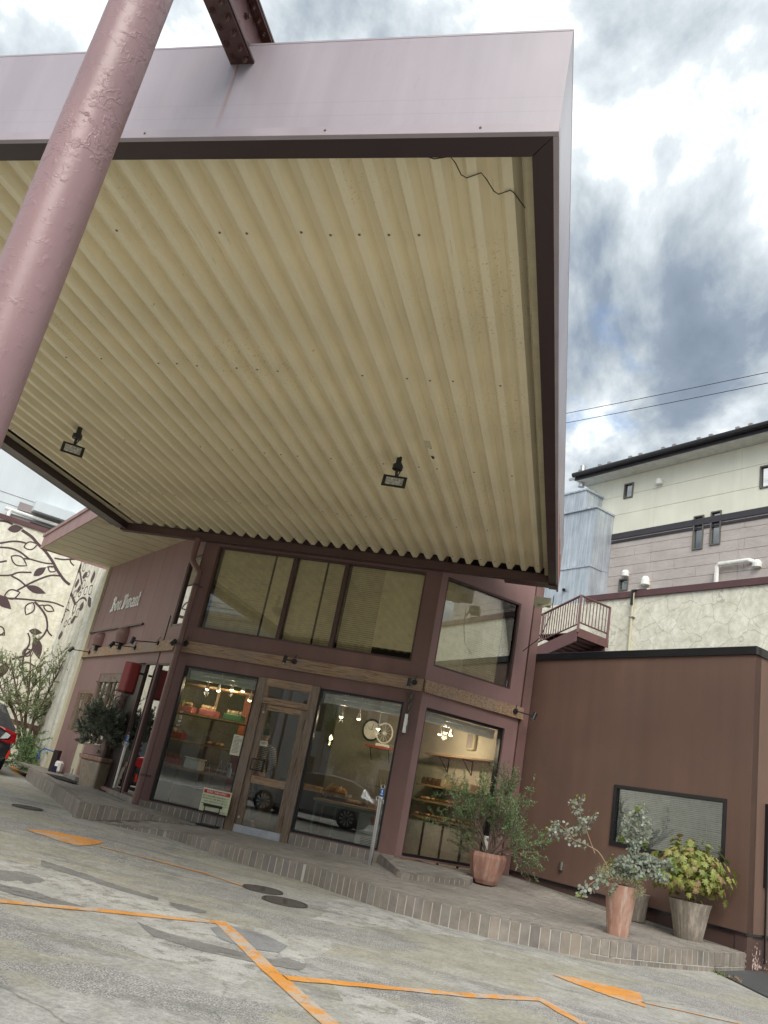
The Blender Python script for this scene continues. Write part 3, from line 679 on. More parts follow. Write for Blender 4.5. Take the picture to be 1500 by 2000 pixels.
# room
def poly_slab(P, z, h, m, name, parent=shop): return MB().prism([Vector((p.x, p.y, z)) for p in P], (0, 0, h)).build(name, m, parent)
BL = FL.p(8.0, 0, -.2)
room = [FL.p(6.1, 0, -.19), FM.p(-6.9, 0, -.19), FM.p(-2.5, 0, -.19), FR.p(2.0, 0, -.19), FI.p(8, 0, .02), FL.p(8, 0, -2)]
poly_slab(room, .12, .09, m_ifloor, 'shop_floor'); poly_slab(room, 2.98, .08, m_iwall, 'shop_ceiling')
MB().fbox(FI, .2, 8, .21, 2.98, .001, .05).build('plaster_wall', m_iwall2, shop)
FBk = Frame((FI.p(5.2, 0).x, FI.p(5.2, 0).y), D2)
MB().fbox(FBk, -5.05, .0, .21, 5.3, -.1, 0).build('plaster_wall', m_iwall, shop)

# entrance door
door = thing('door', None, None, (-4.7, 13.15, .17)); door.parent = shop; door.matrix_basis = WM[shop.name].inverted() @ WM[door.name]
fr = MB(); fr.fbox(FM, -5.255, -5.10, .175, 2.695, -.10, .03); fr.fbox(FM, -4.27, -4.135, .17, 2.695, -.10, .03); fr.build('door_post', m_woodv, shop, bevel=.004)
hb = MB(); hb.fbox(FM, -5.10, -4.27, 2.60, 2.695, -.10, .028); hb.fbox(FM, -5.10, -4.27, 2.27, 2.335, -.10, .028); hb.build('door_head', m_wood, shop, bevel=.004)
frame_mb(FM, -5.10, -4.27, 2.335, 2.60, .035, -.08, .015).build('transom_window', m_wood, shop); pane(FM, -5.065, -4.305, 2.37, 2.565, -.03, m_glass, shop, 'transom_pane')
for a, b in ((-5.095, -4.985), (-4.385, -4.275)): MB().fbox(FM, a, b, .185, 2.265, -.075, .0).build('door_stile', m_woodv, door, bevel=.003)
 
for z0_, z1_ in ((2.165, 2.265), (.97, 1.09), (.185, .30)): MB().fbox(FM, -4.985, -4.385, z0_, z1_, -.075, -.001).build('door_rail', m_wood, door, bevel=.003)
MB().fbox(FM, -5.095, -4.275, .185, .305, .0, .008).build('kick_plate', m_alu, door)
pane(FM, -4.985, -4.385, 1.09, 2.165, -.035, m_glass, door); pane(FM, -4.985, -4.385, .30, .97, -.035, m_glass, door)
for z in (.42, 1.32, 1.95):
    MB().tube([FM.p(-4.275, z, .012), FM.p(-4.275, z+.16, .012)], .011).build('hinge', m_black, door)
h = MB(); h.tube([FM.p(-5.03, 1.35, .0), FM.p(-5.03, 1.35, .05), FM.p(-4.80, 1.35, .055)], .009); h.tube([FM.p(-5.03, 1.18, .0), FM.p(-5.03, 1.18, .05), FM.p(-4.80, 1.18, .055)], .009); h.fbox(FM, -4.83, -4.79, 1.16, 1.37, .04, .06); h.tube([FM.p(-5.03, 1.18, .05), FM.p(-5.03, 1.35, .05)], .009)
h.build('pull_handle', m_black, door)
for z in (2.12, .42): MB().lathe([(.02, 0), (.018, .012), (0, .014)], (0, 0, 0), 14, None).build('lock_knob', m_steel, door) if 0 else MB().tube([FM.p(-5.04, z, .0), FM.p(-5.04, z, .015)], .02, 14).build('lock_knob', m_steel, door)
# small windows and door of the sign wall
def lwin(a0, a1, z0, z1, mull, wdm, m=m_glass, name='window', t=.05):
    f = frame_mb(FL, a0, a1, z0, z1, t, -.1, -.01)
    for q in mull: f.fbox(FL, q-.03, q+.03, z0+t, z1-t, -.1, -.01)
    f = f.build(name, wdm, shop); pane(FL, a0+t, a1-t, z0+t, z1-t, -.05, m, f); return f
m_glassn = glass('narrow_glass', (.3, .33, .35), 3)
f = lwin(2.66, 4.2, 1.0, 2.5, [3.43], m_woodv)
MB().fbox(FL, 2.71, 3.4, 1.75, 1.79, -.09, -.02).fbox(FL, 3.46, 4.15, 1.75, 1.79, -.09, -.02).fbox(FL, 2.71, 4.15, 2.33, 2.45, -.09, -.015).fbox(FL, 3.08, 3.12, 1.06, 2.33, -.088, -.025).fbox(FL, 3.8, 3.84, 1.06, 2.33, -.088, -.025).build('glazing_bar', m_woodv, f)
f = lwin(4.25, 5.5, 1.2, 2.12, [4.85], m_wood)
b = MB()
for i in range(12): b.tube([FL.p(4.35+i*.09, 1.22, .02), FL.p(4.35+i*.09, 2.08, .02)], .009, 6)
b.build('window_bars', m_woodv, f)
lwin(.84, 1.42, .36, 2.70, [], m_trim, m_glassn, t=.03); lwin(.10, .70, .36, 2.68, [], m_trim, m_glassn, t=.03); lwin(-.02, .62, 3.37, 4.75, [], m_trim, m_glassn, t=.05)
m_dk = plain('dark_door', (.03, .022, .02), .5)
MB().fbox(FL, 1.44, 2.23, .30, 2.68, -.12, -.08).build('side_door', m_dk, shop)
MB().fbox(FL, 2.27, 2.62, .36, 2.1, .0, .02).build('wall_panel', m_wallL, shop)
MB().fbox(FL, 3.75, 4.15, .3, 1.0, .0, .03).build('service_door', m_cream, shop)
# left roof with its soffit
eave = thing('side_roof', 'small flat roof with pink streaked fascia and cream board soffit over the lettered wall', 'roof', FL.p(4, 5.19, .5))
zc = 5.19
sf = [FL.p(.2, zc, .0), FL.p(6.2, zc, 0), FL.p(6.35, zc, 1.66), FL.p(.2, zc, 1.66)]
MB().prism(sf, (0, 0, .05)).build('soffit', m_soff, eave)
for k in range(1, 9):
    MB().fbox(FL, 6.3-k*.55-.004, 6.3-k*.55+.004, zc-.003, zc-.0005, .02, 1.64).build('board_joint', m_dirtj if 'm_dirtj' in globals() else m_mortd, eave)
m_pinkf = paint('streaked_pink_fascia', (.33, .19, .185), .55, .1, 2, .55, .1, 40)
MB().fbox(FL, .2, 6.38, zc-.02, zc+.28, 1.665, 1.69).build('fascia', m_pinkf, eave); MB().fbox(FL, 6.36, 6.385, zc-.02, zc+.28, -.1, 1.66).build('fascia', m_pinkf, eave)
MB().fbox(FL, .2, 6.41, zc+.28, zc+.36, 1.60, 1.72).build('fascia_cap', m_pinkf, eave)

# lettering: white blackletter strokes cut with a slanted nib
def lettering():
    sg = thing('shop_sign', 'white old style lettering on the plum wall left of the downpipe', 'sign', FL.p(3.9, 4.1, .01))
    NIB = Vector((.020, .020))
    G_ = {
     'B': [[(.05, .0), (.12, .08), (.12, .92), (.04, .84)], [(.22, .05), (.22, .95)], [(.02, .9), (.15, 1.0), (.30, .95), (.44, .86), (.42, .66), (.24, .55)], [(.24, .55), (.48, .44), (.50, .16), (.34, .02), (.02, .06)], [(-.06, .12), (-.02, -.02), (.14, .0)]],
     'o': [[(.06, .10), (.06, .50), (.20, .62), (.34, .50), (.34, .12), (.20, 0), (.06, .10)]],
     'n': [[(.0, .54), (.09, .60), (.09, .05), (.15, 0)], [(.12, .48), (.28, .62), (.34, .52), (.34, .05), (.42, 0)]],
     'V': [[(-.02, .84), (.10, 1.0), (.16, .88), (.14, .2), (.28, .02)], [(.28, .02), (.52, .24), (.54, .84), (.40, 1.0), (.26, .9)], [(.3, .12), (.3, .9)], [(.0, .1), (.1, .0), (.24, .04)]],
     'i': [[(.0, .54), (.08, .60), (.08, .06), (.16, 0)], [(.06, .80), (.12, .86)]],
     'v': [[(.0, .58), (.08, .66), (.08, .12), (.20, 0)], [(.20, 0), (.34, .14), (.34, .52), (.22, .62)]],
     'a': [[(.04, .52), (.18, .62), (.32, .54), (.32, .06), (.40, 0)], [(.32, .34), (.06, .26), (.06, .08), (.16, 0), (.31, .10)]],
     't': [[(.12, .92), (.12, .08), (.22, 0), (.32, .08)], [(.0, .58), (.28, .62)]]}
    H = .34; x = 0; wsp = {'B': .62, 'o': .45, 'n': .47, ' ': .16, 'V': .66, 'i': .22, 'v': .44, 'a': .45, 't': .34}
    tot = sum(wsp[c] for c in 'Bon Vivant'); k = 1.98/tot; y0 = 3.97
    for ch in 'Bon Vivant':
        if ch != ' ':
            b = MB()
            for stn in G_[ch]:
                q = [Vector((4.90-(x+p[0])*k, y0+p[1]*H)) for p in stn]
                for i in range(len(q)-1):
                    nb = Vector((-.022, .016)); A, B = q[i], q[i+1]; pp = [A-nb, A+nb, B+nb, B-nb]
                    P = [FL.p(v.x, v.y, .004+.0004*i) for v in pp]+[FL.p(v.x, v.y, .016+.0004*i) for v in pp]; b.hexa(P)
            b.build('letter', m_white, sg)
        x += wsp[ch]
lettering()

# ------------------------------------------------------------------ canopy
can = thing('canopy', 'large flat forecourt canopy with lilac metal fascia and ribbed cream underside', 'canopy', (-4.6, 8.4, 5.0))
X0, X1, Y0, Y1, Z0, Z1 = -8.82, -.43, 3.67, 13.19, 5.0, 5.83
MB().box(X0, X1, Y0, Y0+.03, Z0+.075, Z1).build('front_fascia', m_fascia, can)
MB().box(X1-.03, X1, Y0+.031, 13.6, Z0+.075, Z1).build('right_fascia', m_fascia, can)
MB().box(X0, X0+.03, Y0+.031, Y1-.3, Z0+.0, Z1-.3).build('left_fascia', m_rim, can)
m_flash = paint('faded_flashing', (.38, .33, .37), .4, .08, 3, .1, .04, 20)
MB().box(X0, X1+.004, Y0-.006, Y0+.03, Z0, Z0+.072).build('drip_flashing', m_flash, can, bevel=.002)
MB().box(X1-.03, X1+.006, Y0+.031, 13.6, Z0, Z0+.072).build('drip_flashing', m_flash, can, bevel=.002)
MB().box(X0, X1+.002, Y0-.002, Y0+.06, Z1, Z1+.015).box(X1-.05, X1+.002, Y0+.061, 13.6, Z1, Z1+.015).build('top_capping', m_flash, can)
b = MB(); b.hexa([(X0, Y0+.03, Z0+.003), (X1-.03, Y0+.03, Z0+.003), (X1-.165, Y0+.19, Z0+.003), (X0+.15, Y0+.19, Z0+.003), (X0, Y0+.03, Z0+.15), (X1-.03, Y0+.03, Z0+.15), (X1-.165, Y0+.19, Z0+.15), (X0+.15, Y0+.19, Z0+.15)]); b.build('front_rim', m_rim, can)
b = MB(); b.hexa([(X1-.03, Y0+.034, Z0+.003), (X1-.03, 13.5, Z0+.003), (X1-.155, 13.5, Z0+.003), (X1-.16, Y0+.195, Z0+.003), (X1-.03, Y0+.034, Z0+.15), (X1-.03, 13.5, Z0+.15), (X1-.155, 13.5, Z0+.15), (X1-.16, Y0+.195, Z0+.15)]); b.build('right_rim', m_rim, can)
MB().box(X0+.031, X0+.24, Y0+.2, Y1-.15, Z0+.003, Z0+.16).build('left_rim', m_rim, can)
MB().box(X0+.1, X1-.16, Y1-.14, Y1+.004, Z0-.02, Z0+.125).build('rear_beam', m_trim, can, bevel=.004)
MB().box(X1-.9, X1-.0, Y1+.01, Y1+.18, Z0-.02, Z0+.10).build('rear_beam_end', m_trim, can)
MB().box(X0, X1-.031, Y0+.031, 13.6, Z1-.1, Z1-.06).build('roof_deck', m_trim, can)
MB().box(X1-.225, X1-.157, Y0+.2, Y1-.15, Z0+.10, Z0+.13).build('edge_strip', m_soff, can)
MB().box(X0+.25, X0+.36, Y0+.2, Y1-.15, Z0+.125, Z0+.14).build('edge_strip', m_soff, can)
MB().box(X0, X1-.031, 13.25, 13.3, Z0+.1, Z1-.1).build('rear_shade_sheet', m_dk, can)  # dark sheet added for the shade between rib ends and rear beam
pit = (X1-.225-(X0+.36))/33
def rib():
    prof = [(0, .092), (.036, .092), (.084, .0), (.151, .0), (.199, .092), (.235, .092)]; sx = pit/.235; n = len(prof); b = MB(); V = []
    for y in (Y0+.195, Y1-.145):
        V += [(x*sx, y, Z0+.135+z) for x, z in prof]
    b.add(V, [(i, i+1, n+i+1, n+i) for i in range(n-1)])
    me = bpy.data.meshes.new('roof_rib'); me.from_pydata([Vector(v) for v in V], [], b.f); me.materials.append(m_rib); return me
RM = rib()
for i in range(33): inst(RM, 'roof_rib', can, Matrix.Translation((X0+.36+i*pit, 0, 0)))
# screws and washers under the ribs
m_rust = plain('rust', (.22, .14, .08), .8)
bs = MB(); random.seed(3)
for yy in (4.75, 6.9, 9.1, 11.2, 12.7):
    for i in range(33):
        if random.random() < .5:
            bs.lathe([(.012, -.003), (.010, -.008), (0, -.008)], (X0+.36+i*pit+pit*.53, yy+random.uniform(-.015, .015), Z0+.136), 8)
bs.build('screw_washers', m_rust, can, kind='stuff')
# hairline tear and crack in the deck
ck = [at_z(x, y, Z0+.13) for x, y in ((836, 305), (848, 309), (880, 304), (890, 317), (901, 340), (912, 346), (940, 336), (950, 348), (965, 372), (974, 378), (997, 370), (1005, 376), (1026, 405))]
b = MB(); b.tube([p-Vector((0, 0, .006)) for p in ck], .004, 5); b.build('hanging_wire', m_black, can)
q = at_z(832, 862, Z0+.13); MB().add([q+Vector(v) for v in ((-.03, -.02, .0), (.05, .0, .0), (.045, .16, -.005), (-.02, .10, -.04), (.0, .0, -.06))], [(0, 1, 4), (1, 2, 3, 4)]).build('peeled_paint', m_cream, can)
q = at_z(838, 871, Z0+.13); MB().add([q+Vector(v) for v in ((-.02, -.02, -.004), (.03, -.01, -.004), (.02, .07, -.004), (-.005, .05, -.004))], [(0, 1, 2, 3)]).build('rust_hole', m_black, can)
q = at_z(845, 893, Z0+.13); MB().add([q+Vector(v) for v in ((-.015, -.04, -.004), (.02, -.03, -.004), (.015, .05, -.004), (-.01, .03, -.004))], [(0, 1, 2, 3)]).build('rust_hole', m_black, can)
for x in (-8.0, -7.2, -6.1, -4.6, -3.2, -1.9, -.9):
    MB().lathe([(.008, 0), (.006, -.004), (0, -.004)], (x, Y0-.008, Z0+.04), 8, Matrix.Rotation(R_(90), 3, 'X').inverted()).build('screw', m_rust, can)
# rust stain below the girder
# ------------------------------------------------------------------ girder and mast
gird = thing('steel_girder', 'dark brown bolted steel girder running over the lilac fascia to the round mast', 'girder', (-2.64, 3.2, 5.66))
GX0, GX1, GZ0, GZ1 = -2.735, -2.555, 5.655, 6.05
m_gird = paint('rusty_brown_steel', (.075, .034, .030), .38, .18, 6, .1, .35, 50, dirt=(.14, .06, .03))
MB().box(GX0, GX1, 2.6, 3.85, GZ0, GZ0+.022).build('bottom_flange', m_gird, gird, bevel=.003)
MB().box(GX0, GX1, 2.6, 12, GZ1-.022, GZ1).build('top_flange', m_gird, gird, bevel=.003)
m_orust = paint('orange_rust', (.42, .13, .06), .8, .25, 6, .3, .3, 50)
rn_ = random.Random(4); V_ = [(X1+.0025, 9.6, Z0+.08)]; 
for i in range(30): y = 9.6+4*i/29; V_.append((X1+.0025, y, Z0+.09+min(.30, .02+.075*max(0, y-9.6))*rn_.uniform(.6, 1.25)))
V_.append((X1+.0025, 13.6, Z0+.08)); MB().prism(V_, (.001, 0, 0)).build('rust_strip', m_orust, can)
m_web = paint('pink_steel_web', (.22, .12, .12), .45, .12, 5, .1, .1, 40)
MB().box(-2.65, -2.635, 2.6, 12, GZ0+.023, GZ1-.023).build('web', m_web, gird)
MB().box(GX0+.01, GX1-.01, 2.62, 3.60, GZ0-.016, GZ0-.001).build('splice_plate', m_gird, gird, bevel=.003)
MB().box(GX0+.11, GX1-.005, 2.62, 3.80, GZ1-.038, GZ1-.023).build('splice_plate', m_gird, gird)
def boltmesh():
    b = MB(); b.lathe([(.024, 0), (.024, -.004), (.0185, -.005), (.0185, -.020), (.013, -.021), (.012, -.034), (0, -.036)], (0, 0, 0), 6)
    o = b.build('bolt', m_gird, gird); o.location = (0, 0, 0); return o
bo = boltmesh(); BM = bo.data; BM.transform(Matrix.Translation(-(WM[gird.name].inverted().to_translation()))); first = True
spots = [(GX0+.045, y, GZ0-.016) for y in (3.60-.045*0, 3.50, 3.38, 3.26, 3.14, 3.0)]+[(GX1-.045, y, GZ0-.016) for y in (3.62, 3.53, 3.42, 3.31, 3.2, 3.09, 2.98)]
spots += [(GX1-.04, y, GZ1-.038) for y in (3.72, 3.62, 3.52, 3.42, 3.32, 3.22)]
for s_ in spots:
    M = Matrix.Translation(s_)
    if first: bo.matrix_basis = WM[gird.name].inverted() @ M; first = False
    else: inst(BM, 'bolt', gird, M)
for y, z in ((3.60, 5.76), (3.52, 5.92), (3.44, 5.76), (3.34, 5.92), (3.24, 5.76), (3.14, 5.92)):
    inst(BM, 'bolt', gird, Matrix.Translation((-2.635, y, z)) @ Matrix.Rotation(R_(-90), 4, 'Y'))
def mastmat():
    t = NT('pink_peeling_paint'); t.set(Roughness=.42)
    c = (.29, .178, .188); v = t.ramp(t.noise(1.6, 5), [(.3, sc_(c, .88)), (.7, sc_(c, 1.1))])
    wv = t.noise(5, 3); q = t.n('ShaderNodeMixRGB', blend_type='ADD'); q.inputs[0].default_value = .16; t.l(t.co, q.inputs[1])
    nn = t.n('ShaderNodeTexNoise'); nn.inputs['Scale'].default_value = 6; nn.inputs['Detail'].default_value = 4; t.l(t.co, nn.inputs[0]); t.l(nn.outputs['Color'], q.inputs[2])
    n1 = t.noise(7, 5, .6, co=q.outputs[0]); ridge = t.math('SUBTRACT', 1, t.math('MULTIPLY', t.math('ABSOLUTE', t.math('SUBTRACT', n1, .5)), 28)); ridge = t.math('MAXIMUM', ridge, 0)
    msk = t.ramp(t.noise(2.3, 3), [(.48, 0), (.6, 1)]); rg = t.math('MULTIPLY', ridge, msk)
    blob = t.ramp(t.noise(16, 4, .6), [(.55, 0), (.72, 1)])
    h = t.math('ADD', t.math('MULTIPLY', rg, .9), t.math('MULTIPLY', blob, .5)); h = t.math('ADD', h, t.math('MULTIPLY', t.noise(40, 3), .15))
    rs = t.ramp(t.noise(3.5, 7, .75, vec=(2, 2, .3)), [(.655, 0), (.70, .85)]); v = t.mix(rs, v, (.42, .13, .07))
    t.col(v); t.bump(h, .55, .007); return t.m
mast = thing('support_mast', 'thick pink painted steel mast with peeling paint crossing the upper left corner', 'pole', (-2.49, 2.5, G(-2.49, 2.5)))
MB().lathe([(.137, -.1), (.137, 9.0), (0, 9.0)], (-2.49, 2.5, G(-2.49, 2.5)), 64).build('shaft', mastmat(), mast, auto=40)
MB().lathe([(.26, 0), (.26, .02), (.14, .02)], (-2.49, 2.5, G(-2.49, 2.5)), 32).build('base_plate', m_gird, mast)
b = MB(); b.box(-2.74, -2.54, 2.45, 2.62, 5.5, 6.2); b.build('girder_bracket', m_gird, mast)
# ------------------------------------------------------------------ stucco walls
def stucco(name, c, c2, crack=.5, stain=.4, sc=1.5):
    t = NT(name); t.set(Roughness=.85); pos = t.n('ShaderNodeNewGeometry').outputs['Position']
    v = t.ramp(t.noise(3.2, 7, .6, co=pos), [(.35, c), (.62, c2)])
    v = t.mix(.5, v, t.ramp(t.noise(9, 5, .6, co=pos), [(.42, .82), (.6, 1.12)]), 'MULTIPLY')
    if stain:
        st = t.noise(2.2, 6, .65, co=pos, vec=(2, 2, .18)); v = t.mix(t.math('MULTIPLY', t.ramp(st, [(.46, 0), (.68, 1)]), stain), v, (.23, .215, .16))
    vo = t.n('ShaderNodeTexVoronoi', feature='DISTANCE_TO_EDGE'); vo.inputs['Scale'].default_value = sc
    q = t.n('ShaderNodeMixRGB', blend_type='ADD'); q.inputs[0].default_value = .25; nz = t.n('ShaderNodeTexNoise'); nz.inputs['Scale'].default_value = 3; nz.inputs['Detail'].default_value = 5
    t.l(pos, nz.inputs[0]); t.l(pos, q.inputs[1]); t.l(nz.outputs['Color'], q.inputs[2]); t.l(q.outputs[0], vo.inputs['Vector'])
    k = t.math('MULTIPLY', t.ramp(vo.outputs[0], [(0, 1), (.018, 0)]), crack); v = t.mix(k, v, (.20, .19, .15))
    t.col(v); t.bump(t.noise(30, 5, co=pos), .4, .01); return t.m
m_mural = stucco('cream_stucco', (.70, .67, .54), (.82, .79, .68), .3, .22, 1.2)
m_mural2 = stucco('rough_side_stucco', (.64, .62, .52), (.78, .76, .68), .35, .5, 1.5)
m_crack = stucco('cracked_stucco', (.70, .68, .55), (.86, .84, .71), .5, .12, 2.1)
m_cap = paint('maroon_cap', (.115, .05, .052), .55, .12, 2, .3, .1, 40)
m_vine = paint('painted_plum', (.085, .052, .055), .75, .1, 3, .1, .1, 60)
mw = thing('mural_wall', 'cream stucco wall painted with a big plum vine and leaves at the left', 'wall', FW1.p(-4, 0))
MB().fbox(FW1, -24, 0, -.1, 6.26, -.25, 0).build('wall_face', m_mural, mw)
MB().fbox(FW1, -24, .05, 6.26, 6.38, -.30, .05).build('wall_cap', m_cap, mw)
FW2 = FL
sw = thing('side_wall', 'rough streaky stucco wall with sparse painted leaves between the mural and the plum building', 'wall', FL.p(8, 0))
MB().fbox(FL, 6.23, 9.5, -.1, 5.9, -.3, -.03).build('wall_face', m_mural2, sw)
# mural strokes, traced in wall metres
def stroke(pts, w_, F=FW1, par=None, d=.004):
    q = [Vector(F.at(x, y)) for x, y in pts]; q = spline(q, 6); n = len(q); w_ = w_*.82 if not isinstance(w_, tuple) else (w_[0]*.82, w_[1]*.82); W = [w_]*n if not isinstance(w_, tuple) else [w_[0]+(w_[1]-w_[0])*i/(n-1) for i in range(n)]
    ribbon(F, q, W, d).build('painted_vine', m_vine, par or mw, fix=False)
dz_ = [.004]
def leafshape(a, b, wd, F=FW1, par=None, filled=True, lw=.035):
    A = Vector(F.at(*a)); B = Vector(F.at(*b)); t = B-A; n = Vector((-t.y, t.x)).normalized(); Ln = t.length; pr = [0, .55, .85, 1, .95, .72, .38, 0]; k = len(pr)-1
    up = [A+t*(i/k)+n*(pr[i]*wd/2) for i in range(k+1)]; dn = [A+t*(i/k)-n*(pr[i]*wd/2) for i in range(k+1)]
    dz_[0] += .0003
    if filled:
        m = MB(); m.add([F.p(p.x, p.y, dz_[0]) for p in up+dn[1:-1][::-1]], [tuple(range(2*k))]); m.build('painted_leaf', m_vine, par or mw, fix=False)
    else: ribbon(F, up+dn[::-1][1:], lw, dz_[0]).build('painted_leaf_outline', m_vine, par or mw, fix=False)
m_ = lambda pts: [(x*220/1500, 1000+y*260/1773) for x, y in pts]
for pts, w_ in (([(-200, 90), (0, 115), (90, 130), (170, 165)], .07), ([(290, 240), (420, 330), (500, 420), (600, 520), (700, 660), (760, 770), (850, 900), (930, 970)], (.10, .09)),
    ([(-200, 440), (0, 415), (150, 392), (260, 395), (345, 415)], .06), ([(-200, 470), (0, 470), (150, 485), (270, 535), (380, 620)], .06), ([(380, 620), (480, 650), (600, 680), (710, 690)], .05),
    ([(320, 620), (400, 628)], .05), ([(-200, 720), (-60, 680), (90, 650)], .06), ([(-200, 840), (0, 845), (140, 840), (250, 805), (420, 805)], .055), ([(150, 850), (260, 910), (350, 990)], .055),
    ([(230, 1045), (400, 950), (560, 880), (680, 845), (800, 850)], .06), ([(50, 1145), (300, 1160), (500, 1180), (700, 1205), (850, 1260)], (.06, .05)), ([(460, 1195), (540, 1280), (610, 1390), (630, 1500), (625, 1570)], (.07, .06)),
    ([(625, 1560), (580, 1640), (500, 1720)], .06), ([(625, 1560), (650, 1610), (690, 1650)], .05), ([(520, 1245), (570, 1240), (600, 1250)], .04), ([(620, 735), (660, 725), (700, 740)], .035), ([(725, 615), (830, 632), (930, 630), (1010, 630)], .055),
    ([(930, 630), (960, 605), (985, 580)], .05), ([(930, 630), (945, 675), (985, 715)], .05), ([(370, 1610), (395, 1680), (390, 1760)], .05), ([(500, 1720), (430, 1830), (300, 1920), (160, 1960)], .07), ([(390, 1760), (320, 1900), (300, 2100), (330, 2300)], .06),
    ([(-200, 1700), (0, 1640), (60, 1600)], .05), ([(-900, 300), (-600, 500), (-200, 440)], .1), ([(-200, 840), (-500, 900), (-900, 1100)], .1)):
    stroke(m_(pts), w_)
def M1(p): return m_([p])[0]
for a, b, wd, fl in (((100, 232), (310, 212), .22, 1), ((318, 466), (500, 430), .22, 0), ((150, 590), (355, 715), .26, 0), ((445, 850), (615, 735), .20, 1), ((640, 740), (745, 785), .16, 0), ((345, 985), (612, 1085), .20, 1), ((60, 1120), (265, 1070), .26, 0),
    ((-60, 1100), (150, 1295), .26, 1), ((440, 1205), (345, 1370), .24, 0), ((580, 1250), (718, 1318), .17, 0), ((385, 1580), (560, 1610), .17, 1), ((470, 1660), (520, 1960), .26, 1), ((-60, 1520), (60, 1640), .2, 0), ((300, 1900), (420, 1840), .2, 0), ((250, 2050), (480, 2080), .24, 0), ((80, 2000), (10, 2200), .24, 1),
    ((-300, 300), (-150, 420), .25, 1), ((-500, 700), (-300, 800), .25, 0), ((-600, 1100), (-400, 1000), .25, 1), ((-700, 200), (-560, 380), .25, 0), ((-900, 700), (-700, 600), .3, 1), ((-420, 1300), (-250, 1400), .3, 0)):
    leafshape(M1(a), M1(b), wd, FW1, mw, bool(fl))
for pts, w_ in (([(1040, 605), (1045, 750), (1060, 830), (1078, 960)], .1), ([(925, 970), (920, 1060), (950, 1120), (985, 1215)], .12), ([(975, 1215), (1010, 1200), (1060, 1150), (1110, 1140), (1140, 1180)], .07), ([(985, 1200), (960, 1290), (950, 1380)], .05), ([(910, 1310), (870, 1290), (850, 1270)], .04)):
    stroke(m_(pts), w_, FL, sw, d=-.024)
random.seed(11)
FLd = Frame((FL.p(0, 0, -.03).x, FL.p(0, 0, -.03).y), D1)
for a, b, wd, fl in (((1030, 820), (1090, 680), .25, 1), ((1115, 895), (1150, 790), .3, 1), ((1218, 950), (1262, 780), .22, 1), ((1010, 1010), (1045, 885), .25, 1), ((1035, 1080), (1075, 965), .25, 1), ((1065, 1320), (1115, 1190), .25, 1), ((1172, 1240), (1215, 1150), .4, 1), ((965, 1485), (990, 1380), .25, 1), ((790, 1700), (825, 1580), .25, 1), ((820, 1350), (850, 1250), .2, 1), ((885, 1110), (915, 1020), .2, 1),
    ((1100, 780), (1150, 680), .25, 0), ((1090, 1010), (1140, 910), .25, 0), ((980, 1140), (1020, 1040), .25, 0), ((1120, 1100), (1170, 990), .22, 0), ((1180, 1090), (1235, 980), .25, 0), ((1050, 1130), (1075, 1060), .2, 0), ((870, 1310), (925, 1210), .25, 0), ((970, 1330), (1020, 1240), .22, 0), ((1010, 1390), (1060, 1290), .22, 0), ((860, 1530), (890, 1440), .22, 0), ((910, 1500), (945, 1410), .22, 0), ((830, 1460), (840, 1380), .2, 0), ((1160, 870), (1190, 780), .2, 0), ((730, 1670), (770, 1550), .22, 0)):
    dz_[0] = .004; leafshape(M1(a), M1(b), wd*1.5, FLd, sw, bool(fl), .03)
# pale building over the mural wall
FP = Frame((FW1.p(0, 0, -3.5).x, FW1.p(0, 0, -3.5).y), D2)
pb = thing('pale_blue_building', 'tall pale blue grey rendered building with pipes rising beyond the mural wall', 'building', FP.p(-5, 0))
m_pale = paint('pale_blue_render', (.62, .67, .70), .8, .05, .8, .15, .2, 60, speck=.15)
MB().fbox(FP, -30, 9, 0, 12.2, -6, 0).build('wall', m_pale, pb)
m_mauve = paint('mauve_render', (.30, .26, .26), .8, .1, 2, .1, .2)
s0, z0 = FP.at(22, 985); s1, z1 = FP.at(100, 1035)
def fpx(px, py, d=0): return FP.at(px, py, d)
a, z = fpx(17, 992, .1); a2, z2 = fpx(100, 1022, .1)
MB().fbox(FP, a, a+6, 4.5, z-.15, .0, .12).build('balcony_wall', m_mauve, pb)
MB().fbox(FP, a+.25, a+6, z+.05, z+.30, .08, .13).build('balcony_panel', m_mauve, pb)
MB().tube([FP.p(a-.1, z-.06, .2), FP.p(a+6, z-.06, .2)], .06).build('white_pipe', m_white, pb)
MB().tube([FP.p(a+.05, z-1.5, .2), FP.p(a+.05, z-.06, .2)], .06).build('white_pipe', m_white, pb)
a3, z3 = fpx(66, 985, .1); MB().fbox(FP, a3, a3+6, z3-.25, z3+.08, .0, .45).build('eave_slab', m_pale, pb)
a4, z4 = fpx(57, 1020); MB().fbox(FP, a4, a4+3.4, z4-.32, z4, .13, .15).build('vent_slot', m_black, pb)
for dz in (0, -.32): MB().fbox(FP, -30, 9, z3+.1+dz-.012, z3+.1+dz, 0, .012).build('render_joint', m_mauve, pb)
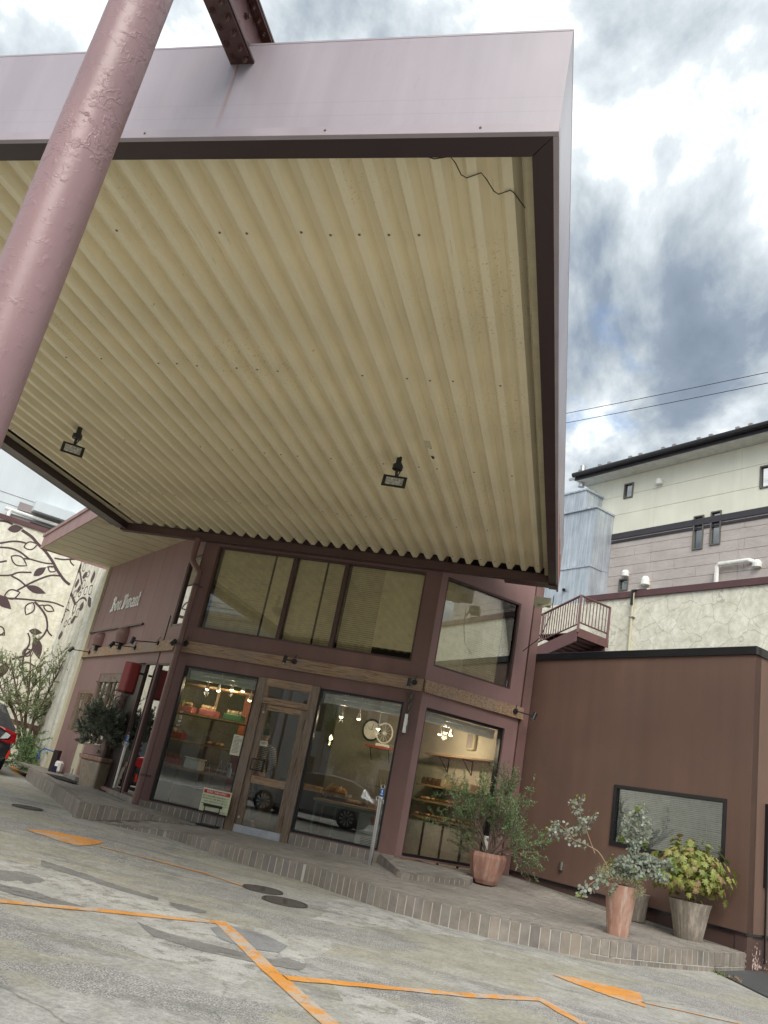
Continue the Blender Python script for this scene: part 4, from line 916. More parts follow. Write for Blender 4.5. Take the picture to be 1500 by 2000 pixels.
# ------------------------------------------------------------------ annexe
ann = thing('annexe', 'windowed flat roofed brown annexe box to the right of the bakery', 'building', (2.4, 12.1, 0))
m_ann = paint('chestnut_render', (.165, .096, .074), .6, .16, .45, .3, .2, 90, dirt=(.125, .078, .062))
m_plinth = paint('plinth_render', (.085, .048, .042), .6, .1, 2, .15, .15, 70, dirt=(.2, .1, .09))
AW = (.34, 2.24, 1.14, 2.02)
wall(FA, 0, 6.0, .42, 4.02, [AW], -.15).build('front_wall', m_ann, ann)
wall(FA2, .001, 6, .42, 4.02, [], -.15).build('end_wall', m_ann, ann)
MB().fbox(FA, .0, 6, -.05, .415, -.15, -.015).fbox(FA2, .0, 6, -.05, .415, -.15, -.015).build('plinth', m_plinth, ann)
MB().fbox(FA, -.012, 6, .40, .428, -.04, .014).fbox(FA2, .013, 6, .40, .428, -.04, .014).build('plinth_drip', m_black, ann)
MB().fbox(FA, -.03, 6, 4.02, 4.14, -.1, .03).fbox(FA2, .031, 6, 4.02, 4.14, -.1, .03).build('roof_cap', m_black, ann, bevel=.004)
MB().prism([FA.p(.1, 4.04, -.1), FA.p(6, 4.04, -.1), FA.p(6, 4.04, -6), FA.p(.1, 4.04, -6)], (0, 0, .05)).build('roof', m_black, ann)
f = frame_mb(FA, *AW, .055, -.08, .02).build('window', m_black, ann, bevel=.003)
pane(FA, AW[0]+.055, AW[1]-.055, AW[2]+.055, AW[3]-.055, -.02, glass('annexe_glass', (.95, .97, .98), 1.2), f)
blind(FA, AW[0]+.06, AW[1]-.06, AW[2]+.05, AW[3]-.05, -.07, ann, 62, .0262, m_blindg, .024)
MB().fbox(FA, AW[0], AW[1], AW[2], AW[3], -.2, -.16).build('dark_room', m_black, ann)
MB().fbox(FA2, .35, .41, 1.0, 2.05, 0, .05).fbox(FA2, .37, .39, .1, 2.05, .02, .04).build('window_bars', m_black, ann)
q = FA.at(1098, 1693); b = MB(); b.tube([FA.p(q[0], q[1]-.05, .02), FA.p(q[0], q[1]+.07, .02)], .035, 12); b.build('wall_vent', m_steel, ann)
# salt bloom at the foot of the corner
m_salt = paint('salt_bloom', (.55, .42, .38), .9, .3, 20, 0, .4)
random.seed(5); b = MB()
for i in range(170):
    a = random.gauss(.14, .13); z = abs(random.gauss(0, .11))+.03
    if a < .0: FF, a = FA, -a*.6
    else: FF = FA2
    r_ = random.uniform(.004, .014); q0 = [FF.p(a+r_*math.cos(t)*random.uniform(.5, 1), z+r_*1.5*math.sin(t), -.0135+.0002*(i % 6)) for t in (0, 1, 2, 3, 4, 5)]; b.add(q0, [(0, 1, 2, 3, 4, 5)])
b.build('paint_flaking', m_salt, ann, kind='stuff', fix=False)
# cracked retaining wall with maroon cap
rw = thing('retaining_wall', 'tall cream retaining wall with crazed cracks and maroon cap behind the annexe roof', 'wall', FB.p(0, 0))
MB().fbox(FB, -14, 5.6, 0, 6.71, -.3, 0).build('wall_face', m_crack, rw)
MB().fbox(FB, -14, 1.9, 6.71, 6.86, -.35, .05).build('wall_cap', m_cap, rw)
MB().fbox(FB, 1.9, 5.6, 6.2, 6.25, -.35, .03).build('wall_cap', m_cap, rw) if 0 else None
q0, q1 = FB.at(1240, 1160), FB.at(1232, 1268)
b = MB(); b.tube([FB.p(q0[0], 2, .05), FB.p(q0[0], 6.75, .05), FB.p(q0[0]-.05, 6.9, .0), FB.p(q0[0]-.3, 6.92, -.15)], .03); b.build('conduit', m_cream, rw)
for z in (4.6, 5.3, 6.2): MB().fbox(FB, q0[0]-.07, q0[0]+.07, z, z+.02, 0, .09).build('pipe_clip', m_steel, rw)
b = MB(); b.tube([FB.p(q0[0], 6.5, .09), FB.p(q0[0], 6.85, .10), FB.p(q0[0]-.25, 6.92, -.1)], .035); b.build('black_hose', m_black, rw)
# weathered grey metal-clad tower
FG = Frame((FB.pt(1165, 1150, -1.2).x, FB.pt(1165, 1150, -1.2).y), D1)
def metal_clad():
    t = NT('streaked_zinc'); t.set(Roughness=.45, Metallic=.35); v = t.ramp(t.noise(2, 6), [(.3, (.42, .47, .53)), (.7, (.56, .61, .67))])
    st = t.noise(6, 7, .7, vec=(3, 3, .12)); v = t.mix(.55, v, t.ramp(st, [(.35, .38), (.6, 1.1)]), 'MULTIPLY'); sp = t.noise(26, 4, .7, vec=(1, 1, .4)); v = t.mix(t.ramp(sp, [(.64, 0), (.69, .55)]), v, (.66, .68, .7))
    t.col(v); t.bump(t.noise(20, 4), .15, .006); return t.m
m_zinc = metal_clad()
tw = thing('metal_clad_tower', 'weathered grey sheet metal clad block between the canopy and the beige house', 'building', FG.p(0, 0))
gt = FG.at(1165, 990)[1]; gt2 = FG.at(1147, 955)[1]; gs = FG.at(1165, 990)[0]
FG2 = Frame((FG.p(gs, 0).x, FG.p(gs, 0).y), D2)
zs = [2.0, FG.at(1160, 1103)[1], gt]
for i in range(2): MB().fbox(FG, gs, gs+6, zs[i]+.01, zs[i+1], -3, -.03*i).build('sheet_cladding', m_zinc, tw)
MB().fbox(FG, gs+.5, gs+6, gt+.005, gt2+.02, -3, -.06).build('upper_cladding', m_zinc, tw)
MB().fbox(FG, gs-.03, gs+6, gt-.02, gt+.03, -3, .03).fbox(FG, gs+.45, gs+6, gt2, gt2+.05, -3, -.03).build('coping', m_zinc, tw)
MB().fbox(FG, gs-.02, gs+6, zs[1]-.03, zs[1]+.03, -.5, .03).build('seam_flashing', m_zinc, tw)
b = MB(); q = FG.at(1115, 925); b.tube([FG.p(q[0], q[1]-.25, -.5), FG.p(q[0], q[1]+.45, -.5)], .10, 14); b.tube([FG.p(q[0]+.1, q[1]+.1, -.5), FG.p(q[0]+.5, q[1]+.1, -.5)], .05); b.build('flue', m_steel, tw)
MB().tube([FG.pt(1101, 1152, .0), FG.pt(1101, 1152, .1)], .05).build('fixing', m_black, tw)
# ------------------------------------------------------------------ beige house
hs = thing('beige_house', 'cream over taupe clad house with dark eaves gutter above the cracked wall', 'house', FH.p(0, 0))
m_cside = paint('cream_siding', (.80, .79, .67), .7, .05, 1.2, .12, .1, 60)
def stone_m():
    t = NT('taupe_stone_siding'); t.set(Roughness=.8); v = t.ramp(t.noise(2.5, 6), [(.3, (.43, .38, .36)), (.7, (.52, .465, .44))]); t.col(v)
    t.bump(t.noise(3.2, 4, .4, dist=1.6, vec=(1, 1, 2)), .35, .03); return t.m
m_taupe = stone_m()
zb0, zb1 = 9.24, 9.41; zr = FH.at(1300, 912)[1]
jx = [FH.at(1270, 1100)[0], FH.at(1445, 1000)[0]]
HA0, HA1 = -14, 4.05
wins = [(1352, 1010, 1376, 1075, 'tall'), (1386, 1001, 1410, 1066, 'tall'), (1208+10, 947, 1238, 975, 'small'), (1208, 1132, 1228, 1155, 'small'), (1484, 912, 1515, 955, 'small')]
WR = []
for x0, y0, x1, y1, k in wins:
    a0, za = FH.at(x1, y0); a1, zb = FH.at(x0, y1); _, zt = FH.at(x0, y0); WR.append((a0, a1, zb, max(za, zt)))
WR = [(-1.02, -.62, 8.55, 10.0) if 0 else w_ for w_ in WR]
wall(FH, HA0, HA1, 5.5, zr, WR, -.25, -.035).build('wall_core', m_mauve, hs)
def boards(z0, z1, hgt, m, nm, wdt, stag):
    n = max(1, round((z1-z0)/hgt)); h_ = (z1-z0)/n
    for j in range(n):
        cuts = [HA0, HA1]+jx; off = (j % 2)*wdt/2
        if stag: cuts += [HA1-off-k*wdt for k in range(1, 40) if HA1-off-k*wdt > -5]
        cuts = sorted(c for c in set(cuts) if HA0 <= c <= HA1)
        for a, b in zip(cuts, cuts[1:]):
            if b-a < .05: continue
            hh = [w_ for w_ in WR if w_[0] < b and w_[1] > a and w_[2] < z0+(j+1)*h_ and w_[3] > z0+j*h_]
            q = []
            if hh:
                q = [(max(a, w_[0]), min(b, w_[1]), max(z0+j*h_, w_[2]), min(z0+(j+1)*h_, w_[3])) for w_ in hh]
            wall(FH, a+.004, b-.004, z0+j*h_+.005, z0+(j+1)*h_-.005, [(x[0]-(.01 if x[0] == a else 0), x[1]+(.01 if x[1] == b else 0), x[2]-(.01 if x[2] == z0+j*h_ else 0), x[3]+(.01 if x[3] == z0+(j+1)*h_ else 0)) for x in q] , -.03, random.uniform(-.002, .002)).build(nm, m, hs, fix=False) if not q else wall2(a, b, z0+j*h_, z0+(j+1)*h_, q, nm, m)
def wall2(a, b, z0, z1, holes, nm, m):
    A = sorted({a, b} | {h[0] for h in holes} | {h[1] for h in holes})
    mm = MB()
    for x0, x1 in zip(A, A[1:]):
        c = (x0+x1)/2; seg = [(z0, z1)]
        for h in holes:
            if h[0] <= c <= h[1]:
                seg = [s for p in seg for s in ((p[0], min(p[1], h[2])), (max(p[0], h[3]), p[1])) if s[1]-s[0] > .01]
        for p in seg: MB().fbox(FH, x0, x1, p[0]+.005, p[1]-.005, -.03, 0).build(nm, m, hs)
boards(5.6, zb0, .27, m_taupe, 'siding_panel', 1.3, True)
boards(zb1, zr, .62, m_cside, 'siding_board', 9, False)
m_band = plain('dark_band', (.04, .035, .045), .5)
MB().fbox(FH, HA0, HA1, zb0, zb1, -.03, .03).build('belt_course', m_band, hs)
for k in range(3): MB().fbox(FH, HA0, HA1, zb0-.06-k*.03, zb0-.045-k*.03, 0, .02).build('belt_moulding', m_band, hs)
m_frame = plain('olive_grey_frame', (.13, .125, .105), .5); m_skyback = plain('sky_tint_backing', (.62, .72, .78), .7)
for w_ in WR:
    f = frame_mb(FH, w_[0], w_[1], w_[2], w_[3], .032, -.08, .03).build('window', m_frame, hs); pane(FH, w_[0]+.032, w_[1]-.032, w_[2]+.032, w_[3]-.032, -.03, m_glassd, f)
    MB().fbox(FH, w_[0], w_[1], w_[2], w_[3], -.20, -.13).build('pane_backing', m_skyback if w_[3]-w_[2] > .9 else m_dark, hs)  # pale backing puts reflected sky into the tall panes; small panes backed dark
m_soffw = plain('white_soffit', (.60, .60, .56), .7)
MB().fbox(FH, HA0, HA1+.1, zr, zr+.04, -.3, .45).build('eaves_soffit', m_soffw, hs)
MB().fbox(FH, HA0, HA1+.15, zr+.02, zr+.20, .452, .48).build('fascia_board', m_band, hs)
b = MB(); b.tube([FH.p(HA0, zr+.17, .56), FH.p(HA1+.15, zr+.17, .56)], .075, 10); b.build('gutter', m_black, hs)
MB().prism([FH.p(HA0, zr+.21, .55), FH.p(HA1+.15, zr+.21, .55), FH.p(HA1+.15, zr+1.6, -4), FH.p(HA0, zr+1.6, -4)], (0, 0, .05)).build('roof', m_band, hs)
for i in range(26):
    a = HA1-.1-i*.55-(.2 if i % 2 else 0); MB().fbox(FH, a, a+.1, zr+.26, zr+.34, .45, .52).build('snow_guard', m_mauve, hs)
for x, y in ((1160, 970), (1263, 1138)):
    a, z = FH.at(x, y); MB().lathe([(.0, .17), (.07, .15), (.11, .06), (.12, -.08), (.10, -.09)], FH.p(a, z, .06), 14).build('vent_hood', m_white, hs)
for x, y in ((1290, 941), (1224, 1120), (1481, 1101)):
    a, z = FH.at(x, y); MB().lathe([(.10, -.1), (.11, .0), (.07, .07), (0, .09)], FH.p(a, z, .05), 14, Matrix.Rotation(0, 3, 'X')).build('round_vent', m_white, hs)
a, z = FH.at(1405, 1106); a2, z2 = FH.at(1468, 1103)
MB().tube([FH.p(a, z-1.2, .1), FH.p(a, z-.04, .1), FH.p(a-.06, z+.02, .1), FH.p(a2, z+.02, .1), FH.p(a2-.02, z+.02, 0)], .055, 10).build('white_duct', m_white, hs, auto=40)
# ------------------------------------------------------------------ outside stair
PB = Frame((FB.pt(1135, 1170, 1.3).x, FB.pt(1135, 1170, 1.3).y), D2)      # landing rail plane
PS = Frame((PB.o.x, PB.o.y), D1)                                        # stair rail plane
stair = thing('steel_stair', 'maroon steel outside stair with barred railing rising behind the annexe roof', 'stair', (PB.o.x, PB.o.y, 4))
top = PB.at(1133, 1162)[1]; c1 = PB.at(1192, 1183); bz = PB.at(1133, 1228)[1]; c2 = PB.at(1190, 1245)
m_st = paint('maroon_steel', (.15, .072, .07), .5, .1, 4, .1, .1)
b = MB(); b.tube([PB.p(0, top), PB.p(c1[0], top)], .028).build('handrail', m_st, stair); MB().tube([PB.p(0, bz+.14), PB.p(c1[0], bz+.14)], .02).build('lower_rail', m_st, stair)
MB().bar(PB.p(c1[0], top), PB.p(c1[0], bz-.15), .06).build('rail_post', m_st, stair); MB().bar(PB.p(0, top), PB.p(0, bz-.1), .06).build('rail_post', m_st, stair)
n = 9
for i in range(1, n): MB().tube([PB.p(c1[0]*i/n, top), PB.p(c1[0]*i/n, bz+.14)], .012, 6).build('baluster', m_st, stair)
sa, sz = PS.at(1035, 1212); s3 = PS.at(1040, 1290)
MB().tube([PS.p(0, top), PS.p(sa*1.15, top+(sz-top)*1.15)], .028).build('handrail', m_st, stair)
sl = (sz-top)/sa; lo_ = bz+.1-top
MB().tube([PS.p(0, top+lo_), PS.p(sa*1.15, top+lo_+sl*sa*1.15)], .018).build('lower_rail', m_st, stair)
for i in range(1, 24):
    a = sa*1.15*i/24; MB().tube([PS.p(a, top+sl*a), PS.p(a, top+lo_+sl*a)], .03 if i == 15 else .012, 6).build('baluster', m_st, stair)
MB().prism([PS.p(0, bz-.02, 0), PS.p(0, bz-.32, 0), PS.p(sa*1.15, bz-.32+sl*sa*1.15, 0), PS.p(sa*1.15, bz-.02+sl*sa*1.15, 0)], PS.n*.03).build('stringer', m_st, stair)
MB().prism([PS.p(0, bz-.02, -1.0), PS.p(0, bz-.32, -1.0), PS.p(sa*1.15, bz-.32+sl*sa*1.15, -1.0), PS.p(sa*1.15, bz-.02+sl*sa*1.15, -1.0)], PS.n*.03).build('stringer', m_st, stair)
for i in range(1, 11):
    a = sa*1.1*i/11; MB().fbox(PS, min(a, a-.1*0)-.13, a+.13, bz-.08+sl*a, bz-.05+sl*a, -1.0, 0).build('tread', m_cap, stair)
MB().fbox(PB, .0, c1[0], bz-.12, bz-.1, -1.3, 0).build('landing_plate', m_cap, stair); MB().fbox(PB, 0, c1[0]+.04, bz-.2, bz+.0, 0, .02).build('landing_edge', m_st, stair)
for i in range(6): MB().fbox(PB, .05, c1[0], bz-.19, bz-.125, -.15-.2*i-.02, -.15-.2*i).build('joist', m_cap, stair)
# power lines
wires = []
for k, (pa, pb_) in enumerate((((1113, 806), (1500, 727)), ((1111, 825), (1500, 748)))):
    A = CAM+ray(*pa)*30; B = CAM+ray(*pb_)*24; d = B-A; pts = []
    for i in range(25):
        t = -.8+2.9*i/24; p = A+d*t; p.z += .5*((t-.5)**2-.25)*.12; pts.append(p)
    o = MB().tube(pts, .011, 6).build('power_line', m_black, label=('upper' if k == 0 else 'lower')+' of the two overhead cables crossing the cloudy sky at right', cat='cable', group='overhead cables'); wires.append(o)
m_dark2 = m_dark
# ------------------------------------------------------------------ downpipe, flood lights, spot lamps
FMo = Frame((0, 13.05), 0)
pp = [FMo.pt(*q) for q in ((388, 1052), (379, 1079), (376, 1095), (390, 1120), (388, 1140), (372, 1180), (318, 1375), (262, 1577))]
pp[-1] = Vector((pp[-2].x, 13.05, .22)); pp[-3].x = pp[-2].x = pp[-1].x = (pp[5].x+pp[-1].x)/2; pp[4].x = pp[5].x = pp[6].x = pp[-1].x
dp = thing('downpipe', 'round plum downpipe with an elbow at the left corner of the shop front', 'downpipe', pp[-1])
b = MB(); b.tube(pp, .058, 16); b.build('pipe', m_pipe, dp, auto=50)
for z in (.75, 3.0, 4.1):
    MB().lathe([(.068, -.02), (.068, .02)], (pp[-1].x, 13.05, z), 16).build('pipe_clip', m_trim, dp); MB().tube([(pp[-1].x, 13.05, z), (pp[-1].x+.09, 13.16, z)], .012).build('bracket', m_trim, dp)
m_lens = NT('lamp_lens'); m_lens.set(Roughness=.15); m_lens.col(m_lens.ramp(m_lens.noise(40, 3), [(.4, (.35, .36, .36)), (.6, (.75, .76, .75))])); m_lens = m_lens.m
def flood(P, label, yaw):
    t = thing('flood_light', label, 'flood light', P, yaw, 'flood lights under the canopy'); M = WM[t.name]; q = lambda x, y, z: M @ Vector((x, y, z))
    MB().lathe([(.06, -.13), (.06, -.07), (.03, -.06), (.03, 0)], (0, 0, 0), 16, None).add([], []) 
    b = MB(); b.lathe([(.065, -.15), (.065, -.09), (.035, -.08), (.035, .02)], P, 16); b.build('mount', m_blackm, t, auto=40)
    MB().tube([q(0, 0, -.13), q(0, 0, -.19), q(0, .03, -.24)], .018).build('knuckle', m_blackm, t)
    MB().tube([q(.03, 0, -.05), q(.06, .03, -.10), q(.03, .05, -.17), q(0, .07, -.25)], .008, 6).build('flex', m_black, t)
    b = MB(); c0 = [(-.13, -.11, -.40), (.13, -.11, -.40), (.13, .05, -.30), (-.13, .05, -.30)]
    A = [q(-.14, -.12, -.385), q(.14, -.12, -.385), q(.14, .02, -.245), q(-.14, .02, -.245)]; A = [q(-.14, -.09, -.42), q(.14, -.09, -.42), q(.14, -.02, -.26), q(-.14, -.02, -.26)]; B = [q(-.08, .08, -.33), q(.08, .08, -.33), q(.08, .08, -.25), q(-.08, .08, -.25)]
    b.hexa(A+B); b.build('housing', m_blackm, t, bevel=.006)
    n = (A[1]-A[0]).cross(A[3]-A[0]).normalized(); n = n if n.dot(CAM-A[0]) > 0 else -n
    c = sum(A, Vector())/4; I = [c+(p-c)*.78+n*.004 for p in A]; O = [c+(p-c)*1.06 for p in A]
    fr_ = MB()
    for i in range(4):
        j = (i+1) % 4; fr_.hexa([O[i], O[j], I[j], I[i], O[i]+n*.016, O[j]+n*.016, I[j]+n*.012, I[i]+n*.012])
    fr_.build('front_frame', m_blackm, t); MB().prism([p+n*.0 for p in I], n*.004).build('lens', m_lens, t)
Pa, Pb = at_z(156, 838, Z0+.13), at_z(780, 896, Z0+.13)
flood(Pa, 'left of the two black flood lights hanging under the ribbed canopy', R_(38)); flood(Pb, 'right of the two black flood lights hanging under the ribbed canopy', R_(8))
def spot(mount, head, aim, label, r=.038, ln=.13, rose=.045, nrm=None, lit=False):
    t = thing('spot_lamp', label, 'spot lamp', mount, 0, 'black spot lamps on the timber band'); m = Vector(mount); h = Vector(head); a = Vector(aim).normalized(); nrm = Vector(nrm)
    MB().tube([m, m+nrm*.03], rose, 16).build('rose', m_blackm, t, auto=40); MB().tube([m+nrm*.02, m+nrm*.05, h], .010, 8).build('arm', m_blackm, t)
    MB().tube([h-a*ln*.5, h+a*ln*.5], r, 18).build('head', m_blackm, t, auto=40); MB().tube([h+a*(ln*.5-.004), h+a*(ln*.5+.002)], r*.8, 14).build('lens', m_lens if not lit else m_glow, t)
    MB().tube([m+nrm*.02+Vector((0, 0, rose)), m+nrm*.01+Vector((.01, 0, rose+.05)), m+Vector((.02, 0, rose+.07))], .006, 6).build('lead', m_black, t)
m_glow = plain('warm_bulb', (1, .8, .5), .4, 0, (1, .72, .38), 9)
nM, nL, nR = FM.n, FL.n, FR.n
def on(F, px, py, d): return F.pt(px, py, d)
spot(on(FM, 364, 1256, .05), on(FM, 338, 1255, .22), (-.35, -.5, -.8), 'black spot lamp at the left end of the front timber band beside the downpipe', nrm=nM)
spot(on(FM, 575, 1292, .05), on(FM, 556, 1288, .16), (0, -.3, -1), 'black spot lamp on the timber band above the entrance door', nrm=nM, r=.032, ln=.14)
spot(on(FM, 810, 1333, .05), on(FM, 799, 1333, .2), (0, -.15, -1), 'black spot lamp at the right end of the front timber band before the corner', nrm=nM, r=.032, ln=.14)
spot(on(FR, 1006, 1389, .05), on(FR, 1043, 1399, .38), (-.25, -.2, -.9), 'black spot lamp reaching out past the right corner of the shop', nrm=nR)
spot(on(FL, 309, 1256, .05), on(FL, 259, 1251, .62), (-.1, -.2, -1), 'long armed black spot lamp on the side band, nearest the downpipe', nrm=nL)
spot(on(FL, 264, 1265, .05), on(FL, 218, 1259, .62), (-.2, -.5, -.8), 'black long armed spot lamp on the side band, second from the downpipe', nrm=nL)
spot(on(FL, 175, 1274, .05), on(FL, 139, 1268, .60), (.3, .5, .8), 'lit spot lamp at the far left end of the side band, aimed at the wall', nrm=nL, lit=True)
for x, y, lab, k in ((199, 1250, 'smaller plum domed wall hood at the left above the side timber band', .9), (246, 1243, 'larger plum domed wall hood below the ledge, nearer the door side', 1.0)):
    P = FL.pt(x, y, .0); t = thing('vent_hood', lab, 'vent hood', P, 0, 'domed hoods on the sign wall'); a0, z0 = FL.at(x, y, 0)
    b = MB(); n = 16; rings = []
    for j in range(9):
        th = R_(90*j/8); rr = .17*k*math.cos(th)**.8 if j < 8 else .0; rings.append((rr, .0+.19*k*math.sin(th)))
    prof = [(.15*k, -.17*k), (.17*k, 0)]+rings[1:]
    V = []
    for r_, z in prof:
        for i in range(n+1):
            th = math.pi*i/n; V.append(FL.p(a0+r_*math.cos(th), z0+z, .0+r_*1.35*math.sin(th)+.005))
    b.add(V, [(j*(n+1)+i, j*(n+1)+i+1, (j+1)*(n+1)+i+1, (j+1)*(n+1)+i) for j in range(len(prof)-1) for i in range(n)])
    b.build('hood', m_pipe, t, auto=60, fix=True); MB().fbox(FL, a0-.17*k, a0+.17*k, z0-.17*k, z0+.12, .0, .006).build('back_plate', m_pipe, t)
    MB().fbox(FL, a0-.06, a0+.06, z0-.30*k, z0-.15*k, .0, .12).build('duct_mouth', m_blackm, t)
    # lantern box
P = FL.pt(254, 1322, .2); a0, z0 = FL.at(256, 1322, .22); lan = thing('wall_lantern', 'red six sided lantern box on the wall above the side door', 'lantern', P)
hx = [(math.cos(R_(60*i+30))*.19, math.sin(R_(60*i+30))*.17) for i in range(6)]
MB().prism([FL.p(a0+x, z0-.30, .24+y) for x, y in hx], (0, 0, .56)).build('lantern_shade', m_red, lan, bevel=.02)
MB().prism([FL.p(a0+x*.95, z0-.31, .24+y*.95) for x, y in hx], (0, 0, .009)).build('lantern_bottom', m_blackm, lan); MB().tube([FL.p(a0, z0+.1, 0), FL.p(a0, z0+.1, .2)], .02).build('bracket', m_blackm, lan)
# decorative iron and wood bracket sign by the corner
bz_ = [FM.at(805, 1352, .05), FM.at(792, 1432, .05)]
wc_ = thing('wall_charm', 'dark twisted iron and wood ornament hanging on the pillar between the shop windows', 'ornament', FM.p(bz_[0][0], bz_[0][1], .05))
MB().fbox(FM, bz_[0][0]-.02, bz_[0][0]+.02, bz_[1][1], bz_[0][1], .0, .05).build('backing_board', m_woodv, wc_)
b = MB(); random.seed(2)
for s_ in range(2):
    pts = [FM.p(bz_[0][0]+.035*math.sin(i*.9+s_*3.1)-.03*(i/14), bz_[0][1]-(bz_[0][1]-bz_[1][1])*i/14, .07+.02*math.cos(i*.9+s_*3)) for i in range(15)]; b.tube(pts, .011, 6)
b.build('twisted_iron', m_iron, wc_, kind='stuff'); MB().tube([FM.p(bz_[0][0]-.10, bz_[0][1]-.02, .08), FM.p(bz_[0][0]+.04, bz_[0][1]-.18, .08)], .01, 6).build('crossbar', m_iron, wc_)
MB().fbox(FM, bz_[1][0]-.05, bz_[1][0]+.0, bz_[1][1], bz_[1][1]+.3, .05, .10).build('white_slat', m_white, wc_)
# electrical box under the canopy end
eb = thing('junction_box', 'cream junction box with loose cables under the right rear end of the canopy', 'junction box', FR.p(2.3, 5.0, .1))
P = FMo.pt(1060, 1160); MB().box(P.x-.16, P.x+.13, 13.6, 13.8, P.z-.03, P.z+.10).build('box', m_cream, eb, bevel=.01)
b = MB()
for k in range(3): b.tube([(P.x-.15+.02*k, 13.62, P.z), (P.x-.12, 13.55, P.z-.10-.02*k), (P.x+.02, 13.52, P.z-.10+.02*k), (P.x+.14, 13.55, P.z-.02*k)], .011, 6)
b.build('cable', m_cream, eb, kind='stuff'); MB().tube([(P.x+.17, 13.5, P.z+.12), (P.x+.16, 13.5, P.z-.2), (P.x+.02, 13.6, P.z-.62), (P.x-.25, 13.8, P.z-.85)], .007, 6).build('black_cable', m_black, eb)
# side awning seen behind the right corner, dark passage
aw = thing('side_lean_to', 'small maroon lean to frame behind the right corner of the shop', 'lean-to', FR.p(2.2, 3, -.3))
FQ = Frame((FR.p(2.14, 0, -.25).x, FR.p(2.14, 0, -.25).y), 45)
e1, e2, e3 = FQ.pt(1022, 1362), FQ.pt(1041, 1395), FQ.pt(1018, 1398)
for p, q in ((e1, e2), (e2, e3)): MB().bar(p, q, .06).build('frame_bar', m_st, aw)
MB().bar(e2, Vector((e2.x, e2.y, .25)), .05).build('post', m_st, aw)
MB().bar(e2+Vector((-.12, .1, 0)), Vector((e2.x-.12, e2.y+.1, .25)), .03).build('post', m_st, aw)
MB().box(-1.6, .5, 17.2, 17.3, .2, 3.4).build('passage_back', m_dk, aw)
# ------------------------------------------------------------------ stainless posts
def post(base, lean, label, tagged=True):
    t = thing('chain_post', label, 'bollard', base, 0, 'stainless posts on the platform'); b = Vector(base); tp = b+Vector(lean)
    MB().tube([b, tp], .033, 18).build('tube', m_steel, t, auto=40); MB().tube([tp, tp+Vector((0, 0, .02))], .030, 18).build('cap', m_steel, t)
    ax = (tp-b).normalized(); c = tp+Vector((0, 0, .02))
    MB().tube([c, c+ax*.15], .026, 16).build('neck', m_white, t); lb = MB().tube([c+ax*.03, c+ax*.145], .0335, 18).build('blue_label', m_blue, t)
    n = (CAM-c); n.z = 0; n.normalize(); sd_ = Vector((-n.y, n.x, 0)); f = c+ax*.09+n*.034
    MB().hexa([f-sd_*.008-ax*.0, f+sd_*.010, f+sd_*.006+ax*.04, f-sd_*.004+ax*.04, f-sd_*.008+n*.002, f+sd_*.010+n*.002, f+sd_*.006+ax*.04+n*.002, f-sd_*.004+ax*.04+n*.002]).build('white_emblem', m_white, lb)
    MB().hexa([f-sd_*.017-ax*.03, f+sd_*.017-ax*.03, f+sd_*.017-ax*.016, f-sd_*.017-ax*.016, f-sd_*.017-ax*.03+n*.002, f+sd_*.017-ax*.03+n*.002, f+sd_*.017-ax*.016+n*.002, f-sd_*.017-ax*.016+n*.002]).build('label_text_bar', m_white, lb)
    ring = [c+ax*.16+Vector((.03*math.cos(a), 0, .03*math.sin(a)+.015)) for a in [2*math.pi*i/14 for i in range(15)]]; MB().tube(ring, .006, 6).build('shackle', m_steel, t)
    for k in range(3):
        r2 = [c+ax*(.0-.02*k)+Vector((-.04+.035*k+.025*math.cos(a), -.035, .03*math.sin(a))) for a in [2*math.pi*i/10 for i in range(11)]]; MB().tube(r2, .005, 6).build('chain_link', m_steel, t)
B = at_z(722, 1689, .21); post(B, (-.01, 0, .90), 'stainless post with a blue label in front of the window right of the door')
B = at_z(218, 1556, .235); post(B, (-.01, 0, .93), 'stainless post with a blue label beside the olive pot')
# ------------------------------------------------------------------ notice board and stand
m_paper = plain('pale_yellow_board', (.62, .66, .44), .6); m_redp = plain('red_print', (.5, .02, .04), .6); m_ink = plain('ink', (.02, .02, .03), .6); m_wp = plain('white_print', (.8, .8, .8), .6)
FN = Frame((0, 13.08), 0)
c4 = [FN.pt(399, 1537), FN.pt(453, 1549), FN.pt(443, 1594), FN.pt(388, 1581)]
nb = thing('notice_board', 'pale yellow notice board with red heading against the window left of the door', 'sign', c4[3])
x0_, x1_ = (c4[0].x+c4[3].x)/2, (c4[1].x+c4[2].x)/2; zt_, zb_ = (c4[0].z+c4[1].z)/2, (c4[2].z+c4[3].z)/2
MB().box(x0_, x1_, 13.08, 13.09, zb_, zt_).build('board', m_paper, nb); hgt = zt_-zb_; wdt_ = x1_-x0_
MB().box(x0_+wdt_*.03, x1_-wdt_*.04, 13.077, 13.0799, zt_-hgt*.22, zt_-hgt*.06).build('heading_band', m_redp, nb)
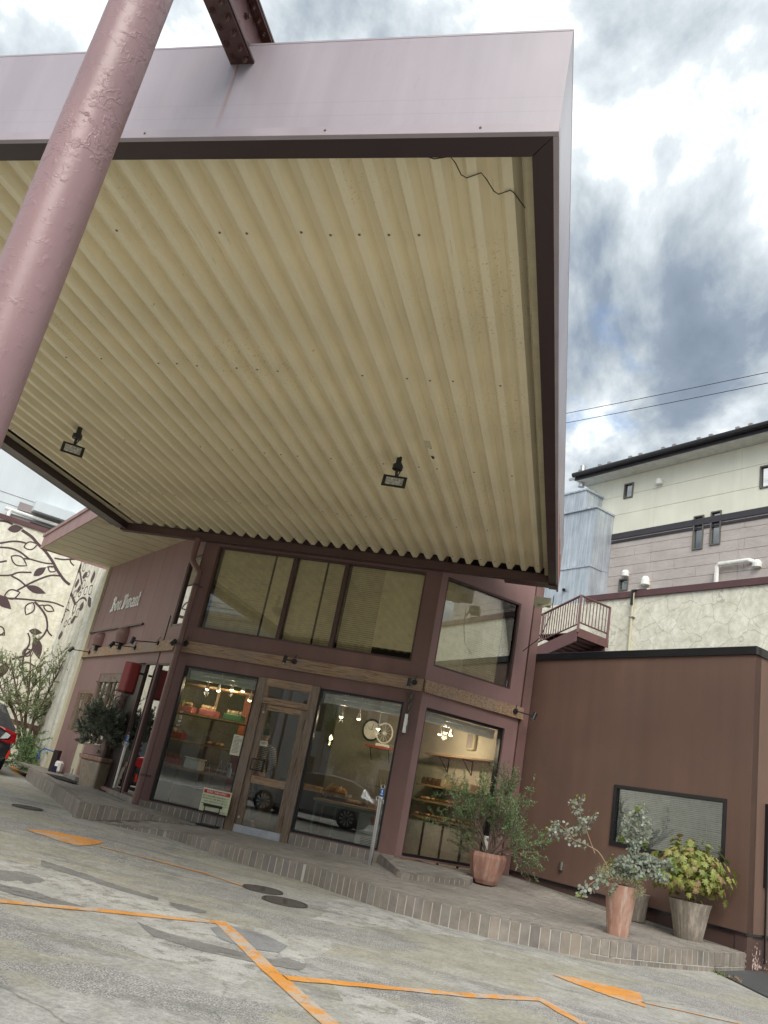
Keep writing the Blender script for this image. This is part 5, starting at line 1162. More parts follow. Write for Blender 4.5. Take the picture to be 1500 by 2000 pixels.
def text(body, x, y, z, size, m, par, name='lettering', rot=(R_(90), 0, 0), align='LEFT', width=None):
    cu_ = bpy.data.curves.new(name, 'FONT'); cu_.body = body; cu_.size = size; cu_.align_x = align; cu_.align_y = 'CENTER'; cu_.resolution_u = 2; cu_.extrude = .0006
    tmp = bpy.data.objects.new('tmp', cu_); C.objects.link(tmp); dg = bpy.context.evaluated_depsgraph_get(); dg.update()
    me = bpy.data.meshes.new_from_object(tmp.evaluated_get(dg)); bpy.data.objects.remove(tmp); me.name = name; me.materials.clear(); me.materials.append(m)
    if width and len(me.vertices):
        w0 = max(v.co.x for v in me.vertices)-min(v.co.x for v in me.vertices); me.transform(Matrix.Diagonal((width/w0, 1, 1, 1)))
    from mathutils import Euler
    M = Matrix.Translation((x, y, z)) @ Euler(rot).to_matrix().to_4x4()
    return inst(me, name, par, M)
text('駐車場ご利用のお客様へ', x0_+wdt_*.14, 13.0760, zt_-hgt*.145, hgt*.115, m_wp, nb, width=wdt_*.72)
for i, (tx, ind, wf) in enumerate((('●当店ご利用のお客様以外の駐車はお断り致します。', .03, .92), ('●当駐車場内で発生した盗難・事故等につきましては', .03, .88), ('その責任を一切負いかねますのでご了承ください。', .07, .86), ('●駐車中はアイドリングストップ', .03, .88), ('にご協力をお願い致します。', .07, .5))):
    text(tx, x0_+wdt_*ind, 13.0790, zt_-hgt*(.33+.115*i), hgt*.062, m_ink, nb, width=wdt_*wf)
text('Bon Vivant', x1_-wdt_*.27, 13.0790, zb_+hgt*.07, hgt*.055, m_ink, nb, width=wdt_*.2)
Fs = Frame((0, 12.93), 0)
g1, g2 = Fs.pt(400, 1571), Fs.pt(431, 1577); b1_, b2_ = at_z(390, 1606, .185), at_z(421, 1611, .185)
st_ = thing('sign_stand', 'black folding menu stand on the tiles in front of the notice board', 'stand', b1_)
xl, xr = (g1.x), (g2.x); yb = 12.93
MB().box(xl-.02, xr+.02, yb-.02, yb+.03, g1.z-.02, g1.z+.02).build('top_tray', m_black, st_, bevel=.004)
MB().box(xl-.0, xr+.0, yb-.01, yb+.01, .40, .425).build('middle_bar', m_black, st_)
MB().box(xl-.02, xr+.02, yb-.13, yb+.12, .19, .222).build('base', m_black, st_, bevel=.006)
for x in (xl+.01, xr-.01): MB().tube([(x, yb, .2), (x, yb, g1.z)], .008, 8).build('upright', m_black, st_)
# window papers and stickers
def paper(F, c, m, name, label, lines, d=.0):
    P = [F.at(*q, d) for q in c]; t = thing(name, label, 'paper', F.p(P[3][0], P[3][1], d)); a0 = (P[0][0]+P[3][0])/2; a1 = (P[1][0]+P[2][0])/2; zt = (P[0][1]+P[1][1])/2; zb = (P[2][1]+P[3][1])/2
    MB().fbox(F, a0, a1, zb, zt, d, d+.002).build('sheet', m, t); return t, a0, a1, zb, zt
m_pap = plain('paper', (.66, .64, .50), .7); m_black2 = m_ink
t, a0, a1, zb, zt = paper(FM, [(459, 1434), (477, 1438), (467, 1478), (447, 1472)], m_pap, 'paper_notice', 'cream handwritten paper notice on the window just left of the door', 12, -.02)
for i in range(13): MB().fbox(FM, a0+.02, a1-.02-random.uniform(0, .06), zt-.03-i*(zt-zb-.05)/13, zt-.024-i*(zt-zb-.05)/13, -.0175, -.017).build('text_line', m_ink, t)
t, a0, a1, zb, zt = paper(FM, [(509, 1446), (524, 1449), (521, 1459), (506, 1455)], m_pap, 'door_card', 'small white card on the door glass', 3, -.02)
text('営業中', a0+.02, 13.2+.0165, (zt+zb)/2, .055, m_ink, t, width=(a1-a0)*.75)
tt = thing('window_decal', 'small white vertical lettering with a green leaf on the left shop window', 'decal', FM.pt(355, 1410))
for i, ch in enumerate('2MBJ'):
    P = FM.pt(355-2.2*i, 1388+9*i, -.045); text(ch, P.x, P.y-.003, P.z, .075, m_wp, tt, 'letter', rot=(R_(90), R_(75), 0))
P = FM.pt(358, 1374, -.045); MB().prism([P+Vector(v) for v in ((0, 0, .07), (.02, 0, .03), (.012, 0, -.04), (0, 0, -.06), (-.02, 0, -.02), (-.014, 0, .04))], (0, -.002, 0)).build('green_leaf', plain('lime_print', (.35, .5, .06), .5), tt)
# ------------------------------------------------------------------ shop interior
m_bread = [leafmat('bread_crust', [(.42, .2, .07), (.5, .28, .1), (.3, .13, .05), (.6, .4, .2)], .6, 0), leafmat('floury_bread', [(.55, .43, .28), (.45, .32, .18), (.62, .5, .34)], .7, 0)]
def loaf(b, c, L_, r, ang, tilt=0, n=7):
    d = Vector((math.cos(ang)*math.cos(tilt), math.sin(ang)*math.cos(tilt), math.sin(tilt))); pts = [Vector(c)+d*L_*(i/(n-1)-.5) for i in range(n)]; R = [r*max(.12, (1-abs(2*i/(n-1)-1)**2.6)) for i in range(n)]
    b.tube(pts, R, 8)
def shelf(P0, P1, w_, th, m, par, up=(0, 0, 1)): return MB().bar(P0, P1, w_, th).build('board', m, par)
def bracket(par, P, n, k=.22):
    b = MB(); P = Vector(P); b.tube([P, P+n*k], .01, 6); b.tube([P, P+Vector((0, 0, -k))], .01, 6); b.tube([P+n*k, P+Vector((0, 0, -k))], .008, 6); b.build('bracket', m_black, par)
# left window: counter board with items
IY = 13.75; FJ = Frame((0, IY), 0)
cA, cB = FJ.pt(316, 1491), FJ.pt(462, 1523); cz = (cA.z+cB.z)/2
ct = thing('window_counter', 'narrow pine counter board behind the left shop window', 'counter', (cA.x, IY, cz)); MB().box(-6.85, -5.3, IY-.15, IY+.25, cz-.03, cz).build('board', m_pine, ct)
for x in (-6.6, -5.9): MB().box(x-.03, x+.03, IY-.02, IY+.02, .21, cz-.031).build('leg', m_woodv, ct)
def bx(name, label, cat, c, s, m, grp=None, bev=.01, parts=None):
    t = thing(name, label, cat, c, 0, grp); MB().box(c[0]-s[0]/2, c[0]+s[0]/2, c[1]-s[1]/2, c[1]+s[1]/2, c[2], c[2]+s[2]).build('body', m, t, bevel=bev); return t
P = FJ.pt(375, 1500); t = thing('white_crate', 'white plastic tub on the counter behind the left window', 'tub', (P.x, IY, cz)); MB().box(P.x-.14, P.x+.17, IY-.1, IY+.15, cz, cz+.19).build('tub', m_white, t, bevel=.03); MB().box(P.x-.15, P.x+.18, IY-.11, IY+.16, cz+.19, cz+.21).build('lid', m_white, t, bevel=.008)
for k_, x in enumerate((404, 428, 441)):
    P = FJ.pt(x, 1505); t = thing('serving_tongs', ('first', 'second', 'third')[k_]+' steel serving tongs from the white tub on the counter', 'tongs', (P.x, IY, cz), 0, 'tongs on the counter')
    for s_ in (-1, 1): MB().bar((P.x+s_*.05, IY, cz+.02), (P.x, IY, cz+.26), .016, .004).build('arm', m_steel, t)
    MB().bar((P.x-.05, IY, cz+.09), (P.x+.05, IY, cz+.09), .01, .01).build('cross_piece', m_steel, t)
P = FJ.pt(449, 1512); t = thing('pump_bottle', 'clear blue sanitizer pump bottle on the counter beside the door', 'bottle', (P.x, IY, cz)); m_bot = plain('pale_blue_bottle', (.42, .52, .62), .25)
MB().lathe([(.038, 0), (.04, .02), (.04, .13), (.015, .17), (.015, .19)], (P.x, IY-.05, cz), 14).build('bottle', m_bot, t, auto=50); MB().tube([(P.x, IY-.05, cz+.19), (P.x, IY-.05, cz+.23), (P.x-.04, IY-.05, cz+.225)], .008, 8).build('pump', m_white, t)
# shelf unit further inside
random.seed(9)
IY2 = 14.6; FK = Frame((0, IY2), 0); rk = thing('display_shelves', 'tall bakery display shelves with baskets deep behind the left window', 'shelf', (-6.6, IY2, .2))
for zz in (1.0, 1.45, 1.95, 2.5): MB().box(-7.6, -5.55, IY2-.2, IY2+.25, zz-.03, zz).build('shelf_board', m_pine, rk)
for x in (-7.55, -6.6, -5.6): MB().box(x-.025, x+.025, IY2+.1, IY2+.15, .2, 2.5).build('upright', m_woodv, rk)
m_redk = plain('red_kitchen_box', (.4, .05, .03), .5); m_greenk = plain('green_basket', (.1, .25, .13), .6); m_pinkk = plain('pink_basket', (.5, .16, .16), .6)
for x, zz, s_, mm, lab in ((-7.1, 1.95, .34, m_pinkk, 'pink basket of jars on the upper display shelf'), (-6.62, 1.95, .34, m_pinkk, 'second pink basket of jars on the upper display shelf'), (-6.1, 1.95, .36, m_greenk, 'green basket of wrapped sweets on the upper display shelf'), (-7.2, 1.45, .42, m_redk, 'red box on the middle display shelf'), (-7.15, 1.0, .42, m_redk, 'red box on the lower display shelf')):
    t = thing('basket', lab, 'basket', (x, IY2-.05, zz)); MB().box(x-s_/2, x+s_/2, IY2-.18, IY2+.05, zz, zz+.12).build('basket_body', mm, t, bevel=.01)
    b = MB()
    for k in range(14): q = (x+random.uniform(-.4, .4)*s_, IY2-.06+random.uniform(-.09, .08), zz+.12); b.lathe([(.022, 0), (.03, .03), (.02, .07), (0, .075)], q, 6)
    b.build('contents', m_bread[k % 2], t, kind='stuff')
for x, zz, lab in ((-6.35, 1.0, 'tray of round glazed buns on the lower display shelf'), (-6.3, 1.45, 'lit tray of glossy buns on the middle display shelf'), (-5.85, 1.0, 'tray of small buns at the right of the lower display shelf')):
    t = thing('bun_tray', lab, 'tray', (x, IY2, zz)); MB().box(x-.2, x+.2, IY2-.18, IY2+.12, zz, zz+.015).build('tray', m_iron, t); b = MB()
    for k in range(16): b.lathe([(.035, 0), (.045, .02), (.03, .045), (0, .055)], (x+random.uniform(-.17, .17), IY2+random.uniform(-.16, .1), zz+.015), 8)
    b.build('buns', m_bread[0], t, kind='stuff')
rc = thing('red_column', 'slim orange red painted post inside the shop behind the left window', 'post', (-6.15, 15.2, .2)); MB().box(-6.22, -6.08, 15.15, 15.29, .21, 2.97).build('shaft', plain('orange_red_post', (.42, .10, .04), .5), rc)
# right window: wooden table on green steel legs
IY3 = 13.7; FT = Frame((0, IY3-.2), 0); tz = (FT.pt(613, 1558).z+FT.pt(745, 1583).z)/2
tb = thing('bread_table', 'wooden display table on green steel legs behind the right shop window', 'table', (-3.3, IY3, .2)); MB().box(-3.95, -2.6, IY3-.2, IY3+.45, tz-.04, tz).build('table_top', m_pine, tb, bevel=.004)
m_gst = plain('grey_green_steel', (.10, .16, .13), .5)
for x, y in ((-3.9, IY3-.15), (-3.7, IY3+.4), (-2.66, IY3-.15), (-2.66, IY3+.4)): MB().box(x-.02, x+.02, y-.02, y+.02, .21, tz-.041).build('leg', m_gst, tb)
MB().box(-3.92, -2.64, IY3-.165, IY3-.135, tz-.09, tz-.041).build('apron', m_gst, tb)
# bread basket, baguette rack
x_ = FT.pt(648, 1555).x; t = thing('bread_basket', 'wire basket of crusty split loaves on the display table', 'basket', (x_, IY3, tz)); b = MB()
for k in range(6): loaf(b, (x_-.13+.07*k*.9, IY3-.05+random.uniform(-.03, .05), tz+.15+.02*random.random()), .27, .038, R_(90)*.3+k*.3, R_(55)-.1*k)
b.build('loaves', m_bread[0], t, kind='stuff'); b = MB()
for k in range(9):
    b.tube([(x_-.2+.05*k, IY3-.16, tz+.14), (x_-.16+.04*k, IY3-.12, tz+.0)], .004, 4)
b.tube([(x_-.2, IY3-.16, tz+.14), (x_+.2, IY3-.16, tz+.14), (x_+.2, IY3+.1, tz+.14), (x_-.2, IY3+.1, tz+.14), (x_-.2, IY3-.16, tz+.14)], .005, 5); b.build('wire_basket', m_iron, t, kind='stuff')
x_ = FT.pt(728, 1560).x; t = thing('baguette_rack', 'wire rack of four upright baguettes at the right end of the display table', 'rack', (x_, IY3, tz))
for k in range(4): b = MB(); loaf(b, (x_-.12+.075*k, IY3-.02, tz+.25), .46, .034, R_(90), R_(86), 9); b.build('baguette', m_bread[1], t, smooth=True)
b = MB()
for z in (.05, .36): b.tube([(x_-.17, IY3-.08, tz+z), (x_+.17, IY3-.08, tz+z), (x_+.17, IY3+.06, tz+z), (x_-.17, IY3+.06, tz+z), (x_-.17, IY3-.08, tz+z)], .004, 5)
for x in (-.17, .17): b.tube([(x_+x, IY3-.08, tz), (x_+x, IY3-.08, tz+.36)], .004, 5)
b.build('wire_rack', m_iron, t, kind='stuff')
x_ = FT.pt(668, 1560).x; t = thing('bun_basket', 'low basket of buns with a price card between the loaves and the baguettes', 'basket', (x_+.1, IY3, tz)); b = MB()
for k in range(12): b.lathe([(.04, 0), (.05, .02), (.03, .05), (0, .055)], (x_+.1+random.uniform(-.12, .14), IY3+random.uniform(-.1, .1), tz+.03), 8)
b.build('buns', m_bread[0], t, kind='stuff'); MB().box(x_+.02, x_+.1, IY3+.02, IY3+.024, tz+.10, tz+.15).build('price_card', m_white, t)
# undercounter appliance
a_ = FT.pt(690, 1595); t = thing('bread_prover', 'pale grey two door undercounter fridge below the display table', 'fridge', (-2.95, 14.1, .21))
for z0_, z1_ in ((.24, .56), (.58, .86)): MB().box(-3.25, -2.7, 13.98, 14.5, z0_, z1_).build('door_panel', m_blindg, t, bevel=.01)
for k in range(8): MB().box(-3.15, -2.8, 13.972, 13.979, .30+k*.025, .31+k*.025).build('vent_slot', m_black, t)
dc = thing('dark_cupboard', 'dark brown cupboard below the table behind the right window', 'cupboard', (-3.5, 14.6, .21)); MB().box(-4.0, -3.35, 14.4, 15, .21, 1.0).build('carcass', m_dk, dc)
# wall shelves seen through the corner window (mounted on the inner side wall)
def ish(p0, p1, dd, label, name='wall_shelf', dep=.28):
    A = FI.pt(*p0, dd); Bp = FI.pt(*p1, dd); z = (A.z+Bp.z)/2; a0 = (A-FI.o).dot(FI.d); a1 = (Bp-FI.o).dot(FI.d); a0, a1 = sorted((a0, a1)); a0 = max(a0, .02)
    t = thing(name, label, 'shelf', FI.p(a0, z, dd), 0, 'pine shelves on the inner wall'); MB().fbox(FI, a0, a1, z-.035, z, dd-dep, dd).build('board', m_pine, t, bevel=.003); return t, a0, a1, z
def brk(t, a, z, dd, dep=.26, up=False):
    b = MB(); b.tube([FI.p(a, z-.035, .06), FI.p(a, z-.035-dep, .06)], .011, 6); b.tube([FI.p(a, z-.045, .06), FI.p(a, z-.045, .06+dep)], .011, 6); b.tube([FI.p(a, z-.03-dep, .06), FI.p(a, z-.045, .05+dep)], .009, 6); b.build('bracket', m_black, t)
t, a0, a1, z = ish((830, 1469), (961, 1484), .34, 'empty pine shelf on black brackets high behind the corner window')
for k in range(3): brk(t, a0+.12+(a1-a0-.4)*k/2.2, z, .3)
S = []
for p0, p1, lab in (((813, 1527), (935, 1550), 'pine shelf of white loaves behind the corner window'), ((806, 1558), (950, 1585), 'middle pine shelf of glazed pastries behind the corner window'), ((802, 1592), (938, 1615), 'lowest pine shelf of pastries behind the corner window')):
    S.append(ish(p0, p1, .42, lab, dep=.37))
for t, a0, a1, z in S[:1]:
    for k in range(2): brk(t, a0+.5+k*.9, z, .3)
t, a0, a1, z = S[0]; 
for k in range(10):
    a = a1-.1-k*.145; white = k > 3
    lf = thing('bread_loaf', ('square white tin loaf' if white else 'dark seeded tin loaf')+' on the top bread shelf, '+('first', 'second', 'third', 'fourth', 'fifth', 'sixth')[9-k if white else k]+(' from the right' if not white else ' from the far end'), 'bread', FI.p(a, z, .2), 0, 'white tin loaves' if white else 'dark seeded tin loaves')
    b = MB(); pr = [(-.055, 0), (.055, 0), (.06, .07), (.045, .12), (0, .135), (-.045, .12), (-.06, .07)]; b.prism([FI.p(a+x, z+.002+y, .10) for x, y in pr], FI.n*.24)
    b.build('loaf', m_bread[1] if white else plain('seeded_crust', (.11, .05, .03), .7), lf, bevel=.012)
for t, a0, a1, z in S[1:]:
    tr_ = thing('pastry_tray', ('middle' if z > 1.0 else 'lowest')+' shelf tray of glazed pastries behind the corner window', 'tray', FI.p((a0+a1)/2, z, .2)); MB().fbox(FI, a0+.05, a1-.03, z+.001, z+.014, .1, .40).build('tray', m_iron, tr_); b = MB()
    for k in range(60):
        a = random.uniform(a0+.08, a1-.06); b.lathe([(.04, 0), (.052, .02), (.034, .045), (0, .055)], FI.p(a, z+.014, random.uniform(.14, .37)), 7)
    b.build('pastries', m_bread[0], tr_, kind='stuff')
q = FI.at(921, 1448, .1); wu = thing('wall_unit', 'white boxed wall speaker with grey grille on the inner wall behind the corner window', 'speaker', FI.p(*q, .05)); MB().fbox(FI, q[0]-.11, q[0]+.11, q[1]-.16, q[1]+.16, .05, .14).build('casing', m_cream, wu, bevel=.02); MB().fbox(FI, q[0]-.08, q[0]+.08, q[1]-.13, q[1]+.13, .141, .146).build('grille', m_mauve, wu)
lb_ = thing('lower_cabinet', 'black framed cabinet with grey panels below the pastry shelves', 'cabinet', FI.p(1, .21, .2))
zl = S[2][3]-.04
MB().fbox(FI, .05, 2.3, .22, zl-.05, .06, .40).build('carcass', m_blindg, lb_)
for a in (.1, .62, 1.15, 1.7, 2.25): MB().fbox(FI, a-.02, a+.02, .22, zl-.051, .401, .42).build('black_post', m_black, lb_)
# rolled blinds at the window heads
for F, a0, a1, z, lab in ((FM, -6.64, -5.3, 2.60, 'raised white blind at the head of the left shop window'), (FM, -4.08, -2.72, 2.60, 'raised white blind at the head of the right shop window'), (FR, .19, 1.80, 2.59, 'raised white blind at the head of the corner window')):
    t = thing('raised_blind', lab, 'blind', F.p(a0, z, -.2), 0, 'raised blinds at the shop window heads'); MB().fbox(F, a0, a1, z-.03, z+.03, -.24, -.18).build('head_rail', m_white, t); MB().fbox(F, a0, a1, z-.10, z-.035, -.23, -.19).build('slat_stack', m_blindg, t); MB().fbox(F, a0, a1, z-.125, z-.105, -.235, -.185).build('bottom_rail', m_white, t)
    for k in range(5): MB().fbox(F, a0+.12+(a1-a0-.26)*k/4, a0+.14+(a1-a0-.26)*k/4, z-.12, z+.03, -.179, -.172).build('clip', m_white, t)
# spot lamps on the shop ceiling: lit
def ceil_lamp(P, label, power=14):
    P = Vector(P); t = thing('ceiling_spot', label, 'spot lamp', (P.x, P.y, 2.97), 0, 'small lit spot lamps hanging from the shop ceiling')
    MB().tube([(P.x, P.y, 2.97), (P.x, P.y, P.z+.06)], .006, 6).build('stem', m_white, t); b = MB(); b.lathe([(.018, .08), (.028, .03), (.045, -.02)], P, 12); b.build('reflector', m_white, t, auto=50)
    MB().lathe([(0, -.045), (.028, -.035), (.035, -.012), (0, 0)], P, 10).build('bulb', m_glow, t)
    if power:
        ld = bpy.data.lights.new('lamp', 'POINT'); ld.energy = power*.22; ld.color = (1, .78, .52); ld.shadow_soft_size = .05; o = bpy.data.objects.new('lamp_light', ld); C.objects.link(o); o.parent = t; o.matrix_basis = WM[t.name].inverted() @ Matrix.Translation(P-Vector((0, 0, .10)))
F14 = Frame((0, 14.3), 0)
for k_, (x, y, lab, pw) in enumerate(((405, 1344, 'first from the left of the spots behind the left window', 16), (427, 1347, 'second from the left of the spots behind the left window', 0), (453, 1345, 'third from the left of the spots behind the left window', 16), (475, 1348, 'fourth from the left of the spots behind the left window', 0), (488, 1366, 'lower small spot at the right of the left window', 0),
    (667, 1398, 'left one of the spots behind the right window', 14), (701, 1402, 'middle one of the spots behind the right window', 0), (739, 1421, 'right one of the spots behind the right window', 14))):
    ceil_lamp(F14.pt(x, y), lab, pw)
F15 = Frame((FR.p(0, 0, -1.0).x, FR.p(0, 0, -1.0).y), 45)
for x, y, lab, pw in ((859, 1432, 'left one of three spots behind the corner window', 0), (870, 1429, 'middle one of three spots behind the corner window', 80), (881, 1434, 'right one of three spots behind the corner window', 0)): ceil_lamp(F15.pt(x, y), lab, pw)
P = FM.pt(645, 1445, -.5); t = thing('pendant_bulb', 'clear glass pendant bulb glowing behind the right shop window', 'pendant', (P.x, P.y, 2.97)); MB().tube([(P.x, P.y, 2.97), (P.x, P.y, P.z+.1)], .005, 6).build('cord', m_black, t); MB().lathe([(0, -.03), (.022, -.015), (.024, .02), (.01, .05)], P+Vector((0, 0, .02)), 10).build('filament', m_glow, t); MB().lathe([(0, -.09), (.05, -.06), (.06, -.0), (.035, .06), (.02, .1)], P, 14).build('glass_globe', m_glass, t, auto=60)
# wall clock, fan, red block for a reflected sign
F16 = Frame((0, 15.3), 0)
P = F16.pt(726, 1426); t = thing('wall_clock', 'round black rimmed wall clock behind the right shop window', 'clock', P); MB().tube([P+Vector((0, .03, 0)), P], .17, 24).build('face', m_white, t); ring = [P+Vector((.17*math.cos(a), -.01, .19*math.sin(a))) for a in [2*math.pi*i/24 for i in range(25)]]; MB().tube(ring, .018, 8).build('rim', m_black, t)
MB().bar(P+Vector((0, -.006, 0)), P+Vector((.02, -.006, .12)), .01, .004).build('hand', m_black, t); MB().bar(P+Vector((0, -.006, 0)), P+Vector((-.07, -.006, .03)), .01, .004).build('hand', m_black, t)
sp_ = thing('clock_partition', 'plain inner partition carrying the round wall clock', 'partition', (-2.9, 15.34, .21)); MB().box(-4.35, -2.82, 15.34, 15.44, .21, 2.97).build('panel', m_iwall, sp_)
P = F16.pt(751, 1432, .3); t = thing('table_fan', 'white round desk fan on a small red shelf behind the right window', 'fan', P)
ring = [P+Vector((.15*math.cos(a), 0, .18*math.sin(a))) for a in [2*math.pi*i/24 for i in range(25)]]; MB().tube(ring, .014, 8).build('guard_ring', m_white, t); b = MB()
for k in range(12):
    a = 2*math.pi*k/12; b.tube([P, P+Vector((.15*math.cos(a), 0, .18*math.sin(a)))], .003, 4)
b.build('guard_wires', m_white, t, kind='stuff'); MB().tube([P+Vector((0, -.03, 0)), P+Vector((0, .08, 0))], .03, 12).build('motor', m_white, t); MB().box(P.x-.12, P.x+.12, P.y-.06, P.y+.1, P.z-.25, P.z-.2).build('base', m_white, t, bevel=.01)
t = thing('red_wall_shelf', 'small red shelf on black brackets under the desk fan', 'shelf', P); MB().box(P.x-.3, P.x+.25, P.y-.12, P.y+.2, P.z-.29, P.z-.255).build('board', m_redk, t); 
for x in (-.2, .15): MB().bar(P+Vector((x, -.1, -.29)), P+Vector((x, .18, -.5)), .015).build('bracket', m_black, t)
t = thing('red_reflection', 'tall red block standing in for a red sign reflected in the right window', 'cupboard', (-4.2, 15.6, .21)); MB().box(-4.25, -4.05, 15.6, 16.0, .21, 1.9).build('carcass', m_redk, t)  # red block added in place of a distant red sign's reflection
t = thing('bag_shelf', 'low counter with stacked brown paper bags seen through the door glass', 'counter', (-4.55, 14.6, .21)); MB().box(-4.95, -4.2, 14.5, 15.1, .21, 1.02).build('counter', m_dk, t); b = MB()
for k in range(9): 
    x = -4.9+.08*k; b.hexa([(x, 14.55, 1.02), (x+.10, 14.55, 1.02), (x+.10, 14.75, 1.02), (x, 14.75, 1.02), (x+.02, 14.56, 1.02+.1*random.uniform(.6, 1.2)), (x+.09, 14.57, 1.02+.1*random.uniform(.6, 1.2)), (x+.1, 14.74, 1.12), (x+.03, 14.75, 1.12)])
b.build('paper_bags', m_pine, t, kind='stuff')
# ------------------------------------------------------------------ plants
def leaf_add(b, p, d, n, L_, W_, fold=.0):
    d = d.normalized(); x = d.cross(n); x = x.normalized() if x.length > 1e-4 else Vector((1, 0, 0)); n2 = x.cross(d)
    b.add([p, p+d*L_*.45+x*W_/2+n2*fold, p+d*L_, p+d*L_*.45-x*W_/2+n2*fold], [(0, 1, 2, 3)])
def rv(): return Vector((random.gauss(0, 1), random.gauss(0, 1), random.gauss(0, 1))).normalized()
def twigs(stems, leaves, p, d, L_, r, lvl, spec):
    """grow a branch; spec: list per level of (count, length factor, spread); leaves hang on the last level"""
    n = 5; pts = [p.copy()]; q = p.copy(); dd = d.copy()
    for i in range(n): dd = (dd+rv()*spec['wig']+Vector((0, 0, spec['up']*.1))).normalized(); q = q+dd*L_/n; pts.append(q.copy())
    stems.tube(pts, [r*(1-.55*i/n) for i in range(n+1)], 5 if lvl else 7, cap=False)
    if lvl >= spec['lv']:
        for k in range(spec['nl']):
            t = random.uniform(.1, 1)*n; i = min(int(t), n-1); c = pts[i].lerp(pts[i+1], t-i)
            ld = (dd*.55+rv()*.9+Vector((0, 0, spec.get('droop', 0)))).normalized(); leaf_add(leaves, c+rv()*.006, ld, rv(), spec['L']*random.uniform(.7, 1.15), spec['W']*random.uniform(.8, 1.1))
        return
    for k in range(spec['nb'][lvl]):
        t = random.uniform(.3, 1)*n; i = min(int(t), n-1); c = pts[i].lerp(pts[i+1], t-i); nd = (dd+rv()*spec['sp']).normalized(); nd.z += spec['up']*.2
        twigs(stems, leaves, c, nd.normalized(), L_*random.uniform(.5, .8), r*.55, lvl+1, spec)
# square weathered planter with the olive
def square_pot(c, w0, w1, h, rz, m):
    t = thing('olive_planter', 'square stained terracotta planter holding the olive bush left of the downpipe', 'plant pot', c, rz); M = WM[t.name]; b = MB()
    def ring(w, z): return [M @ Vector((x*w/2, y*w/2, z)) for x, y in ((-1, -1), (1, -1), (1, 1), (-1, 1))]
    b.hexa(ring(w0, 0)+ring(w1, h*.86)); b.build('body', m, t, bevel=.02); b = MB(); b.hexa(ring(w1*1.10, h*.86)+ring(w1*1.16, h)); b.build('rim', m_terra, t, bevel=.015)
    b = MB(); b.hexa(ring(w1*1.0, h-.02)+ring(w1*1.0, h+.006)); b.build('soil', m_soil, t); return t
random.seed(21)
pc = at_z(182, 1541, .27); pc = Vector((pc.x-.05, pc.y+.1, .255)); print('olive pot', pc)
ot = square_pot(pc, .42, .56, .60, R_(-18), m_terra3)
ol = thing('olive_bush', 'grey green olive bush with a gnarled trunk in the square planter', 'shrub', pc+Vector((0, 0, .6)))
st_, lf = MB(), MB(); spec = dict(wig=.25, up=.5, lv=2, nl=60, L=.055, W=.018, nb=[8, 9], sp=1.0)
b0 = pc+Vector((0, 0, .58)); st_.tube([b0, b0+Vector((.02, 0, .18)), b0+Vector((-.02, .02, .36)), b0+Vector((.03, 0, .5))], [.055, .04, .045, .03], 8)
for k in range(11):
    a = 2*math.pi*k/11; twigs(st_, lf, b0+Vector((0, 0, .25+.025*k)), Vector((math.cos(a)*.95, math.sin(a)*.95, random.uniform(-.25, 1.1))).normalized(), random.uniform(.36, .52), .02, 0, spec)
for k in range(3): twigs(st_, lf, b0+Vector((0, 0, .45)), Vector((random.uniform(-.5, .1), random.uniform(-.2, .2), 1)).normalized(), .75, .014, 1, dict(spec, nl=36, nb=[3, 4]))
st_.build('branches', m_bark, ol, kind='stuff', fix=False); lf.build('leaves', m_olive, ol, kind='stuff', fix=False)
# faceted terracotta pot with the bushy shrub
def round_pot(c, prof, m, name, label, n=32, wob=None, cat='plant pot', M=None, soil=None, smooth=50):
    t = thing(name, label, cat, c); b = MB(); b.lathe(prof, c, n, M, wob); b.build('body', m, t, auto=smooth); zs, rs = soil
    MB().lathe([(rs, zs), (0, zs+.012)], c, n).build('soil', m_soil, t); return t
q = at_z(944, 1727, .235); pc = Vector((q.x, q.y+.16, .235)); print('shrub pot', pc)
round_pot(pc, [(.165, 0), (.205, .06), (.27, .26), (.285, .38), (.275, .44), (.255, .44), (.25, .36)], m_terra2, 'shrub_pot', 'bulbous eight sided terracotta pot below the corner window', 8, None, soil=(.37, .25), smooth=12)
sh = thing('bushy_shrub', 'wide green narrow leaved shrub in the eight sided pot by the corner window', 'shrub', pc+Vector((0, 0, .4)))
st_, lf = MB(), MB(); spec = dict(wig=.28, up=.3, lv=2, nl=24, L=.052, W=.013, nb=[5, 5], sp=.75); b0 = pc+Vector((0, 0, .38))
for k in range(13):
    a = 2*math.pi*k/15+random.uniform(-.2, .2); twigs(st_, lf, b0+Vector((.05*math.cos(a), .05*math.sin(a), 0)), Vector((math.cos(a)*random.uniform(.15, .6)+.14, math.sin(a)*.45, random.uniform(.45, 1))).normalized(), random.uniform(.52, .82), .012, 0, spec)
for k in range(3): twigs(st_, lf, b0, Vector((-1, -.2, random.uniform(.0, .3))).normalized(), .45, .012, 1, spec)
for k in range(3): twigs(st_, lf, b0+Vector((.2, 0, .1)), Vector((1, -.2, random.uniform(-.5, .1))).normalized(), .5, .012, 1, spec)
for k in range(4): twigs(st_, lf, b0+Vector((.15, 0, .8)), Vector((random.uniform(-.2, .6), 0, 1)).normalized(), .4, .01, 1, dict(spec, nl=22))
st_.build('branches', m_bark, sh, kind='stuff', fix=False); lf.build('leaves', m_shrub, sh, kind='stuff', fix=False)
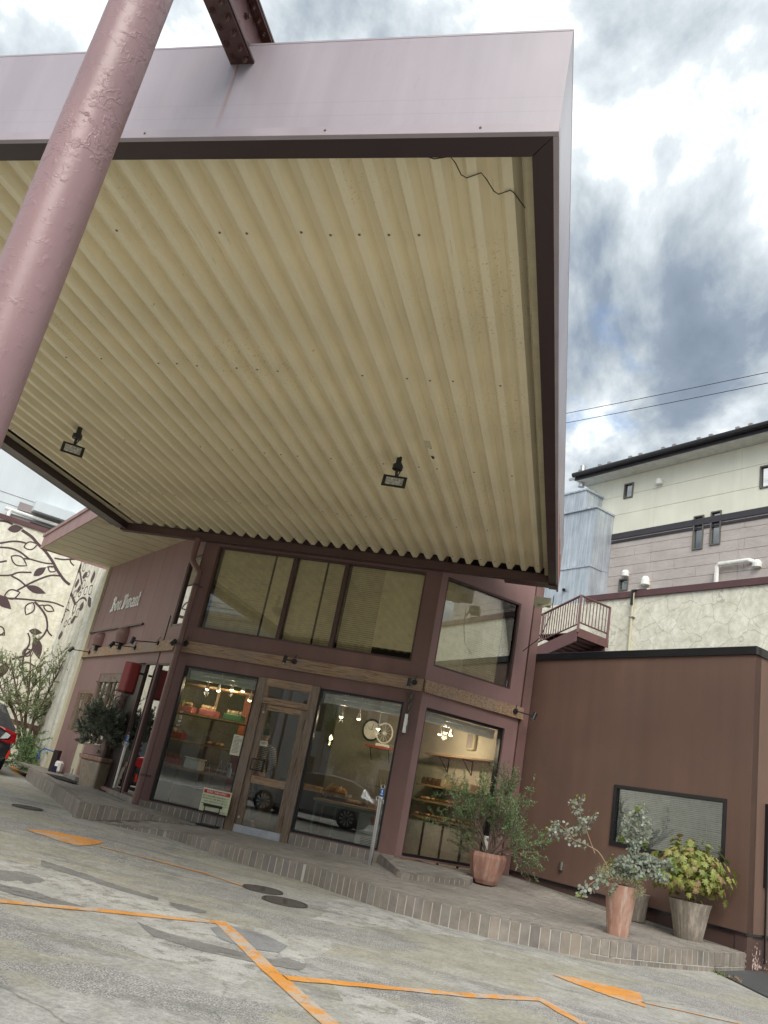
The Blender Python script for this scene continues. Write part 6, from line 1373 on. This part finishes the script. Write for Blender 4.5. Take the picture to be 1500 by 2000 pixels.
tk = thing('leaning_stake', 'thin rusty stake leaning behind the bushy shrub', 'stake', at_z(1019, 1722, .26)); B = at_z(1019, 1722, .26); MB().tube([B, B+Vector((-.28, .05, 1.25))], .012, 8).build('rod', m_pipe, tk); MB().tube([B+Vector((.02, .05, 0)), B+Vector((.04, .05, 1.5))], .01, 8).build('rod', m_pipe, tk)
# tall terracotta pot with eucalyptus
q = at_z(1207, 1829, .21); pc = Vector((q.x, q.y+.11, .21)); print('euc pot', pc)
tilt = Matrix.Rotation(R_(2), 3, 'Y')
round_pot(pc, [(.118, 0), (.122, .03), (.150, .28), (.172, .46), (.186, .53), (.172, .53), (.16, .48)], m_terra, 'tall_pot', 'tall lime streaked terracotta pot standing nearest the kerb', 40, lambda a, z: 1+.012*math.sin(17*a)*(1 if z < .48 else .2), soil=(.5, .165))
eu = thing('eucalyptus', 'silver dollar eucalyptus with long bare branches in the tall terracotta pot', 'plant', pc+Vector((0, 0, .5)))
FE = Frame((0, pc.y), 0)
def ep(px, py, d=0): return FE.pt(px, py, d)
st_, lf, yl = MB(), MB(), MB()
def disc(b, p, n, r):
    x = n.orthogonal().normalized(); y = n.cross(x); b.add([p+(x*math.cos(a)+y*math.sin(a)*.88)*r for a in [math.pi*2*i/6 for i in range(6)]], [(0, 1, 2, 3, 4, 5)])
def eb_(pts, r0, r1, d0, d1, dens=1, col=None, start=.3, sz=.020):
    P = [ep(x, y, d0+(d1-d0)*i/(len(pts)-1)) for i, (x, y) in enumerate(pts)]; P = spline(P, 5); n = len(P); st_.tube(P, [r0+(r1-r0)*i/(n-1) for i in range(n)], 6, cap=False)
    Lt = sum((P[i+1]-P[i]).length for i in range(n-1)); k = int(Lt*66*dens)
    for j in range(k):
        t = start+(1-start)*(j+random.random())/k; f = t*(n-1); i = min(int(f), n-2); c = P[i].lerp(P[i+1], f-i); o = rv(); o = (o-(P[i+1]-P[i]).normalized()*o.dot((P[i+1]-P[i]).normalized())).normalized()
        rr = sz*random.uniform(.7, 1.3)*(1.15-.4*t); disc(lf if not (t > .95) else yl, c+o*rr*random.uniform(1.2, 3.6)+rv()*.01, (rv()+Vector((0, -.8, .2))).normalized(), rr)
eb_([(1190, 1700), (1172, 1668), (1155, 1655), (1120, 1640), (1085, 1625), (1066, 1622)], .008, .003, .0, .15, 1.6, start=.45); eb_([(1120, 1640), (1098, 1615), (1078, 1605)], .004, .002, .1, .2, 1.8, start=.2)
eb_([(1162, 1667), (1150, 1635), (1142, 1610), (1133, 1590), (1138, 1550)], .006, .002, .05, .05, 1.5, start=.35); eb_([(1142, 1612), (1152, 1600), (1166, 1585)], .004, .002, .05, .1, 1.8, start=.3); eb_([(1140, 1590), (1120, 1575), (1118, 1562)], .003, .002, .05, .1, 2.2, start=.2)
eb_([(1138, 1605), (1125, 1620), (1122, 1618)], .003, .002, .05, .1, 2, start=.2)
for dd in (-.05, .0, .06): eb_([(1215, 1725), (1232, 1690), (1238, 1660), (1240, 1625), (1247, 1575)], .008, .003, 0, dd, 3.2, start=.3, sz=.018)
for e_ in ([(1237, 1640), (1222, 1620), (1225, 1590)], [(1240, 1625), (1258, 1610), (1266, 1600)], [(1238, 1655), (1262, 1630), (1268, 1615)], [(1236, 1600), (1250, 1585), (1262, 1575)]): eb_(e_, .004, .002, 0, .1, 3, start=.1, sz=.018)
for dd in (0, .12, .2): eb_([(1220, 1735), (1232, 1690), (1262, 1680), (1285, 1690), (1318, 1682)], .007, .003, 0, dd, 3.2, start=.35); eb_([(1240, 1685), (1262, 1700), (1290, 1715), (1296, 1708)], .005, .003, 0, dd+.1, 3, start=.2)
for dd in (0, .1, .2): eb_([(1200, 1730), (1205, 1700), (1220, 1680), (1240, 1700)], .006, .003, 0, dd, 3.6, start=.2); eb_([(1225, 1720), (1240, 1700), (1252, 1720)], .006, .003, 0, dd, 3.2, start=.1)
eb_([(1195, 1728), (1180, 1722), (1160, 1722), (1140, 1740), (1132, 1752)], .005, .003, .05, .2, 2.3, start=.15, sz=.024); eb_([(1195, 1728), (1195, 1735), (1200, 1745)], .004, .003, .1, .2, 2.5, sz=.026)
st_.build('stems', m_barkp, eu, kind='stuff', fix=False); lf.build('round_leaves', m_euc, eu, kind='stuff', fix=False); yl.build('young_leaves', m_eucy, eu, kind='stuff', fix=False)
tf = thing('pale_tuft_plant', 'pale feathery ground cover spilling over the rim of the tall terracotta pot', 'plant', pc+Vector((0, -.1, .5))); b = MB()
for (x, y, rr, kk) in ((1185, 1708, .10, 520), (1172, 1700, .06, 200), (1236, 1722, .10, 560), (1250, 1740, .06, 300), (1240, 1748, .05, 120), (1210, 1715, .07, 200)):
    for k in range(kk):
        p = ep(x, y, .12)+Vector((random.gauss(0, rr*.5), random.gauss(0, rr*.4), random.gauss(0, rr*.45))); leaf_add(b, p, rv(), rv(), .018, .006)
b.build('tuft', m_thyme, tf, kind='stuff', fix=False)
yb_ = thing('yellow_green_plant', 'lime leaved plant between the eucalyptus stems and the wall', 'plant', pc+Vector((.05, .1, .5))); b = MB()
for (x, y, rr, kk) in ((1200, 1690, .10, 70), (1256, 1648, .05, 60), (1215, 1640, .04, 40), (1225, 1700, .1, 50)):
    for k in range(kk): leaf_add(b, ep(x, y, -.06)+Vector((random.gauss(0, rr*.5), random.gauss(0, rr*.4), random.gauss(0, rr*.5))), rv(), rv(), .04, .025)
b.build('foliage', m_eucy, yb_, kind='stuff', fix=False)
# fluted grey pot with the hydrangea
q = at_z(1347, 1837, .21); pc = Vector((q.x, q.y+.14, .21)); print('hyd pot', pc)
round_pot(pc, [(.160, 0), (.170, .02), (.215, .25), (.245, .38), (.262, .43), (.268, .45), (.250, .45), (.235, .40)], m_greypot, 'fluted_pot', 'fluted grey brown stone pot with flared rim under the blinds window', 96, lambda a, z: 1+.022*math.sin(28*a)*(1 if z < .36 else .35), soil=(.40, .235))
hy = thing('hydrangea', 'oak leaved hydrangea turning yellow and pink in the fluted pot', 'shrub', pc+Vector((0, 0, .42)))
def lobed(k):
    bm = bmesh.new(); out = [(0, 0, 0), (.16, .02), (.44, .02), (.30, .22), (.58, .40), (.27, .46), (.34, .74), (.11, .68), (0, 1.05)]
    V = [(0, 0, 0)]+[(x, y, 0) for x, y in out[1:]]+[(-x, y, 0) for x, y in out[1:-1][::-1]]; rn = random.Random(k)
    vs = [bm.verts.new((x, y, -.16*abs(x)-.12*y*y+rn.uniform(-.03, .03))) for x, y, _ in V]; c = bm.verts.new((0, .42, .03))
    for i in range(len(vs)): bm.faces.new((vs[i], vs[(i+1) % len(vs)], c))
    me = bpy.data.meshes.new('leaf'); bm.to_mesh(me); bm.free(); me.materials.append(m_hyd); return me
LM = [lobed(k) for k in range(4)]; random.seed(31); c0 = pc+Vector((-.01, -.05, .81)); st_ = MB(); ex = MB()
for k in range(298):
    th = random.uniform(0, 2*math.pi); u = random.uniform(-.6, 1); r_ = math.sqrt(1-u*u); rad = random.uniform(.62, 1.08)*(1+.16*math.sin(3*th+1)+.1*math.sin(5*th)*u)
    p = c0+Vector((r_*math.cos(th)*.50*rad, r_*math.sin(th)*.37*rad, u*.38*rad)); 
    if p.y > pc.y+.3: p.y = pc.y+.3
    nn = (Vector((r_*math.cos(th), r_*math.sin(th), u*.8+.35))+rv()*.35).normalized(); dn = Vector((r_*math.cos(th), r_*math.sin(th), -.9))+rv()*.5; x = dn.cross(nn).normalized(); y = nn.cross(x); s_ = random.uniform(.075, .115)
    M = Matrix(((x.x*s_, y.x*s_, nn.x*s_, p.x), (x.y*s_, y.y*s_, nn.y*s_, p.y), (x.z*s_, y.z*s_, nn.z*s_, p.z), (0, 0, 0, 1))); inst(LM[k % 4], 'leaf', hy, M)
for k in range(420):
    q_ = rv()*random.uniform(.1, .36); q_.x *= 1.25; leaf_add(ex, c0+q_, rv(), rv(), .09, .07)
for k in range(16): p = c0+rv()*.25; st_.tube([pc+Vector((random.uniform(-.08, .08), random.uniform(-.08, .08), .38)), (pc+c0)/2+Vector((random.uniform(-.06, .06), 0, .1)), p], [.009, .007, .004], 5, cap=False)
st_.build('stems', m_barkp, hy, kind='stuff', fix=False); ex.build('inner_leaves', m_hyd, hy, kind='stuff', fix=False)
q = at_z(1238, 1798, .22); pc = Vector((q.x+.03, q.y+.02, .22)); round_pot(pc, [(.12, 0), (.15, .3), (.165, .36), (.15, .36)], m_greypot, 'small_grey_pot', 'plain grey pot half hidden behind the tall terracotta pot', 24, soil=(.34, .15))
# weeds and dead leaves at the right end of the kerb
wd_ = thing('kerb_weeds', 'small weeds and dead leaves in the joint by the right end of the brick kerb', 'weeds', at_g(1405, 1905)); b = MB(); b2 = MB(); random.seed(8)
for k in range(140):
    t = random.random()**.7; p = at_g(1378+t*75, 1893+t*28+random.uniform(-3, 3)); 
    (leaf_add(b, p+Vector((0, 0, .005)), Vector((random.uniform(-1, 1), random.uniform(-1, 1), random.uniform(.1, 1))), rv(), random.uniform(.015, .045), .012) if t < .5 else leaf_add(b2, p+Vector((0, 0, .01)), rv(), Vector((0, 0, 1)), .03, .02))
for k in range(40): leaf_add(b2, FA2.p(random.uniform(.1, .8), .02, random.uniform(.02, .12)), rv(), Vector((0, 0, 1)), random.uniform(.03, .07), .03)
b.build('weed_leaves', m_eucy, wd_, kind='stuff', fix=False); b2.build('dead_leaves', m_rust, wd_, kind='stuff', fix=False)
# ------------------------------------------------------------------ tree and shrub by the mural
random.seed(44)
base = at_g(62, 1478); base = Vector((-12.9, 17.6, .12)); FTt = Frame((FW1.p(0, 0, 1.6).x, FW1.p(0, 0, 1.6).y), D2)
def tp(px, py, d=0): return FTt.pt(px, py, d)
tr_ = thing('mural_tree', 'airy multi stemmed tree with fine light green leaves in front of the mural', 'tree', tp(40, 1470)); st_, lf = MB(), MB()
spec = dict(wig=.30, up=.6, lv=2, nl=22, L=.055, W=.020, nb=[5, 6], sp=.9)
for pts in ([(50, 1475), (58, 1430), (85, 1370), (125, 1290)], [(52, 1475), (45, 1420), (35, 1360), (20, 1290)], [(50, 1475), (62, 1420), (75, 1360), (80, 1300)], [(45, 1475), (30, 1400), (0, 1340), (-20, 1290)], [(48, 1475), (50, 1400), (58, 1330), (60, 1270)]):
    P = spline([tp(x, y, random.uniform(-.3, .3) if i else 0) for i, (x, y) in enumerate(pts)], 4); n = len(P); st_.tube(P, [.045-.032*i/(n-1) for i in range(n)], 7, cap=False)
    for k in range(14):
        i = random.randrange(n//3, n-1); d = (P[i+1]-P[i]).normalized(); twigs(st_, lf, P[i], (d*.6+rv()*.8+Vector((0, 0, .2))).normalized(), random.uniform(.35, .6), .012, 1, spec)
st_.build('trunk_and_limbs', m_bark, tr_, kind='stuff', fix=False); lf.build('crown', m_tree, tr_, kind='stuff', fix=False)
bu = thing('feathery_bush', 'dense dark green feathery bush at the foot of the mural wall', 'shrub', tp(70, 1500)); st_, lf = MB(), MB(); c0 = tp(68, 1465, .45)
for k in range(190):
    p = c0+Vector((random.gauss(0, .40), random.gauss(0, .35), random.gauss(-.25, .38)));
    if p.z < .2: p.z = .2+random.random()*.3
    twigs(st_, lf, p, (rv()+Vector((.2, -.2, .4))).normalized(), .35, .006, 2, dict(spec, nl=64, L=.055, W=.018, wig=.25))
st_.build('stems', m_bark, bu, kind='stuff', fix=False); lf.build('foliage', m_shrub, bu, kind='stuff', fix=False)
rl = thing('timber_rail', 'weathered timber rail behind the feathery bush', 'rail', tp(40, 1415)); MB().bar(tp(20, 1408, -.2), tp(80, 1425, -.2), .05, .12).build('rail', m_wood, rl); MB().bar(tp(70, 1422, -.25), tp(64, 1480, -.25), .1).build('post', m_woodv, rl)
# water jug, hose and post
q = at_z(100, 1507, .335); t = thing('water_can', 'white plastic water can with dark label near the left end of the platform', 'water can', q); MB().box(q.x-.10, q.x+.10, q.y+.08, q.y+.26, .33, .57).build('can', m_white, t, bevel=.04); MB().box(q.x-.05, q.x+.06, q.y+.068, q.y+.079, .33, .46).build('dark_label', plain('navy_label', (.01, .015, .05), .4), t)
t = thing('tap_post', 'dark timber tap post with blue hose near the left end of the sign wall', 'tap', q); A = FL.pt(112, 1465, .25); B = FL.pt(103, 1500, .25); MB().bar(Vector((B.x, B.y, .3)), Vector((B.x, B.y, A.z)), .12).build('post', m_dk, t); MB().tube([Vector((B.x-.05, B.y, A.z-.05)), Vector((B.x-.35, B.y, A.z-.02)), Vector((B.x-.42, B.y, A.z-.1)), Vector((B.x-.42, B.y, .5))], .014, 8).build('hose', m_blue, t)
t = thing('step_block', 'small grey green tiled threshold block behind the olive planter', 'step', FL.p(3.1, .3, .15)); MB().fbox(FL, 2.75, 3.6, .29, .40, .0, .28).build('block', m_pave, t, bevel=.006)
t = thing('floor_mat', 'dark rubber mat lying on the left part of the platform', 'mat', FL.p(4.3, .33, .6)); MB().prism([at_z(*q_, .315) for q_ in ((90, 1511), (150, 1523), (150, 1531), (108, 1520))], (0, 0, .012)).build('mat', m_rubber, t)
q = at_g(37, 1500); t = thing('green_bin', 'bright green plastic bin half hidden behind the parked car', 'bin', q); q = Vector((q.x+.15, q.y+.5, .1)); MB().lathe([(.2, 0), (.24, .7), (.26, .72), (.26, .76), (.2, .8), (0, .8)], q, 20).build('body', m_green, t, auto=40)
# ------------------------------------------------------------------ cars
m_carp = plain('grey_car_paint', (.10, .105, .115), .25, .55); m_carg = plain('car_glass', (.02, .025, .03), .06); m_tail = plain('red_lens', (.33, .01, .015), .15); m_clear = plain('clear_lens', (.6, .6, .6), .12, .5); m_refl = plain('red_reflector', (.9, .05, .02), .2); m_tyre = m_rubber
def car(loc, rz, label, paintm):
    t = thing('parked_car', label, 'car', loc, rz); M = WM[t.name]; T = lambda x, y, z: M @ Vector((x, y, z))
    # stations along x (rear 0 -> front 4.4): half width, z of sill, beltline, roof half-width, roof z
    S = [(-.02, .62, .42, .78, .45, .80), (.06, .82, .34, .86, .60, .90), (.18, .88, .30, .93, .66, .99), (.45, .90, .26, .96, .66, 1.22), (.85, .90, .24, .95, .63, 1.38), (1.5, .90, .24, .93, .62, 1.43), (2.2, .90, .24, .91, .61, 1.40), (2.75, .90, .24, .90, .63, 1.22), (3.25, .89, .24, .89, .70, .98), (3.8, .87, .26, .82, .62, .86), (4.25, .78, .32, .68, .5, .72), (4.42, .6, .40, .55, .4, .58)]
    rings = []
    for x, hw, zs, zb, rw, zr in S:
        rings.append([(x, -hw*.86, zs-.04), (x, -hw, zs+.08), (x, -hw, (zs+zb)/2), (x, -hw*.96, zb), (x, -rw, zr-.03), (x, -rw*.7, zr), (x, rw*.7, zr), (x, rw, zr-.03), (x, hw*.96, zb), (x, hw, (zs+zb)/2), (x, hw, zs+.08), (x, hw*.86, zs-.04)])
    b = MB(); n = 12; g = MB()
    for r_ in rings: b.v += [T(*p) for p in r_]
    for i in range(len(rings)-1):
        for k in range(n):
            q = (i*n+k, i*n+(k+1) % n, (i+1)*n+(k+1) % n, (i+1)*n+k)
            isg = (k in (3, 7) and 3 <= i <= 7) or (k in (4, 5, 6) and i in (3, 7)) or (k == 5 and i in (2,))
            if isg: g.add([b.v[j] for j in q], [(0, 1, 2, 3)])
            else: b.f.append(q)
    b.f.append(tuple(range(n))[::-1]); b.f.append(tuple((len(rings)-1)*n+k for k in range(n)))
    b.build('body', paintm, t, auto=35); g.build('glazing', m_carg, t, fix=True)
    for y in (-1, 1):
        s0 = y*.80
        def Lb(P, name, m, th=.02): MB().prism([T(*p) for p in P], (M.to_3x3() @ Vector((-th, y*.004, 0)))).build(name, m, t)
        Lb([(.10, y*.45, .93), (.06, y*.60, .91), (.03, y*.86, .84), (.05, y*.88, .66), (.03, y*.74, .62), (-.02, y*.55, .66), (.03, y*.72, .70), (.02, y*.76, .80), (.03, y*.62, .86)], 'tail_lamp', m_tail, .05)
        Lb([(.0, y*.56, .69), (.0, y*.70, .72), (.0, y*.74, .79), (.0, y*.64, .83)], 'clear_lamp', m_clear, .055)
        Lb([(-.0, y*.48, .46), (-.0, y*.80, .56), (.02, y*.84, .36), (-.0, y*.50, .34)], 'bumper_vent', m_black, .05)
        Lb([(-.03, y*.80, .50), (-.02, y*.83, .50), (-.01, y*.82, .33), (-.03, y*.78, .34)], 'reflector', m_refl, .06)
        MB().prism([T(2.9, y*.89, .95), T(3.0, y*1.05, .95), T(3.0, y*1.06, 1.07), T(2.9, y*.9, 1.06)], M.to_3x3() @ Vector((-.14, 0, 0))).build('door_mirror', paintm, t, bevel=.01)
    MB().prism([T(-.03, -.55, .40), T(-.03, .55, .40), T(-.01, .6, .27), T(-.01, -.6, .27)], M.to_3x3() @ Vector((.08, 0, 0))).build('lower_bumper', m_black, t)
    MB().prism([T(-.055, -.26, .56), T(-.055, .26, .56), T(-.055, .26, .68), T(-.055, -.26, .68)], M.to_3x3() @ Vector((-.01, 0, 0))).build('number_plate', m_white, t)
    for x in (.75, 3.4):
        for y in (-1, 1):
            c = Vector((x, y*.80, .32)); w_ = MB(); RX = Matrix.Rotation(R_(90), 3, 'X')
            w_.tube([T(x, y*.68, .32), T(x, y*.70, .32), T(x, y*.885, .32), T(x, y*.905, .32)], [.28, .32, .32, .28], 28); wh = w_.build('wheel', m_tyre, t, auto=40)
            MB().tube([T(x, y*.900, .32), T(x, y*.908, .32)], .225, 28).build('rim_disc', m_black, wh)
            for k in range(10):
                a = 2*math.pi*k/10; a2 = a+.26
                P = [(x+.04*math.cos(a), .32+.04*math.sin(a)), (x+.215*math.cos(a+.35), .32+.215*math.sin(a+.35)), (x+.215*math.cos(a2+.40), .32+.215*math.sin(a2+.40)), (x+.045*math.cos(a2), .32+.045*math.sin(a2))]
                MB().prism([T(px, y*.909, pz) for px, pz in P], M.to_3x3() @ Vector((0, y*.012, 0))).build('spoke', m_alu, wh)
    return t
ca = math.atan2(FW1.n.y, FW1.n.x)
q = at_g(27, 1518); hd = R_(D1); loc = Vector((q.x, q.y, G(q.x, q.y)+.0)); 
# rear right tyre sits at local (.75, -.8)
lo_c = loc-Matrix.Rotation(hd, 3, 'Z') @ Vector((.3, -.8, 0)); print('car', lo_c)
lo_c -= FW1.d*.34
car(Vector((lo_c.x, lo_c.y, G(lo_c.x, lo_c.y))), hd, 'dark grey hatchback parked at the left edge with its red tail lamp showing', m_carp)
c2 = Vector((-5.3, 1.1, .05))
car(c2, R_(180), 'silver grey car parked beside the photographer, seen only as a reflection in the shop glass', plain('silver_car_paint', (.32, .34, .37), .25, .5))
# ------------------------------------------------------------------ shopper inside, behind the door glass
m_skin = plain('skin', (.45, .28, .2), .5); m_jeans = plain('navy_jeans', (.012, .018, .05), .8); m_hair = plain('dark_hair', (.012, .009, .008), .5); m_shoe = plain('pale_sneaker', (.4, .4, .39), .7)
t_ = NT('striped_jersey'); t_.set(Roughness=.85); sx = t_.n('ShaderNodeSeparateXYZ'); t_.l(t_.co, sx.inputs[0]); sn = t_.math('SINE', t_.math('MULTIPLY', sx.outputs[2], 210)); t_.col(t_.ramp(sn, [(.25, (.42, .38, .30)), (.45, (.03, .03, .035))])); m_strip = t_.m
def skin(name, verts, edges, m, par, root=0, sub=2, loose=True):
    me = bpy.data.meshes.new(name); me.from_pydata([Vector(v[:3]) for v in verts], edges, []); o = bpy.data.objects.new(name, me); C.objects.link(o)
    md = o.modifiers.new('s', 'SKIN'); md.use_smooth_shade = True; me.skin_vertices
    for i, v in enumerate(verts):
        r = v[3] if isinstance(v[3], tuple) else (v[3], v[3]); me.skin_vertices[0].data[i].radius = r
    me.skin_vertices[0].data[root].use_root = True
    s2 = o.modifiers.new('u', 'SUBSURF'); s2.levels = sub; s2.render_levels = sub
    dg = bpy.context.evaluated_depsgraph_get(); dg.update(); m2 = bpy.data.meshes.new_from_object(o.evaluated_get(dg)); bpy.data.objects.remove(o)
    m2.name = name; m2.materials.clear(); m2.materials.append(m); m2.polygons.foreach_set('use_smooth', [True]*len(m2.polygons))
    return inst(m2, name, par, WM[par.name])
pe = thing('person', 'shopper in a striped jersey and navy jeans standing with their back to the door inside the shop', 'person', (-5.30, 14.25, .215), R_(8))
pe['label'] = 'shopper in striped jersey and navy jeans standing just inside behind the door'
B_ = [(0, 0, .92, (.15, .11)), (0, .01, 1.08, (.125, .09)), (0, .0, 1.26, (.15, .10)), (0, -.01, 1.38, (.12, .07)), (0, .01, 1.45, .052), (.0, .03, 1.54, .07), (.0, .03, 1.61, .088), (0, .03, 1.68, .06),
      (.09, 0, .86, .09), (.10, .02, .50, .06), (.11, -.02, .10, .042), (.12, .06, .04, .04), (-.09, 0, .86, .09), (-.10, .02, .50, .06), (-.10, .0, .10, .042), (-.11, .09, .04, .04),
      (.19, 0, 1.36, .055), (.25, .02, 1.10, .042), (.20, .24, 1.02, .032), (.17, .32, 1.02, .025), (-.19, 0, 1.36, .055), (-.24, .02, 1.10, .042), (-.24, .18, .93, .032), (-.24, .24, .87, .025)]
Ed = [(0, 1), (1, 2), (2, 3), (3, 4), (4, 5), (5, 6), (6, 7), (0, 8), (8, 9), (9, 10), (10, 11), (0, 12), (12, 13), (13, 14), (14, 15), (3, 16), (16, 17), (17, 18), (18, 19), (3, 20), (20, 21), (21, 22), (22, 23)]
for hb, sgn in ((19, 1), (23, -1)):
    x, y, z, _ = B_[hb]
    for k, (ox, ln) in enumerate(((-.03, .07), (-.010, .08), (.010, .075), (.03, .06))):
        i = len(B_); d = (ox*.4, ln*.55, -.02) if sgn > 0 else (ox*.4, ln*.3, -ln*.5); B_ += [(x+ox, y+.02, z-.01, .010), (x+ox+d[0], y+.02+d[1], z-.01+d[2], .008), (x+ox+d[0]*1.6, y+.02+d[1]*1.3, z-.03+d[2]*1.8, .007)]; Ed += [(hb, i), (i, i+1), (i+1, i+2)]
    i = len(B_); B_ += [(x-.035*sgn, y, z, .011), (x-.05*sgn, y+.035, z-.01, .009)]; Ed += [(hb, i), (i, i+1)]
skin('body', B_, Ed, m_skin, pe)
skin('jersey', [(0, 0, .90, (.165, .125)), (0, .01, 1.08, (.145, .11)), (0, 0, 1.26, (.168, .12)), (0, -.01, 1.38, (.135, .09)), (0, .005, 1.42, .07), (.20, 0, 1.36, .07), (.26, .02, 1.10, .056), (.22, .20, 1.03, .045), (-.20, 0, 1.36, .07), (-.25, .02, 1.10, .056), (-.25, .15, .96, .045)], [(0, 1), (1, 2), (2, 3), (3, 4), (3, 5), (5, 6), (6, 7), (3, 8), (8, 9), (9, 10)], m_strip, pe)
skin('jeans', [(0, 0, .94, (.16, .12)), (.09, 0, .84, .105), (.10, .02, .50, .078), (.11, -.02, .12, .062), (-.09, 0, .84, .105), (-.10, .02, .50, .078), (-.10, 0, .12, .062)], [(0, 1), (1, 2), (2, 3), (0, 4), (4, 5), (5, 6)], m_jeans, pe)
skin('hair', [(0, .0, 1.57, (.085, .06)), (0, -.005, 1.64, (.10, .085)), (0, .02, 1.70, (.075, .07))], [(0, 1), (1, 2)], m_hair, pe)
for sgn, yy in ((1, .03), (-1, .06)): skin('sneaker', [(.115*sgn, yy-.10, .045, (.04, .04)), (.118*sgn, yy, .045, (.045, .04)), (.125*sgn, yy+.12, .03, (.045, .028))], [(0, 1), (1, 2)], m_shoe, pe)
# ------------------------------------------------------------------ across the street (mirrored in the glass)
def street_tree(c, h, r, label, seed, big=1):
    random.seed(seed); t = thing('street_tree', label, 'tree', c, 0, 'trees across the street'); st_, lf = MB(), MB(); c = Vector(c)
    st_.tube([c, c+Vector((.05, 0, h*.3)), c+Vector((0, .05, h*.55))], [.14, .11, .08], 8)
    for k in range(13):
        a = 2*math.pi*k/13; d = Vector((math.cos(a), math.sin(a), random.uniform(-.2, 1.1))).normalized(); P = c+Vector((0, 0, h*random.uniform(.4, .62))); st_.tube([P, P+d*r*.6, P+d*r*.95+Vector((0, 0, .1))], [.05, .03, .012], 5)
        for j in range(14):
            q = P+d*r*random.uniform(.35, 1)+rv()*r*.28
            for m_i in range(44): leaf_add(lf, q+rv()*random.random()*r*.26, rv(), rv(), .15, .09)
    st_.build('trunk', m_bark, t, fix=False); lf.build('crown', m_tree2, t, kind='stuff', fix=False)
street_tree((-10.3, -13.6, 0), 5.6, 1.7, 'bushy street tree seen reflected in the window right of the door', 71)
street_tree((-17.8, -13.6, 0), 6.4, 2.5, 'broad street tree seen reflected in the window left of the door', 72)
street_tree((9, -15, 0), 7, 2.4, 'tall street tree behind the photographer on the right', 73)
m_conc = paint('street_concrete', (.42, .43, .44), .8, .06, .5, .2, .1); m_pl = plain('telegraph_post', (.25, .23, .2), .8)
for i, (x0, x1, y, h, c, lab) in enumerate(((-15.5, -4, -18, 6.5, (.50, .51, .52), 'white commercial building across the street behind the trees'), (-34, -16.5, -19, 9.5, (.30, .30, .30), 'grey building across the street at the far left'), (-3, 11, -20, 7.5, (.40, .36, .30), 'beige building across the street'), (12, 30, -18, 9, (.36, .36, .38), 'grey apartment building across the street at the right'))):
    t = thing('street_building', lab, 'building', (x0, y, 0), 0, 'buildings across the street'); mm = paint('street_render', c, .8, .06, .5, .2, .1)
    MB().box(x0, x1, y-8, y, 0, h).build('wall', mm, t); MB().box(x0-.1, x1+.1, y-8.1, y+.15, h+.001, h+.3).build('parapet', m_mauve, t)
    k = 0; x = x0+.8
    while x < x1-1.6:
        for z in (1.0, 3.9, 6.8):
            if z+1.6 < h: MB().box(x, x+1.3, y+.001, y+.06, z, z+1.5).build('window', m_carg if 'm_carg' in globals() else m_black, t)
        x += 2.5
    for x in (x0+2.2, x0+4.9): MB().box(x, x+.28, y+.07, y+.3, 0, h).build('pier', m_mauve, t)
up_ol = thing('utility_pole', 'concrete utility pole across the street carrying wires', 'pole', (-13.2, -10.5, 0)); MB().tube([(-13.2, -10.5, 0), (-13.2, -10.5, 9.5)], [.17, .12], 14).build('shaft', m_conc, up_ol); MB().bar((-14, -10.5, 8.6), (-12.4, -10.5, 8.6), .09).build('crossarm', m_iron, up_ol)
for k in range(4): MB().tube([(-40+80*i/16, -10.4+.05*k, 8.7-.25*k+.004*(i-8)**2*.35) for i in range(17)], .02, 5).build('street_wire', m_black, up_ol)
cw = thing('crosswalk', 'white zebra crossing stripes on the street seen only in reflection', 'road marking', (-13, -4, 0))
for k in range(8): MB().box(-17+k*.9, -16.55+k*.9, -5.5, -2.5, .151, .155).build('stripe', m_wp, cw)
